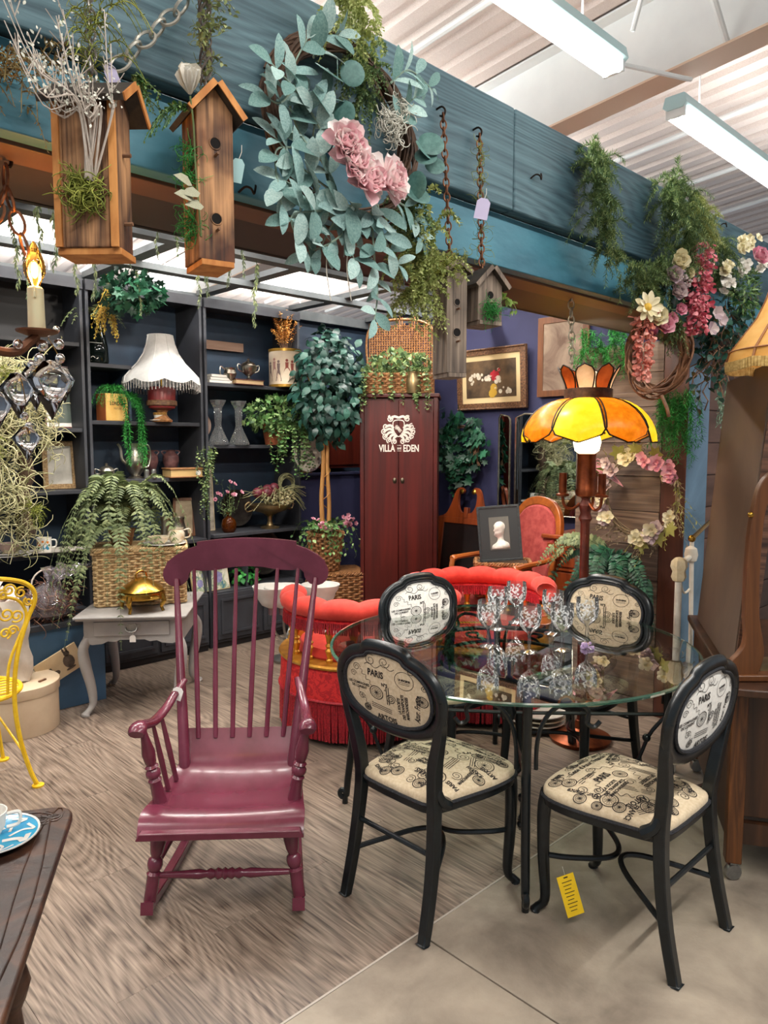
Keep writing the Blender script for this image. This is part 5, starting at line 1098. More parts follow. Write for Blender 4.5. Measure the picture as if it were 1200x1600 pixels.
# driftwood hung with Spanish moss
t = thing('mossy_driftwood', 'driftwood stump thickly hung with pale Spanish moss at the left edge', 'driftwood', (1.45, 4.95, 1.0))
b = MB(); b.tube(spl([(.14, -.02, -.0), (.12, -.03, .25), (.16, -.02, .45), (.10, 0, .62), (.02, .0, .95), (-.1, .0, 1.12)], 26), np.linspace(.055, .035, 26) * (1 + .15 * np.sin(np.arange(26) * 1.7)), 9); b.tube(spl([(-.2, 0, .0), (-.15, -.02, .35), (-.05, 0, .7)], 12), .05, 8); part('wood', b, wood('driftwood_bark', '#2e2019', '#5a4636', 'z', scale=12, rough=.9, bump=.8), t, 60)
b = MB()
curls(b, (-.02, -.1, .92), (.26, .13, .24), 380, .0034, .24); curls(b, (-.08, -.10, .5), (.2, .13, .3), 280, .0034, .24); curls(b, (.0, -.12, .2), (.16, .1, .2), 120, .0034, .24); curls(b, (.1, -.12, .0), (.05, .05, .12), 36, .0032, .2); curls(b, (.23, -.10, .72), (.09, .06, .26), 120, .0032, .2)
o = part('spanish_moss', b, m_moss, t, 180); o['kind'] = 'stuff'
b = MB()
for c_ in ((.02, -.2, 1.0), (.13, -.2, .19), (-.1, -.2, .6)):
    for k in range(26): d_ = rv(1); d_[1] -= .6; sprig(b, archpath(c_, d_, .10, .3, .2, 6), 24, NEED, .026, .9, .2, .7)
part('green_tufts', b, m_mossg, t, 0)
# cellophane gift basket, hat box, paper sack, goose print
q = onz(72, 972, .535); t = thing('gift_basket', 'nest-like basket wrapped in clear cellophane on the blue bench', 'basket', (q.x + .03, q.y + .05, .536)); t.scale = (.78, .78, .72); b = MB(); curls(b, (0, 0, .12), (.15, .13, .10), 330, .004, .25); part('twig_nest', b, mat('reddish_twig', '#4a2c24', rough=.8, island=('#6b4436', '#8a6652')), t, 180)
m_cello = glassmat('cellophane', '#eeeaf2', 2.6, .06, .10, '#f4e8f0')
n = 40; th = np.linspace(0, 2 * pi, n, endpoint=False); P = []
for r_, z_, wv in ((.10, .0, .02), (.165, .06, .03), (.17, .16, .05), (.13, .24, .12), (.05, .30, .25), (.035, .33, .3), (.09, .38, .4), (.15, .44, .45)): P.append(np.stack([r_ * (1 + wv * np.sin(th * 9 + z_ * 30)) * np.cos(th) + max(0, z_ - .28) * .9, r_ * (1 + wv * np.cos(th * 7 + 2)) * np.sin(th) - max(0, z_ - .28) * .3, z_ + .02 * wv * np.sin(th * 5)], -1))
part('cellophane_wrap', MB().grid(np.array(P)[:, ::-1], cv=True), m_cello, t, 25); part('handle', MB().tube(spl([(-.13, 0, .16), (-.1, 0, .36), (0, 0, .43), (.08, 0, .36), (.12, 0, .2)], 18), .007, 6), m_pale, t)
m_hat = mat('cream_hatbox_paper', '#c9b295', '#d6c2a6', rough=.7, scale=5)
q = onz(10, 1160, 0); t = thing('hat_box', 'round cream hat box standing on the floor beside the yellow chair', 'box', (1.31, 4.33, 0)); part('body', MB().lathe([(0, 0), (.215, 0), (.217, .004), (.217, .255), (0, .255)], 48), m_hat, t); part('lid', MB().lathe([(.222, .215), (.224, .218), (.224, .268), (.218, .272), (0, .274)], 48), m_hat, t); part('ribbon_tab', MB().box((.10, -.12, .278), (.05, .012, .008), (0, 0, .5)), m_twig, t)
t = thing('paper_sack', 'crumpled white paper sack standing on the cream hat box', 'bag', (1.21, 4.32, .2745)); n = 28; P = []
for k, z_ in enumerate(np.linspace(0, .46, 9)):
    w_ = .17 + .015 * sin(k * 1.3); P.append([( w_ * math.copysign(abs(cos(a)) ** .6, cos(a)) * (1 + .05 * sin(5 * a + k)), .085 * math.copysign(abs(sin(a)) ** .6, sin(a)) * (1 + .10 * sin(3 * a + 2 * k)), z_ + .012 * sin(4 * a + k)) for a in np.linspace(0, 2 * pi, n, endpoint=False)])
P.insert(0, [(x * .1, y * .1, 0) for x, y, z in P[0]]); part('sack', MB().grid(np.array(P)[:, ::-1], cv=True), mat('white_crepe', '#cfc6ba', '#e0d8ce', rough=.85, scale=14, bump=.5), t, 30); b = MB(); blob_leaves(b, (0, 0, .47), (.12, .06, .05), 60, petalT(), .07, 0, .3); part('tissue', b, mat('pink_tissue', '#d9c2b8', rough=.8, island=('#e4d2c8', '#efe3da')), t, 60)
t = thing('goose_print', 'cream board painted with a rabbit and two geese leaning by the grey table', 'picture', (1.60, 4.43, .0)); A_ = onY(61, 1050, 4.42); B_ = onY(119, 1001, 4.42); Cc_ = onY(121, 1041, 4.42); D_ = onY(70, 1067, 4.42)
ang_ = math.atan2(B_.z - A_.z, B_.x - A_.x); ctr_ = (A_ + B_ + Cc_ + D_) / 4; t.location = ctr_; t.rotation_euler = (0, -ang_ * .0, 0); W2 = (B_ - A_).length / 2; H2 = (Cc_ - B_).length / 2
t.rotation_euler = (0, -R(24), 0); part('board', MB().b2((-W2, -.006, -H2), (W2, .006, H2)), mat('cream_board', '#d2b890', '#dcc5a0', rough=.6, scale=8), t, bevel=.002)
b = MB(); bd = lambda u, v_, rx, ry, n_=14: b.raw([(u + rx * x, -.0068, v_ + ry * y) for x, y in circ(1, n_)], [tuple(range(n_))])
for (u, s_) in ((-.09, .7), (-.035, .85)): bd(u, -.03, .026 * s_, .018 * s_); bd(u - .022 * s_, -.008, .006, .022 * s_); bd(u - .028 * s_, .012 * s_, .009, .007); bd(u, -.055, .003, .014)
bd(.055, -.005, .034, .042); bd(.062, .045, .018, .018); bd(.05, .07, .006, .02); bd(.07, .07, .006, .02); bd(.05, -.05, .03, .008); part('painted_animals', b, mat('brown_grey_paint', '#4a4038', '#6a5c50', rough=.7, scale=30), t, 0)

# ---- fern, plates and tea things on the wicker trunk
_z = BT + .365 * .98
w0 = wt.matrix_basis @ Vector((-.12, .02, .372)); t = thing('potted_fern', 'big olive-green fern arching over the wicker trunk', 'plant', (w0.x, w0.y, _z + .002)); part('pot', MB().lathe([(0, 0), (.06, 0), (.08, .09), (.085, .10), (.075, .10), (0, .085)], 20), m_wickb, t)
b = MB()
for k in range(48):
    a = k * 2.399; L_ = RNG.uniform(.30, .5); frond(b, archpath((0, 0, .09), (cos(a), sin(a), .25), L_ * 1.08, 1.15 + RNG.uniform(-.2, .5), .95), 36, .072)
for k in range(7): a = RNG.uniform(2.6, 4.4); frond(b, archpath((0, 0, .09), (cos(a), sin(a), .0), RNG.uniform(.42, .6), .5, 1.1), 36, .07)
part('fronds', b, m_fern, t, 0)
w0 = wt.matrix_basis @ Vector((.16, -.07, .372)); t = thing('tea_plate', 'white plate carrying tea china on the wicker trunk', 'plate', (w0.x, w0.y, _z + .004)); part('plate', MB().lathe([(0, 0), (.08, 0), (.135, .012), (.134, .016), (.07, .007), (0, .007)], 32), m_china, t)
m_fch = mat('gilt_floral_china', '#cfc4ae', '#b89a6a', rough=.3, scale=24, lo=.5, hi=.72)
t = thing('tea_bowl', 'cream china bowl with gilt decoration on the trunk plate', 'bowl', (w0.x - .05, w0.y - .02, _z + .0125)); part('bowl', MB().lathe([(0, 0), (.03, 0), (.055, .02), (.066, .05), (.062, .05), (.05, .02), (0, .008)], 24), m_fch, t)
t = thing('tea_jug', 'cream china cup with a loop handle on the trunk plate', 'cup', (w0.x + .065, w0.y - .035, _z + .0125)); part('body', MB().lathe([(0, 0), (.03, 0), (.05, .03), (.052, .06), (.04, .085), (.044, .095), (.04, .095)], 24), m_fch, t); handle(t, [(.04, -.02, .08), (.075, -.035, .085), (.075, -.035, .04), (.045, -.02, .03)], .005, m_fch)
w1 = wt.matrix_basis @ Vector((.17, .08, .372)); t = thing('silver_beaker', 'slim silver beaker half hidden in the fern on the trunk', 'cup', (w1.x, w1.y, _z + .004)); part('body', MB().lathe([(0, 0), (.034, 0), (.032, .06), (.028, .12), (.036, .165), (.033, .165)], 20), m_sil, t)
# brass chafing dish on the grey table
w0 = on(gt, (.17, .03, 0)); t = thing('chafing_dish', 'footed brass chafing dish with an ornate lid on the grey side table', 'dish', (w0.x, w0.y, BT))
part('frame', MB().lathe([(.118, .075), (.135, .078), (.14, .09), (.136, .115), (.12, .118)], 40), m_brass, t); part('lid', MB().lathe([(.125, .118), (.132, .122), (.12, .135), (.075, .165), (.03, .195), (0, .20)], 40), m_brass, t); part('dish', MB().lathe([(0, .05), (.08, .055), (.12, .08), (.12, .1)], 32), m_brass, t)
for k in range(4):
    a = k * pi / 2 + .6; c_, s_ = cos(a), sin(a); part('foot', MB().tube(spl([(.132 * c_, .132 * s_, .10), (.145 * c_, .145 * s_, .06), (.128 * c_, .128 * s_, .03), (.14 * c_, .14 * s_, 0)], 10), np.linspace(.018, .008, 10), 7), m_brass, t)
part('finial', MB().tube(spl([(-.035, 0, .19), (-.03, 0, .22), (0, 0, .235), (.03, 0, .22), (.035, 0, .19)], 14), .006, 7), m_brass, t)
for s_ in (-1, 1): part('side_handle', MB().tube(spl([(.0 + .02, s_ * .137, .10), (.02, s_ * .17, .10), (-.02, s_ * .17, .10), (-.02, s_ * .137, .10)], 12), .006, 6), m_brass, t)
# ================================================================ corner: ficus in a wicker pot on a hamper
q = onY(508, 800, 4.72); FXY = (q.x, 4.72)
hp = thing('wicker_hamper', 'low brown woven hamper carrying the ficus pot', 'basket', (q.x + .10, 4.72, 0), R(-30)); part('lining', MB().prism(rrect(.40, .34, .03), .50, 'xy', (0, 0, .255)), m_lin, hp); wicker(rrect(.44, .38, .04, 5), .01, .53, 26, .0075, 34, m_wickb, 'woven_wall', hp)
part('lid', MB().prism(rrect(.43, .37, .04, 5), .02, 'xy', (0, 0, .535)), m_wickb, hp)
fp = thing('ficus_tree', 'tall dark-leaved ficus tree with bare twin stems in a woven pot', 'plant', (q.x, 4.72, .548))
part('pot_liner', MB().lathe([(0, .005), (.10, .005), (.145, .29), (0, .28)], 24), m_lin, fp); wicker(circ(.125, 40), .004, .31, 15, .0085, 22, m_wickb, 'woven_pot', fp, scale_fn=lambda z: .82 + .45 * z / .31 * .8)
b = MB(); b.tube(spl([(-.02, 0, .27), (-.03, .01, .6), (-.015, 0, .9), (-.03, 0, 1.3), (-.02, .01, 1.62)], 24), np.linspace(.021, .013, 24), 8); b.tube(spl([(.03, 0, .27), (.035, -.01, .55), (.01, -.02, .85), (.03, .0, 1.15), (.0, .02, 1.4)], 24), np.linspace(.02, .012, 24), 8); b.tube([(.01 + .035 * cos(a), .035 * sin(a), .5 + .028 * a) for a in np.linspace(0, 16, 80)], .004, 5); b.tube(spl([(-.02, 0, 1.2), (.1, -.05, 1.35), (.2, -.1, 1.5)], 8), .008, 6); b.tube(spl([(-.02, 0, 1.3), (-.12, -.05, 1.45), (-.2, -.02, 1.6)], 8), .008, 6)
part('trunk', b, wood('tan_stem', '#8a5a2c', '#b98a4c', 'z', scale=14, rough=.6), fp, 60)
fm_ = [MB().inst(leafT(.36 + .05 * k, .25, .06, .75)[0], leafT(.36 + .05 * k, .25, .06, .75)[1], [np.eye(4)]).mesh('leaf', m_) for k, m_ in enumerate((mat('ficus_leaf_a', '#102a24', '#1c3c34', rough=.4, scale=9, orand=.3), mat('ficus_leaf_b', '#18403a', '#285248', rough=.4, scale=9, orand=.35)))]
b = MB(); Ms = []
for k in range(1150):
    d_ = rv(1); d_ /= np.linalg.norm(d_); rr = .4 + .6 * RNG.uniform() ** .6; pz = d_ * np.array([.31, .28, .47]) * rr + np.array([.03, -.03, 1.52 - .0]); dd = d_ * .6 + rv(.5); dd[2] -= .8; up = d_ + np.array([-.3, -.3, .5]) + rv(.3)
    M_ = LM(pz, dd, up, RNG.uniform(.06, .10), RNG.uniform(-.3, .3))
    if k < 300 and np.dot(d_, (-.6, -.75, .1)) > -.2 and rr > .7: link('leaf', fm_[k % 2], fp, Matrix(M_))
    else: Ms.append(M_)
T_ = leafT(.38, .25, .06, .75); b.inst(T_[0], T_[1], Ms); o = part('inner_leaves', b, m_dark, fp, 0); o['kind'] = 'stuff'
b = MB(); fb = MB(); sb = MB()
for k in range(26): a = RNG.uniform(0, 6.28); sprig(b, archpath((.06 * cos(a), .06 * sin(a), .29), (cos(a), sin(a), .2), RNG.uniform(.14, .3), .9, .7), 16, LEAFW, .05, .9, .3, .7, .0015, sb)
for c_ in ((-.11, -.10, .40), (.20, -.06, .41), (-.05, -.14, .37), (.24, -.02, .38)):
    for k in range(12): bloom(fb, np.array(c_) + rv(.025), rv(1) + np.array([-.5, -1, .6]), .022, ((5, 1.2, 1), (4, .5, .6)))
uf = thing('pot_filler', 'green foliage with pink blossoms round the ficus stems', 'plant', (q.x, 4.72, .548)); part('leaves', b, m_ivy, uf, 0); part('blossoms', fb, m_pinkf, uf, 0); part('stems', sb, m_stem, uf)
# dark red cabinet box on the wall behind, and a floral oval plate
p = onY(520, 690, 5.3); t = thing('wall_cabinet', 'dark red wooden wall box behind the ficus stems', 'cabinet', (4.40, 5.24, 1.38)); part('box', MB().b2((-.26, -.10, 0), (.26, .13, .52)), m_redwood, t, bevel=.006); part('door', MB().b2((-.23, -.112, .03), (.23, -.10, .49)), m_redwood, t, bevel=.004)
t = thing('dado_panel', 'navy blue low cupboard against the wall behind the ficus', 'cabinet', (4.25, 5.22, 0)); part('body', MB().b2((-.38, -.12, 0), (.42, .15, 1.32)), m_navy, t, bevel=.004); part('top', MB().b2((-.40, -.14, 1.32), (.44, .15, 1.345)), m_navy, t, bevel=.004)
p = onY(480, 745, 4.98); t = thing('oval_plate', 'oval plate with a dark floral print standing left of the ficus pot', 'plate', (p.x + .02, 5.0, 1.35)); t.scale = (.8, 1, 1); part('dish', MB().lathe([(0, 0), (.13, .004), (.15, .016), (.155, .016), (.15, .024), (.12, .012), (0, .012)], 32, (0, 0, .16), axis=(-.3, -1, .1)), mat('plate_floral', '#c6bdb0', '#5a4a4c', rough=.35, scale=16, detail=4, lo=.5, hi=.58), t); part('stand', MB().b2((-.06, .0, 0), (.06, .06, .05)), m_twig, t)

# ================================================================ red wooden armoire
AX = 4.52; ay0, ay1 = 4.05, 4.95; am = thing('armoire', 'tall mahogany-red armoire with a white crest printed on its doors', 'cabinet', (4.40, 4.36, 0), R(40))
am.scale = (.95, .70, 1)
m_arm = wood('armoire_red', '#300805', '#55140c', 'z', scale=5, rough=.42, bump=.1, coat=.05)
part('body', MB().b2((-.20, -.45, .06), (.24, .45, 1.97)), m_arm, am, bevel=.006); part('cornice', MB().b2((-.235, -.47, 1.97), (.24, .47, 2.0)), m_arm, am, bevel=.006); part('plinth', MB().b2((-.19, -.44, 0), (.23, .44, .06)), m_arm, am)
for s_ in (-1, 1):
    d_ = part('door', MB().b2((-.218, s_ * .004, .09), (-.20, s_ * .40, 1.95)), m_arm, am, bevel=.003); part('side_stile', MB().b2((-.222, s_ * .404, .06), (-.20, s_ * .45, 1.97)), m_arm, am, bevel=.004)
    part('door_handle', MB().lathe([(0, 0), (.022, .002), (.024, .004), (.016, .008), (.008, .014), (.012, .022), (0, .026)], 16, (-.218, s_ * .045, 1.30), axis=(-1, 0, 0)), mat('dark_bronze', '#4a4238', '#6a5e4c', rough=.4, metal=.8, scale=20), d_)
CZ = 1.715                                         # crest centre height; text x runs towards -Y
def on_arm(V): return np.stack([np.full(len(V), -.2195), -V[:, 0] * 1.0, CZ + V[:, 1] * .74], -1)
pr = Print()
pr.t('VILLA', -.135, -.21, .105, 0, .70, .003); pr.t('EDEN', .145, -.21, .105, 0, .70, .003); pr.t('and', .008, -.205, .042, 0, .8, .001); pr.lines(.008, -.175, .05, 1, 0, 0, .004); pr.lines(.008, -.235, .05, 1, 0, 0, .004)
part('lettering', pr.lay(on_arm), mat('white_door_print', '#d8cfc4', rough=.6), am, 0)
pr = Print(); sh_ = [(-.055, .09), (.055, .09), (.06, .0), (.035, -.05), (0, -.08), (-.035, -.05), (-.06, .0)]
ribbon(pr.mb, spl(sh_, 40, closed=True).tolist() + [sh_[0]], .010)
for k in range(7): pr.curl(RNG.uniform(-.03, .03), RNG.uniform(-.04, .06), .02, 1.5, k, 1, .005)
for s_ in (-1, 1):
    for k, (r0, a0) in enumerate(((.16, .35), (.17, -.05), (.17, -.45), (.165, -.85), (.155, -1.25))):       # scrolled ribbon leaves fanning below the shield
        c_ = np.array([s_ * r0 * cos(a0), -.015 + r0 * .82 * sin(a0)]); pr.curl(c_[0], c_[1], .034, 1.4, a0 + s_, s_, .011)
        ribbon(pr.mb, spl([(s_ * .06 * cos(a0), .06 * sin(a0) - .01), (s_ * .11 * cos(a0 + .2), .1 * sin(a0 + .2) - .01), c_], 12), .026)
    pr.curl(s_ * .10, .115, .036, 1.5, 1, s_, .012); ribbon(pr.mb, spl([(0, .125), (s_ * .05, .14), (s_ * .09, .12), (s_ * .115, .15)], 14), .026)
part('crest', pr.lay(on_arm), MATS['white_door_print'], am, 0)
# basket of ivy on the armoire
t = thing('lidded_basket', 'open brown wicker basket with raised lid on top of the armoire', 'basket', (4.38, 4.36, 2.002), R(130)); t.scale = (.78, .85, .92); part('lining', MB().prism(rrect(.66, .36, .05), .13, 'xy', (0, 0, .067)), m_lin, t); wicker(rrect(.72, .40, .07, 5), .004, .17, 9, .0075, 44, m_wickb, 'woven_wall', t)
b = MB()
for k in range(26):
    x_ = -.34 + .68 * k / 25; hgt = .46 + .05 * sin(k * 1.1) + .06 * (1 - (x_ / .34) ** 2); b.tube([(x_, -.17 + .003 * (1 if j % 2 else -1) - .05 * z_, .17 + z_) for j, z_ in enumerate(np.linspace(0, hgt, 22))], .0085, 5)
for k in range(22): z_ = .18 + k * .022; b.tube([(x_, -.17 - .05 * (z_ - .17) + .005 * (1 if (j + k) % 2 else -1), z_) for j, x_ in enumerate(np.linspace(-.34, .34, 52))], .006, 5)
b.tube(spl([(-.35, -.17, .17), (-.35, -.19, .6), (0, -.2, .70), (.35, -.19, .6), (.35, -.17, .17)], 30), .014, 6); part('raised_lid', b, m_wickb, t, 60)
b = MB(); sb = MB(); blob_leaves(b, (0, .03, .24), (.34, .17, .13), 520, LOBE3, .045, .1, .3)
for k in range(16): x_ = RNG.uniform(-.32, .36); vine(b, spl([(x_, .1, .2), (x_ * 1.05, .25, .15), (x_ * 1.1, .27, .0), (x_ * 1.1, .27, -RNG.uniform(.02, .2))], 10), 26, LOBE3, .04, .002, sb)
t2 = thing('basket_ivy', 'variegated ivy filling the basket on the armoire', 'plant', (4.38, 4.36, 2.03), R(130)); t2.scale = (.8, .85, .9); part('leaves', b, m_cyp, t2, 0); part('stems', sb, m_stem, t2)
lathe_thing('brass_vase', 'small brass vase among the ivy on the armoire', 'vase', (4.31, 4.13, 2.002), [(0, 0), (.05, 0), (.055, .03), (.06, .10), (.045, .15), (.05, .17), (.045, .17)], m_abr, 20)

# ================================================================ back wall: picture, ivy wreath, mirror
m_carv = mat('carved_dark_gilt', '#3a241a', '#7a5638', rough=.5, scale=70, bump=1.0, detail=3)
m_still = mat('still_life_ground', '#2e241c', '#6b543a', rough=.5, scale=5, detail=5)
A_ = onX(718, 550, 4.97); B_ = onX(826, 542, 4.97); C_ = onX(717, 642, 4.97)
pw = A_.y - B_.y; ph_ = A_.z - C_.z; t = framed('framed_painting', 'still-life painting of flowers in a carved dark frame with a cream mat', (4.965, (A_.y + B_.y) / 2, C_.z), R(-90), pw, ph_, .055, m_carv, m_still, R(-3), .03, .045, mat('cream_mat_board', '#c9b184', rough=.7)); t.rotation_euler = (R(3), 0, R(-90))
b = MB(); 
for k in range(60): 
    for z_, sd in ((.008, 0), (ph_ - .008, 0)): b.ball((-pw / 2 + .01 + k * (pw - .02) / 59, -.018, z_), .009, 6, 4)
part('carved_beads', b, m_carv, t, 60)
def dots(n, c, ext, r, mt, nm): 
    b = MB()
    for _ in range(n): u, v_ = c[0] + ext[0] * RNG.uniform(-1, 1), c[1] + ext[1] * RNG.uniform(-1, 1); rr = r * RNG.uniform(.6, 1.3); b.raw([(u + rr * x, -.0075 - RNG.uniform(0, .001), v_ + rr * y) for x, y in circ(1, 9)], [tuple(range(9))])
    part(nm, b, mt, t, 0)
dots(26, (-.06, .28), (.16, .06), .018, mat('painted_white_rose', '#a89c88', '#d0c6b2', rough=.6, scale=60), 'white_roses'); dots(12, (.05, .29), (.04, .05), .022, mat('painted_red_rose', '#7d1520', '#b0222c', rough=.6, scale=60), 'red_roses'); dots(8, (.12, .16), (.08, .02), .014, MATS['painted_white_rose'], 'white_roses'); dots(5, (.03, .16), (.03, .03), .03, mat('painted_vase', '#a8842c', rough=.5), 'painted_vase')
q = onX(728, 705, 4.94); t = thing('ivy_wreath', 'dark green ivy wreath hanging on the navy wall beside the armoire', 'wreath', (4.93, q.y, q.z)); b = MB(); sb = MB(); Ms = []
for k in range(300):
    a = RNG.uniform(0, 6.28); r_ = .175 + RNG.normal(0, .06); p_ = np.array([RNG.uniform(-.09, .0), r_ * cos(a) * .95 + .02, r_ * sin(a) + .04]); d_ = np.array([-.5, cos(a + 1), sin(a + 1)]) + rv(.6); d_[2] -= .4; Ms.append(LM(p_, d_, (-1, 0, .4) + rv(.3), RNG.uniform(.055, .095)))
b.inst(LOBE[0], LOBE[1], Ms)
for k in range(11): vine(b, hangpath((-.05, .08 + RNG.uniform(-.05, .06), -.08), RNG.uniform(.15, .3), 9, .03), 16, LOBE, .055, .002, sb)
for k in range(10): sb.tube([(-.04 + .01 * sin(k + a * 3), (.17 + .01 * cos(k * 2 + a * 2)) * cos(a), (.17 + .01 * sin(k * 3 + a)) * sin(a) + .04) for a in np.linspace(0, 2 * pi, 36)], .003, 4)
for k in range(8): sb.tube(spl([(-.06, -.12, .05), (-.09, -.14 + RNG.uniform(-.06, .05), .0), (-.08, -.14 + RNG.uniform(-.1, .08), -.12)], 8), .003, 4)
part('leaves', b, m_deep, t, 0); part('vine_ring', sb, m_twig, t)
m_mir = mat('mirror_silver', '#c9ced0', rough=.02, metal=1.0); m_mire = mat('mirror_bevel', '#b5b2a4', '#8a8474', rough=.2, metal=.9, scale=30)
A_ = onX(780, 648, 4.90); B_ = onX(850, 655, 4.90); C_ = onX(780, 800, 4.90); mw = A_.y - onX(899, 650, 4.9).y; mh = A_.z - C_.z
t = thing('dressing_mirror', 'folding mirror with a scalloped silvered edge on the back wall', 'mirror', (4.91, A_.y, C_.z))
def panel(y0, y1, rz):                              # faces -X, hinged at y0, runs towards -Y
    w_ = y0 - y1; m_ = Matrix.Translation((0, y0 - A_.y, 0)) @ Matrix.Rotation(rz, 4, 'Z'); o2 = [(-.0, .0), (-w_, .0), (-w_, mh - .05), (-w_ * .85, mh - .02), (-w_ * .5, mh - .01), (-w_ * .15, mh), (0, mh - .03)]
    b = MB(); b.m = m_; b.prism(o2, .012, 'yz'); pn = part('mirror_pane', b, m_mir, t, 20)
    b = MB(); b.m = m_; b.tube([(-.006, y_, z_) for y_, z_ in o2] + [(-.006, 0, 0)], .008, 6); part('edge', b, m_mire, pn)
panel(A_.y, A_.y - .17, R(-22)); yb = A_.y - .17 * cos(R(22)); panel(yb - .005, yb - .55, R(4))
# large brown picture at the end of the wall
A_ = onX(850, 492, 4.95); B_ = onX(908, 492, 4.95); C_ = onX(850, 616, 4.95)
framed('large_picture', 'tall faded brown picture in a dark frame near the plank column', (4.97, (A_.y + B_.y) / 2, C_.z - .02), R(-90), A_.y - B_.y + .12, A_.z - C_.z, .05, m_brwood, mat('faded_brown_picture', '#5c4638', '#96826e', rough=.7, scale=3.5, detail=6, dist=.8))

# ================================================================ floor of the back: mirror frame, armchair, bust picture, small cabinet
m_mahog = wood('warm_mahogany', '#5f2610', '#96461e', 'z', scale=6, rough=.35, coat=.3)
ct = onX(727, 890, 4.62); t = thing('mirror_frame', 'mahogany mirror frame with a broken swan-neck pediment leaning on the wall', 'mirror', (4.70, ct.y + .13, .36)); t.rotation_euler = (R(0), R(8), 0)
w2 = .30; h0 = .62
part('frame', MB().ring([(-w2, 0), (w2, 0), (w2, h0), (-w2, h0)], [(-w2 + .06, .06), (w2 - .06, .06), (w2 - .06, h0 - .05), (-w2 + .06, h0 - .05)], .03, 'yz'), m_mahog, t, bevel=.004); part('mirror_pane', MB().b2((-.004, -w2 + .055, .055), (.004, w2 - .055, h0 - .045)), mat('aged_mirror', '#8d8684', '#7a7474', rough=.06, metal=.95, scale=4), t)
for s_ in (-1, 1):
    o2 = spl([(s_ * w2, h0), (s_ * .22, h0 + .03), (s_ * .17, h0 + .12), (s_ * .13, h0 + .23), (s_ * .08, h0 + .26), (s_ * .045, h0 + .235), (s_ * .06, h0 + .205), (s_ * .085, h0 + .215), (s_ * .10, h0 + .19), (s_ * .095, h0 + .11), (s_ * .06, h0 + .05), (s_ * .0, h0 + .04), (s_ * .0, h0)], 40)
    pd = part('pediment', MB().prism(o2 if s_ > 0 else o2[::-1], .026, 'yz'), m_mahog, t, 30); part('rosette', MB().lathe([(0, .0), (.02, .002), (.022, .008), (.01, .014), (0, .016)], 16, (-.012, s_ * .066, h0 + .222), axis=(-1, 0, 0)), m_brass, pd)
part('keystone', MB().b2((-.022, -.02, h0), (.018, .02, h0 + .09)), m_mahog, t, bevel=.004)
t = thing('low_stand', 'brown woven low chest in shadow under the mirror frame', 'chest', (4.70, ct.y + .13, 0)); part('box', MB().b2((-.18, -.32, 0), (.2, .32, .355)), m_wickb, t, bevel=.01); part('lid', MB().b2((-.19, -.33, .32), (.21, .33, .358)), m_lin, t, bevel=.006)
m_redv = mat('faded_red_velvet', '#842824', '#a0423c', rough=.85, scale=24, sheen=.1)
m_armw = wood('honey_arm_wood', '#6b3212', '#a5581f', 'x', scale=8, rough=.35, coat=.3)
cA = onX(800, 900, 4.05); ac = thing('armchair', 'open-arm wooden chair with a faded red velvet back', 'chair', (4.16, cA.y + .16, 0), R(172)); ac.scale = (1.05, 1.05, 1.17)
part('seat', MB().prism(rrect(.50, .52, .06, 5), .09, 'xy', (.0, 0, .43)), m_redv, ac, bevel=.02); part('seat_rail', MB().ring(rrect(.53, .55, .05, 5), rrect(.46, .48, .05, 5), .05, 'xy', (0, 0, .37)), m_armw, ac, bevel=.005)
bo = spl([(-.20, .48), (-.225, .75), (-.21, .92), (-.13, 1.02), (0, 1.05), (.13, 1.02), (.21, .92), (.225, .75), (.20, .48)], 40); bi = PCs = np.array([0, .75]) + (bo - np.array([0, .75])) * .82
def tilt(mb): mb.m = Matrix.Translation((-.25, 0, 0)) @ Matrix.Translation((0, 0, .48)) @ Matrix.Rotation(R(-12), 4, 'Y') @ Matrix.Translation((0, 0, -.48)); return mb
part('back_frame', tilt(MB()).ring(bo, bi, .04, 'yz'), m_armw, ac, bevel=.006); part('back_pad', tilt(MB()).prism(bi, .06, 'yz'), m_redv, ac, bevel=.015)
for s_ in (-1, 1):
    part('arm', MB().tube(spl([(-.29, s_ * .23, .70), (-.12, s_ * .27, .68), (.12, s_ * .29, .67), (.20, s_ * .29, .66)], 14), [.02] * 10 + [.022, .026, .028, .022], 8, flat=.8), m_armw, ac); part('arm_post', MB().tube(spl([(.20, s_ * .28, .66), (.22, s_ * .27, .58), (.20, s_ * .26, .42)], 10), .018, 8), m_armw, ac)
    part('front_leg', MB().tube([(.21, s_ * .24, .38), (.20, s_ * .24, .18), (.22, s_ * .245, 0)], [.026, .02, .016], 8), m_armw, ac); part('rear_leg', MB().tube([(-.24, s_ * .2, .48), (-.25, s_ * .2, .25), (-.30, s_ * .2, 0)], [.024, .02, .018], 8), m_armw, ac)
# bust portrait stands on the chair seat, leaning on its back
m_bf = mat('black_carved_frame', '#1d2022', '#34383a', rough=.4, scale=60, bump=.5)
_q = onX(778, 882, 3.98); t = framed('bust_portrait', 'dark framed black-and-white portrait of a marble bust on the armchair', (4.02, _q.y, .80), R(-52), .29, .38, .016, m_bf, mat('grey_photo', '#4e4e4a', '#625f58', rough=.5, scale=4), R(-8), .016, .062, mat('charcoal_mat', '#26292b', rough=.7))
b = MB(); bz = .064 + .016
bust = spl([(-.05, bz + .005), (-.045, bz + .03), (-.02, bz + .05), (-.012, bz + .075), (-.025, bz + .09), (-.032, bz + .10), (-.028, bz + .118), (-.034, bz + .13), (-.028, bz + .145), (-.03, bz + .165), (-.015, bz + .185), (.01, bz + .19), (.03, bz + .175), (.035, bz + .15), (.028, bz + .12), (.022, bz + .09), (.025, bz + .06), (.05, bz + .04), (.056, bz + .005)], 60)
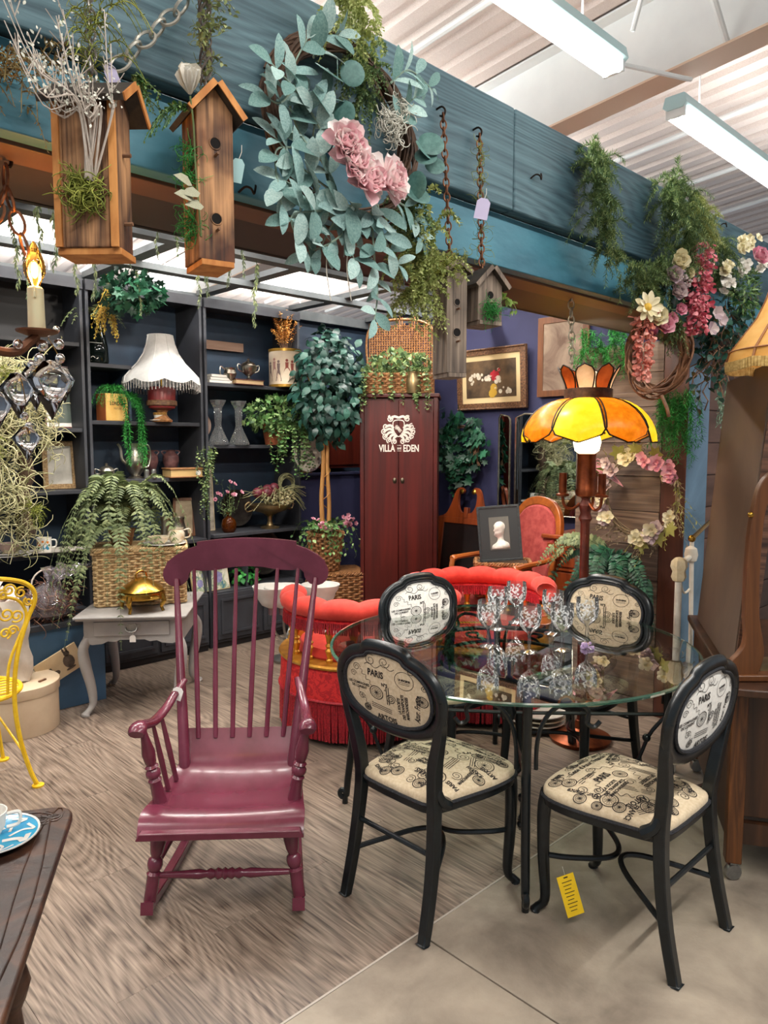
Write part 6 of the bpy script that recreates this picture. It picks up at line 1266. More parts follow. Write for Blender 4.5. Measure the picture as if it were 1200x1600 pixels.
bust[:, 0] *= 1.15; t.rotation_euler[1] = R(-5)
o = part('bust_image', MB().prism(bust, .001, 'xz', (0, -.0075, 0)), mat('marble_white_print', '#a5a29a', '#d2cfc6', rough=.5, scale=22), t, 0)
t = thing('wicker_box', 'small brown wicker box on the armchair seat under the bust portrait', 'basket', (4.07, _q.y + .03, .562), R(-52)); part('lining', MB().prism(rrect(.34, .24, .03), .22, 'xy', (0, 0, .113)), m_lin, t); wicker(rrect(.37, .27, .04, 5), .004, .225, 12, .0075, 30, m_wickb, 'woven_wall', t)
cb = onX(872, 830, 4.55); t = thing('side_cabinet', 'reddish wooden side cabinet with a drawer and drop pulls beside the plank column', 'cabinet', (4.66, cb.y - .33, 0)); part('body', MB().b2((-.22, -.36, .05), (.24, .36, .93)), m_mahog, t, bevel=.005); part('top', MB().b2((-.245, -.385, .93), (.24, .385, .96)), m_mahog, t, bevel=.008); part('backboard', MB().prism([(-.36, .96), (.36, .96), (.34, 1.06), (.15, 1.10), (0, 1.14), (-.15, 1.10), (-.34, 1.06)], .02, 'yz', (.22, 0, 0)), m_mahog, t, bevel=.003); part('plinth', MB().b2((-.2, -.34, 0), (.22, .34, .05)), m_brwood, t)
for z0, z1 in ((.74, .90), (.10, .70)):
    for s_ in (-1, 1):
        d_ = part('drawer' if z0 > .5 else 'door', MB().b2((-.234, s_ * .01, z0), (-.22, s_ * .34, z1)), m_mahog, t, bevel=.004); zz_ = (z0 + z1) / 2 + (.0 if z0 > .5 else .12); bb = MB().ball((-.245, s_ * .17, zz_), .014, 8, 6); bb.tube([(-.248, s_ * .17 + .015 * cos(a), zz_ - .02 + .018 * sin(a)) for a in np.linspace(0, 2 * pi, 14, endpoint=False)], .003, 5, closed=True); part('pull', bb, m_brass, d_)
part('moulding', MB().b2((-.24, -.365, .715), (-.22, .365, .728)), m_mahog, t)

# ================================================================ stained-glass floor lamp
LX, LY = 3.44, 2.04; lt = thing('floor_lamp', 'floor lamp with an orange and yellow petal glass shade and crown top', 'lamp', (LX, LY, 0))
m_cop = mat('copper_bronze', '#5d2c18', '#8f4a28', rough=.35, metal=.8, scale=12)
part('base', MB().lathe([(0, 0), (.16, 0), (.165, .02), (.10, .04), (.04, .07), (.025, .11), (0, .12)], 32), m_cop, lt); part('pole', MB().lathe([(.018, .08), (.024, .3), (.024, 1.18), (.036, 1.20), (.026, 1.23), (.036, 1.27), (.02, 1.30), (.03, 1.32)], 16), mat('red_brown_pole', '#4a1d14', '#6b2f20', rough=.4, metal=.3, scale=20), lt); part('lamp_cup', MB().lathe([(0, 1.30), (.05, 1.32), (.056, 1.345), (.05, 1.36), (.047, 1.52), (.05, 1.54), (0, 1.54)], 20), m_cop, lt)
for k in range(3):
    a = 2.3 + k * 2 * pi / 3; c_, s_ = cos(a), sin(a); ar = part('candle_arm', MB().tube(spl([(.03 * c_, .03 * s_, 1.28), (.07 * c_, .07 * s_, 1.25), (.11 * c_, .11 * s_, 1.27), (.12 * c_, .12 * s_, 1.32)], 12), .008, 7), m_cop, lt); part('candle_sleeve', MB().lathe([(0, 1.315), (.034, 1.32), (.034, 1.33), (.02, 1.335), (.02, 1.44), (0, 1.44)], 14, (.12 * c_, .12 * s_, 0)), m_cop, ar)
m_gy = mat('amber_glass_yellow', '#e8c21c', '#f2d43a', rough=.3, scale=20, translucent=.5, emit='#e6b400', estr=.18); m_go = mat('amber_glass_orange', '#b5650c', '#d6861c', rough=.3, scale=26, translucent=.5, emit='#c26a00', estr=.14)
m_gc = mat('crown_glass_cream', '#c9a684', '#d9bb9c', rough=.3, scale=20, translucent=.3); m_gr = mat('crown_glass_rust', '#8a3a10', '#a85220', rough=.3, scale=20, translucent=.3); m_lead = mat('lead_came', '#241b16', rough=.5, metal=.6)
def petal(base_r, base_z, out_r, out_z, wd_, bulge, n=10, m=7, tipround=.75):
    G = []
    for i_, t_ in enumerate(np.linspace(0, 1, n)):
        r_ = base_r + (out_r - base_r) * sin(t_ * pi / 2) ** .9; z_ = base_z + (out_z - base_z) * (1 - cos(t_ * pi / 2)) ** .9; wv = wd_[0] + (wd_[1] - wd_[0]) * sin(min(1, t_ * 1.15) * pi / 2)
        if t_ > tipround: wv *= math.sqrt(max(.0, 1 - ((t_ - tipround) / (1 - tipround)) ** 2)) * .97 + .03
        G.append([(r_ - bulge * (u * u), u * wv, z_) for u in np.linspace(-1, 1, m)])
    return np.array(G)
SR = .345
for k in range(8):
    a = k * pi / 4 + R(203) ; G = petal(.115, 1.825, SR, 1.60, (.048, .132), .03); Mz = Matrix.Rotation(a, 4, 'Z')
    b = MB(); b.m = Mz; b.grid(G[:, ::-1]); pt = part('shade_petal', b, m_gy if k % 2 == 0 else m_go, lt, 180); rim = np.concatenate([G[:, 0], G[-1, 1:], G[::-1, -1][1:]]); b = MB(); b.m = Mz; b.tube(rim, .0045, 5); part('lead_edge', b, m_lead, pt)
    b = MB(); b.m = Mz; G2 = petal(.10, 1.875, .155, 1.985, (.036, .05), .006, 8, 5, .5); G2[:, :, 0] = .10 + (G2[:, :, 2] - 1.875) * .45 - .006 * 0; zt = np.linspace(0, 1, 8); G2[:, :, 2] = (1.875 + .115 * zt)[:, None]; G2[:, :, 0] = (.108 + .05 * zt ** 1.5)[:, None]
    b.grid(G2[:, ::-1]); cp = part('crown_petal', b, m_gc if k % 2 == 0 else m_gr, lt, 180); rim = np.concatenate([G2[:, 0], G2[-1, 1:], G2[::-1, -1][1:]]); b = MB(); b.m = Mz; b.tube(rim, .004, 5); part('lead_edge', b, m_lead, cp)
part('shade_band', MB().lathe([(.112, 1.822), (.122, 1.825), (.122, 1.872), (.112, 1.876)], 32), mat('bronze_band', '#3f2a1e', '#5c4030', rough=.5, metal=.5, scale=40, bump=.3), lt)
b = MB()
for k in range(8):
    a = (k + .5) * pi / 4 + R(203); 
    for j in range(9): t_ = .35 + j * .065; r_ = .115 + (SR - .115) * sin(t_ * pi / 2) ** .9 - .03; z_ = 1.825 - .225 * (1 - cos(t_ * pi / 2)) ** .9; b.ball((r_ * cos(a), r_ * sin(a), z_), .006, 6, 4)
part('brass_beads', b, m_brass, lt); part('glass_diffuser', MB().lathe([(.04, 1.54), (.062, 1.556), (.072, 1.60), (.062, 1.64), (.04, 1.66), (0, 1.665)], 28), mat('lit_opal_glass', '#fff6e6', rough=.4, emit='#ffe9c0', estr=4.0), lt)
l_ = bpy.data.lights.new('lamp_bulb', 'POINT'); l_.energy = 9; l_.color = (1, .82, .55); l_.shadow_soft_size = .06; lo_ = bpy.data.objects.new('lamp_bulb', l_); COL.objects.link(lo_); lo_.location = (LX, LY, 1.76)

# ================================================================ greenery on the plank column
def needles_hang(p, n, L_, sz, ext, mt, name, lab, dens=90, out=(-.03, -.03), cat='foliage', parent=None):
    b = MB()
    for k in range(n): sprig(b, hangpath((p[0] + RNG.uniform(-1, 1) * ext[0], p[1] + RNG.uniform(-1, 1) * ext[1], p[2] + RNG.uniform(-1, .2) * ext[2]), L_ * RNG.uniform(.5, 1), 9, .05, out), dens, NEED, sz, 1.0, .35, .8, .0012)
    o = part(name, b, mt, parent, 0)
    if parent is None: tag(o, lab, cat)
    return o
q = onX(945, 510, 3.98); needles_hang((3.98, q.y, q.z), 22, .28, .034, (.02, .16, .08), m_bright, 'hanging_fern', 'bright green fern hanging on the planks above the lamp crown')
q = onX(1052, 600, 3.95); needles_hang((3.96, q.y, q.z - .02), 26, .44, .036, (.03, .085, .05), m_bright, 'hanging_fern', 'bright green fern hanging from the bottom of the twig wreath')
q = onY(1027, 552, 1.64); t = thing('twig_wreath', 'round wreath of brown twisted twigs hanging under the beam before the plank column', 'wreath', (q.x, 1.64, q.z), R(-8)); b = MB(); RW = .158
for k in range(30):
    ph1, ph2 = RNG.uniform(0, 6.28), RNG.uniform(0, 6.28); a0 = RNG.uniform(0, 6.28); aa = np.linspace(a0, a0 + RNG.uniform(3.5, 6.2), 40); rr = RW + .028 * np.sin(aa * 2.3 + ph1) * RNG.uniform(.3, 1) + RNG.uniform(-.015, .02); b.tube(np.stack([.022 * np.sin(aa * 3 + ph2), rr * np.cos(aa) * .92, rr * np.sin(aa) * 1.1], -1), .0055, 5)
b.tube(spl([(-.03, -.05, -.2), (-.03, -.08, -.26), (-.02, -.085, -.30)], 6), .008, 6); part('twigs', b, mat('vine_twig', '#5d3a26', '#8a5f40', rough=.6, scale=25), t, 60)
part('hook', MB().tube([(0, 0, RW * 1.1), (0, 0, 2.172 - q.z)], .004, 5), m_lead, t)
def racemes(pos, n, L_, r_, mt, name, parent=None, dens=70, sz=.03):
    b = MB()
    for k in range(n):
        p0 = np.array(pos) + rv(.015); Ms = []
        for j in range(dens * 2): t_ = j / dens / 2; a = RNG.uniform(0, 6.28); w_ = r_ * (1 - .6 * t_) * RNG.uniform(.3, 1); pp = p0 + np.array([w_ * cos(a) * .7, w_ * sin(a), -L_ * t_]); Ms.append(LM(pp, (cos(a), sin(a), -.6 + RNG.uniform(-.8, .8)), rv(1), sz * .7 * RNG.uniform(.6, 1.2)))
        b.inst(petalT(.35)[0], petalT(.35)[1], Ms)
    return part(name, b, mt, parent, 60)
m_pnk = mat('pink_wisteria', '#b5485c', rough=.6, island=('#cc6c7a', '#dd9096'), translucent=.2); m_cor = mat('coral_wisteria', '#c9705f', rough=.6, island=('#d98a7a', '#e6a89a'), translucent=.2)
m_crm = mat('cream_petal', '#cfc49a', rough=.6, island=('#ddd4b0', '#e8e0c4'), translucent=.2); m_mau = mat('dusty_mauve_petal', '#a8929a', rough=.6, island=('#bba6a8', '#cdbcb8'), translucent=.2)
b = MB()
for k in range(10): sprig(b, hangpath((-.05 + RNG.uniform(-.03, .02), RNG.uniform(-.16, -.08), .16), RNG.uniform(.1, .2), 7, .03), 40, LEAFN, .03, .9)
part('wreath_greens', b, m_cyp, t, 0)
# flower wreath lower on the column
q = onX(1000, 775, 3.96); t = thing('flower_wreath', 'loose wreath of cream, mauve and dried flowers on the plank column', 'wreath', (3.97, q.y, q.z)); RW = .215; b = MB(); sb = MB(); lb = MB()
for k in range(12):
    a0 = RNG.uniform(0, 6.28); aa = np.linspace(a0, a0 + 4.5, 30); rr = RW + .02 * np.sin(aa * 2 + k); sb.tube(np.stack([.02 * np.sin(aa * 3 + k), rr * np.cos(aa), rr * 1.05 * np.sin(aa)], -1), .003, 4)
for k in range(60): 
    a = RNG.uniform(0, 6.28); p_ = np.array([-.02, RW * cos(a), RW * 1.05 * sin(a)]); d_ = np.array([-.5, -sin(a) * .8 + cos(a) * .6, cos(a) * .8 + sin(a) * .6]) + rv(.4); sprig(sb if k % 3 else lb, [p_, p_ + d_ * .06, p_ + d_ * .12 + np.array([0, 0, -.02])], 10, LEAFN, .035, .8)
for k in range(9): a = RNG.uniform(0, 6.28); lb.inst(LOBE[0], LOBE[1], [LM((-.05, RW * cos(a), RW * 1.05 * sin(a)), (-.3, cos(a), sin(a) - .3), (-1, 0, 0), .09)])
part('vine_ring', sb, mat('dry_vine', '#6a5c44', '#8d7c60', rough=.8, scale=20), t, 0); part('leaves', lb, mat('olive_leaf', '#6a6a2c', rough=.6, island=('#868640', '#a3a058'), translucent=.2), t, 0)
for nm, mt, angs in (('mauve_flowers', m_mau, (-.3, -.6, -1.9, -2.2, .5, .8, .15)), ('cream_flowers', m_crm, (-.45, -.1, -1.7, 1.3, -2.5)), ('pink_flowers', m_pinkf, (2.2, 1.8, 2.6))):
    for a in angs:
        for j in range(3):
            fb = MB(); aa = a + RNG.uniform(-.15, .15); bloom(fb, np.array([-.05 - RNG.uniform(0, .03), RW * cos(aa), RW * 1.05 * sin(aa)]) + rv(.02), (-1, RNG.uniform(-.5, .3), RNG.uniform(-.4, .6)), RNG.uniform(.03, .048), ((5, 1.3, 1), (5, .7, .6)))
            part(nm[:-1], fb, mt, t, 0)
fb = MB()
for k in range(10): e = np.array([-.10, .30 + RNG.uniform(-.06, .1), .08 + RNG.uniform(-.1, .1)]); sb2 = spl([(-.02, .1, .05), (-.08, .22, .16 + RNG.uniform(-.03, .05)), e], 8); fb.tube(sb2, .002, 4); bloom(fb, e, rv(1), .022, ((5, 1, 1),))
part('arching_sprays', fb, m_pinkf, t, 0)
# ferns at the foot of the column
q = onX(960, 870, 3.96); t = thing('fern_bunch', 'green fern fronds bunched on the plank column behind the dining chair', 'foliage', (3.96, q.y + .02, q.z)); b = MB()
for k in range(26): a = RNG.uniform(-2.9, .5); frond(b, archpath((-.02, RNG.uniform(-.1, .1), RNG.uniform(-.05, .05)), (-.25 - .3 * RNG.uniform(), -cos(a) * .8, sin(a) * .2), RNG.uniform(.22, .40), .35, 1.0), 24, .05, (-.8, -.4, .4), FERNW)
for k in range(9): frond(b, hangpath((-.03, -.05 - k * .025, -.08), RNG.uniform(.25, .42), 9, .02, (-.03, -.03)), 26, .036, (-1, -.3, 0), FERNW)
part('fronds', b, m_deep, t, 0); b = MB()
for k in range(6): frond(b, archpath((-.03, RNG.uniform(.0, .12), .03), (-.3, .8, .15), RNG.uniform(.25, .36), .4, .5), 22, .06, (-.7, 0, .7), FERNW)
part('light_fronds', b, m_fern, t, 0)
# ================================================================ things hung on the beam
YB = 1.50
m_bh = grain('weathered_birdhouse', '#33190d', '#b5855a', 'z', rough=.75, freq=16, sc=1.2, line=.45, bump=.8, fine=60, tint='#8a6a58', tscale=9)
m_bhg = grain('grey_birdhouse', '#453a33', '#8d7c6c', 'z', rough=.8, freq=16, sc=1.2, line=.35, bump=.8, fine=60)
m_edge = mat('raw_cut_edge', '#a5642c', '#c98a4a', rough=.7, scale=30, stretch=(1, 1, .3)); m_roofd = mat('dark_shingle', '#2b2622', '#443c34', rough=.8, scale=30)
m_hole = mat('hole_dark', '#0d0907', rough=1); m_chain = mat('grey_chain_steel', '#7d7a74', '#9a968e', rough=.35, metal=.8, scale=30); m_rust = mat('rusty_chain', '#5c3a28', '#8a5c40', rough=.6, metal=.5, scale=40); m_clear = m_rust
def birdhouse(lab, loc, rz, w_, d_, h_, holes, m1, roof_axis='y', roof_h=.05, over=.015):
    """local: front face is -Y; ridge runs front to back"""
    t = thing('birdhouse', lab, 'birdhouse', loc, rz, 'wooden birdhouses on the beam'); x, y = w_ / 2, d_ / 2
    part('front_board', MB().prism([(-x, 0), (x, 0), (x, h_), (0, h_ + roof_h), (-x, h_)], .012, 'xz', (0, -y + .006, 0)), m1, t, bevel=.002); part('rear_board', MB().prism([(-x, 0), (x, 0), (x, h_), (0, h_ + roof_h), (-x, h_)], .012, 'xz', (0, y - .006, 0)), m1, t)
    for s_ in (-1, 1): part('side_board', MB().b2((s_ * x, -y + .012, .0), (s_ * (x - .012), y - .012, h_)), m1, t, bevel=.002)
    part('floor_board', MB().b2((-x + .004, -y - .006, -.012), (x - .004, y + .004, 0)), m_edge if m1 is m_bh else m_bhg, t, bevel=.001)
    an = math.atan2(roof_h, x); ln = math.hypot(x + over, roof_h * (x + over) / x)
    for s_ in (-1, 1):
        b = MB(); b.m = Matrix.Translation((0, 0, h_ + roof_h)) @ Matrix.Rotation(s_ * an, 4, 'Y'); b.b2((0, -y - over * 1.4, .0), (s_ * ln, y + over, .011)); rf = part('roof_board', b, m_roofd, t); b = MB(); b.m = Matrix.Translation((0, 0, h_ + roof_h)) @ Matrix.Rotation(s_ * an, 4, 'Y'); b.b2((0, -y - over * 1.4 - .003, -.001), (s_ * ln, -y - over * 1.4, .012)); part('roof_edge', b, m_edge if m1 is m_bh else m_bhg, rf)
    for (u, z_, r_) in holes:
        part('entrance_hole', MB().lathe([(0, 0), (r_, 0), (r_, .0012), (0, .0012)], 18, (u, -y + .0003, z_), axis=(0, -1, 0)), m_hole, t); part('hole_rim', MB().tube([(u + r_ * x_, -y - .0005, z_ + r_ * y_) for x_, y_ in circ(1, 18)], .0016, 5, closed=True), m1, t); part('perch_peg', MB().tube([(u, -y, z_ - r_ * 2.0), (u, -y - .018, z_ - r_ * 2.0)], .003, 6), m_twig, t)
    return t
def moss_clump(parent, c, ext, n=120, mt=None, r=.0014): o = part('moss', curls(MB(), c, ext, n, r, .05), mt or m_mossg, parent, 180); o['kind'] = 'stuff'; return o
p1 = onY(152, 395, 1.36); b1 = birdhouse('stubby orange-brown birdhouse with pale branches and moss at upper left', (p1.x, 1.36, p1.z), R(-10), .078, .105, .255, [], m_bh, roof_h=.03, over=.02)
b1.rotation_euler = (0, 0, R(44))
for y_ in (-.05, .05): part('corner_strip', MB().b2((-.044, y_ - .006, 0), (-.036, y_ + .006, .25)), m_edge, b1)
moss_clump(b1, (-.05, .0, .09), (.012, .032, .03), 200)
for z_ in (.05, .17): part('perch_peg', MB().tube([(.0, -.05, z_), (.0, -.068, z_)], .0035, 6), m_twig, b1)
b = MB(); lb = MB()
for k in range(15):
    e = np.array([RNG.uniform(-.19, .0), RNG.uniform(-.05, .03), RNG.uniform(.26, .46)]); pth = spl([(RNG.uniform(-.04, -.02), -.045, .11), (e[0] * .35, -.075 + e[1] * .3, .22), (e[0] * .7, -.06 + e[1] * .7, e[2] * .7), e + np.array([0, -.05, 0])], 14); b.tube(pth, np.linspace(.0019, .0009, 14), 5)
    for j in range(6): i_ = RNG.integers(6, 13); b.tube([pth[i_], pth[i_] + rv(.012) + np.array([0, 0, .02])], .0009, 4); lb.inst(LEAF[0], LEAF[1], [LM(pth[i_] + rv(.008) + np.array([0, 0, .015]), rv(1) + np.array([0, 0, .8]), (0, -1, 0), RNG.uniform(.005, .009)) for _ in range(3)])
br = thing('pale_branches', 'spray of pale dry branches rising from the mossy birdhouse', 'branches', b1.location, 0); part('branches', b, m_pale, br, 60); part('buds', lb, mat('pale_bud', '#a8a89a', rough=.7, island=('#c2c2b4', '#d8d4c6')), br, 0)['kind'] = 'stuff'
p2 = onY(328, 415, 1.42); b2_ = birdhouse('tall weathered birdhouse with two round holes and a white rose', (p2.x, 1.42, p2.z), R(0), .078, .095, .30, [(.0, .235, .012), (-.0, .085, .012)], m_bh, roof_h=.045); b2_.rotation_euler = (0, 0, R(-50 + 38))
moss_clump(b2_, (-.045, -.02, .19), (.008, .022, .05), 120, m_bright, .0009); moss_clump(b2_, (-.045, -.02, .07), (.008, .022, .03), 90, m_bright, .0009)
rs = thing('white_rose', 'white artificial rose resting on the roof of the tall birdhouse', 'flower', b2_.location); q = onY(297, 150, 1.36); rp = np.array(q) - np.array(b2_.location)
fb = MB(); bloom(fb, rp, (-.25, -.4, 1), .048, ((4, .35, 1), (4, .5, 1.02), (5, .75, .95), (3, .15, .9)), petalT(.8, .45)); part('petals', fb, mat('white_rose_petal', '#cfc8b8', rough=.6, island=('#dcd6c8', '#e8e4da'), translucent=.2), rs, 60)
part('stem', MB().tube(spl([rp + np.array([.0, .0, .0]), rp + np.array([.012, .01, -.05]), rp + np.array([.02, .02, -.12]), rp + np.array([.03, .02, -.26])], 14), .002, 5), m_stem, rs)
lm_ = leafT(.3, .15, .06); lmesh = MB().inst(lm_[0], lm_[1], [np.eye(4)]).mesh('leaf', mat('dusty_rose_leaf', '#8a8a72', '#a5a48c', rough=.7, scale=30))
for dx, dz, ang_ in ((-.005, -.175, 2.4), (-.002, -.20, 2.9), (.02, -.21, 3.4), (.012, -.185, 3.8)): link('leaf', lmesh, rs, Matrix(LM(rp + np.array([dx, -.01, dz]), (cos(ang_), -.2, sin(ang_) * .3), (0, -1, .4), .045)))
b = MB()
for k in range(9): a = RNG.uniform(2.2, 4.2); sprig(b, archpath(rp + np.array([.01, .02, -.02]), (cos(a), sin(a) * .3, -.1), RNG.uniform(.05, .10), .3, .7), 22, LEAFW, .011, .9)
part('leaf_sprays', b, m_ivy, rs, 0)
p3 = onY(702, 585, 1.44); b3 = birdhouse('narrow grey plank birdhouse hanging below the big wreath', (p3.x, 1.44, p3.z), R(-20), .066, .085, .285, [(0, .20, .010), (0, .115, .013)], m_bhg, roof_h=.022, over=.008); moss_clump(b3, (-.02, -.03, .30), (.05, .04, .03), 200, m_mossg, .0011)
p4 = onY(752, 505, 1.42); b4 = birdhouse('small grey gabled birdhouse with a mossy front', (p4.x, 1.42, p4.z), R(-15), .088, .085, .105, [(.0, .075, .012)], m_bhg, roof_h=.045, over=.012); moss_clump(b4, (.0, -.052, .03), (.025, .012, .022), 130, m_bright, .0009)
b = MB()
for k in range(4): sprig(b, archpath((.045, -.02, .06), (1, RNG.uniform(-.6, .3), .2), .07, .5, .4), 5, LEAFW, .035, .9)
part('leaf_sprig', b, mat('lime_leaf', '#6f8f3c', rough=.5, island=('#86a850', '#a0bd6a'), translucent=.2), b4, 0)
# chains
def chain_thing(name, lab, a, b_, lk, r, mt, drape=False, moss=False):
    t = thing(name, lab, 'chain', tuple(b_)); a = np.array(a) - np.array(b_); n = max(3, int(np.linalg.norm(a) / (lk * .74)));  pts = [a * (1 - k / n) + np.array([0, 0, -.02 * sin(pi * k / n) if drape else 0]) for k in range(n + 1)]
    dvec = -a / np.linalg.norm(a); ref = np.array([0, 1., 0]); s1 = np.cross(dvec, ref); s1 /= np.linalg.norm(s1); s2 = np.cross(dvec, s1)
    for k in range(n):
        c_ = (pts[k] + pts[k + 1]) / 2; s_ = (s1 * .8 + s2 * .6) if k % 2 else (s1 * .6 - s2 * .8); part('link', MB().tube([c_ + dvec * lk * .5 * cos(q_) + s_ * lk * .3 * sin(q_) for q_ in np.linspace(0, 2 * pi, 14, endpoint=False)], r, 5, closed=True), mt, t)
    if moss: m_ = part('moss', curls(MB(), a * .45, (.010, .010, abs(a[2]) * .5), 90, .0009, .05), m_mossg, t, 180); m_['kind'] = 'stuff'
    return t
cA = onY(178, 108, 1.46); cB = onY(292, 2, 1.46); chain_thing('hanging_chain', 'steel chain looping across the beam between the two left birdhouses', cB, cA, .052, .0034, mat('pale_steel_chain', '#a5a196', '#bdb8ac', rough=.4, metal=.6, scale=30))
top2 = onY(318, -40, 1.46); chain_thing('hanging_chain', 'leaf-wound chain holding the tall birdhouse', top2, (b2_.location.x, 1.42, b2_.location.z + .36), .03, .0024, m_chain, moss=True)
b = MB(); sb = MB()
for k in range(26): z_ = RNG.uniform(.0, .30); sprig(b, archpath((0, -.01, z_), (cos(k * 2.4), -.5, .2), RNG.uniform(.03, .06), .5, .4), 12, LEAFW, .014, 1.0, .3, .8, .001, sb)
for k in range(5): sb.tube([(.012 * cos(a + k), .012 * sin(a + k), a * .018) for a in np.linspace(0, 18, 50)], .0022, 4)
t = thing('vine_garland', 'twisted twig and leaf garland round the tall birdhouse chain', 'garland', (b2_.location.x + .0, 1.42, b2_.location.z + .37)); part('leaves', b, mat('sage_leaf', '#6f7a4c', rough=.6, island=('#8a9460', '#a6ad78'), translucent=.2), t, 0); part('twigs', sb, mat('grey_twig', '#544a44', '#6f635a', rough=.8, scale=30), t)
t1 = onY(138, -60, 1.44); chain_thing('hanging_chain', 'chain wound with moss holding the stubby birdhouse', t1, (b1.location.x, 1.36, b1.location.z + .30), .03, .0024, m_chain, moss=True)
b = MB(); 
for k in range(70): z_ = RNG.uniform(.0, .34); sprig(b, archpath((RNG.uniform(-.02, .03), -.02, z_), (cos(k * 2.4), -.4, .1), RNG.uniform(.04, .08), .5, .6), 18, NEED, .014, 1.0)
t = part('moss_garland', b, m_mossg, None, 0); t.location = (b1.location.x, 1.36, b1.location.z + .31); tag(t, 'brown-green mossy garland along the stubby birdhouse chain', 'garland')
b = MB()
for k in range(8): sprig(b, hangpath((0, -.01, 0), RNG.uniform(.04, .08), 6, .02, (.04 * RNG.uniform(0, 1), -.01)), 22, LEAFW, .011, .9)
t = part('leaf_sprig', b, m_ivy, None, 0); q = onY(205, 120, 1.44); t.location = q; tag(t, 'small green leafy sprig on the beam right of the stubby birdhouse', 'foliage')
def ccard(lab, px, py, Y, w_, h_, col, rz=R(-45), tiltv=.2):
    q = onY(px, py, Y); return paper_tag('price_tag', lab, (q.x, q.y, q.z), (0, tiltv, rz), (w_, h_), col)
m_ctag = mat('aqua_tag', '#a8d0d2', rough=.6); m_ltag = mat('lilac_tag', '#b8aecb', rough=.5)
ccard('pale aqua tag beside the tall birdhouse', 373, 248, 1.40, .03, .05, m_ctag); ccard('lilac tag tied to the small birdhouse chain', 757, 310, 1.40, .04, .06, m_ltag); ccard('long lilac ribbon tag above the stubby birdhouse', 168, 100, 1.38, .022, .08, m_ltag, R(-30), -.35)
for (px, py0, bh, lab) in ((692, 178, b3, 'rusty chain from the beam down to the narrow grey birdhouse'), (749, 210, b4, 'moss-wound rusty chain holding the small gabled birdhouse')):
    q = onY(px, py0, 1.485); h_ = .31 if bh is b3 else .15; chain_thing('hanging_chain', lab, (q.x, 1.485, q.z), (bh.location.x, bh.location.y, bh.location.z + h_), .028, .0026, m_rust, moss=bh is b4)
    k_ = part('beam_hook', MB().tube(spl([(q.x, 1.512, q.z + .02), (q.x, 1.49, q.z + .022), (q.x, 1.476, q.z + .008), (q.x, 1.482, q.z - .006), (q.x, 1.496, q.z - .002)], 12), .003, 6), m_lead); tag(k_, 'black screw hook in the beam above the %s birdhouse' % ('narrow grey' if bh is b3 else 'small gabled'), 'hook')
for px, py, lab in ((836, 277, 'empty black S-shaped hook on the bare stretch of beam'), (1128, 352, 'black hook near the far top of the beam'), (385, 298, 'bent black hook under the beam left of the wreath')):
    Yh = 1.505 if py != 298 else 1.545; q = onY(px, py, Yh); k_ = part('beam_hook', MB().tube(spl([(q.x - .02, Yh + .004, q.z - .008), (q.x - .01, Yh - .01, q.z + .004), (q.x, Yh - .02, q.z), (q.x + .008, Yh - .02, q.z - .01), (q.x + .016, Yh - .015, q.z + .006), (q.x + .02, Yh - .01, q.z + .014)], 18), .0028, 6), m_lead); tag(k_, lab, 'hook')
# lamp chain in front of the column
q = onY(934, 425, 1.54); chain_thing('hanging_chain', 'pale chain hanging from the beam above the stained glass lamp', (q.x, 1.66, q.z), (q.x + .02, 1.66, q.z - .34), .04, .003, mat('pale_chain', '#b5ad98', rough=.35, metal=.7))

# ================================================================ the big wreath
WC = onY(545, 195, 1.42); t = thing('wreath', 'large wreath of silvery-green lamb ear leaves with pink peonies on the beam', 'wreath', (WC.x, 1.44, WC.z)); wr_ = t
RW = .205; b = MB()
for k in range(34):
    a0 = RNG.uniform(0, 6.28); aa = np.linspace(a0, a0 + RNG.uniform(3, 6), 36); rr = RW + .016 * np.sin(aa * 2.3 + k) + RNG.uniform(-.012, .016); b.tube(np.stack([rr * np.cos(aa) * 1.1 + .03, .03 + .018 * np.sin(aa * 3 + k), rr * np.sin(aa)], -1), .0038, 5)
part('twig_ring', b, mat('dark_vine', '#38261c', '#5c4230', rough=.7, scale=25), t, 60)
m_lamb = [mat('lamb_ear_' + n_, c1, c2, rough=.75, scale=18, orand=.18, translucent=.12) for n_, c1, c2 in (('a', '#6a8d8a', '#93b0ab'), ('b', '#86a5a0', '#b0c6c0'), ('c', '#557a76', '#77968f'))]
lamb = []
for k, m_ in enumerate(m_lamb):
    T_ = leafF(.20 + .03 * k, .2, .08); lamb.append(MB().inst(T_[0], T_[1], [np.eye(4)]).mesh('leaf', m_, 180))
cnt = [0]
def lleaf(p, d_, up, s_): o = link('leaf', lamb[cnt[0] % 3], t, Matrix(LM(p, d_, up, s_))); cnt[0] += 1
def wstem(pts, n, size, mb):                       # stem with opposite pairs of leaves
    P = spl(pts, 20); mb.tube(P, np.linspace(.003, .0018, 20), 5); tg = np.gradient(P, axis=0)
    for j in range(n):
        i_ = int((j + .6) / n * 19); t_ = tg[i_] / np.linalg.norm(tg[i_]); s_ = np.cross(t_, (0, -1, 0)); sz = size * 1.28 * (1.05 - .35 * j / n) * RNG.uniform(.8, 1.15)
        for sd in (1, -1): lleaf(P[i_], t_ * .55 + s_ * sd * .85 + np.array([0, RNG.uniform(-.75, -.1), 0]) + rv(.12), np.array([0, -1, .45]) + rv(.3), sz)
    lleaf(P[-1], tg[-1], (0, -1, .3), size * .95)
sb = MB(); P_ = lambda px, py, dy=0: np.array([onY(px, py, 1.42 + dy).x - WC.x, dy - .02, onY(px, py, 1.42 + dy).z - WC.z])
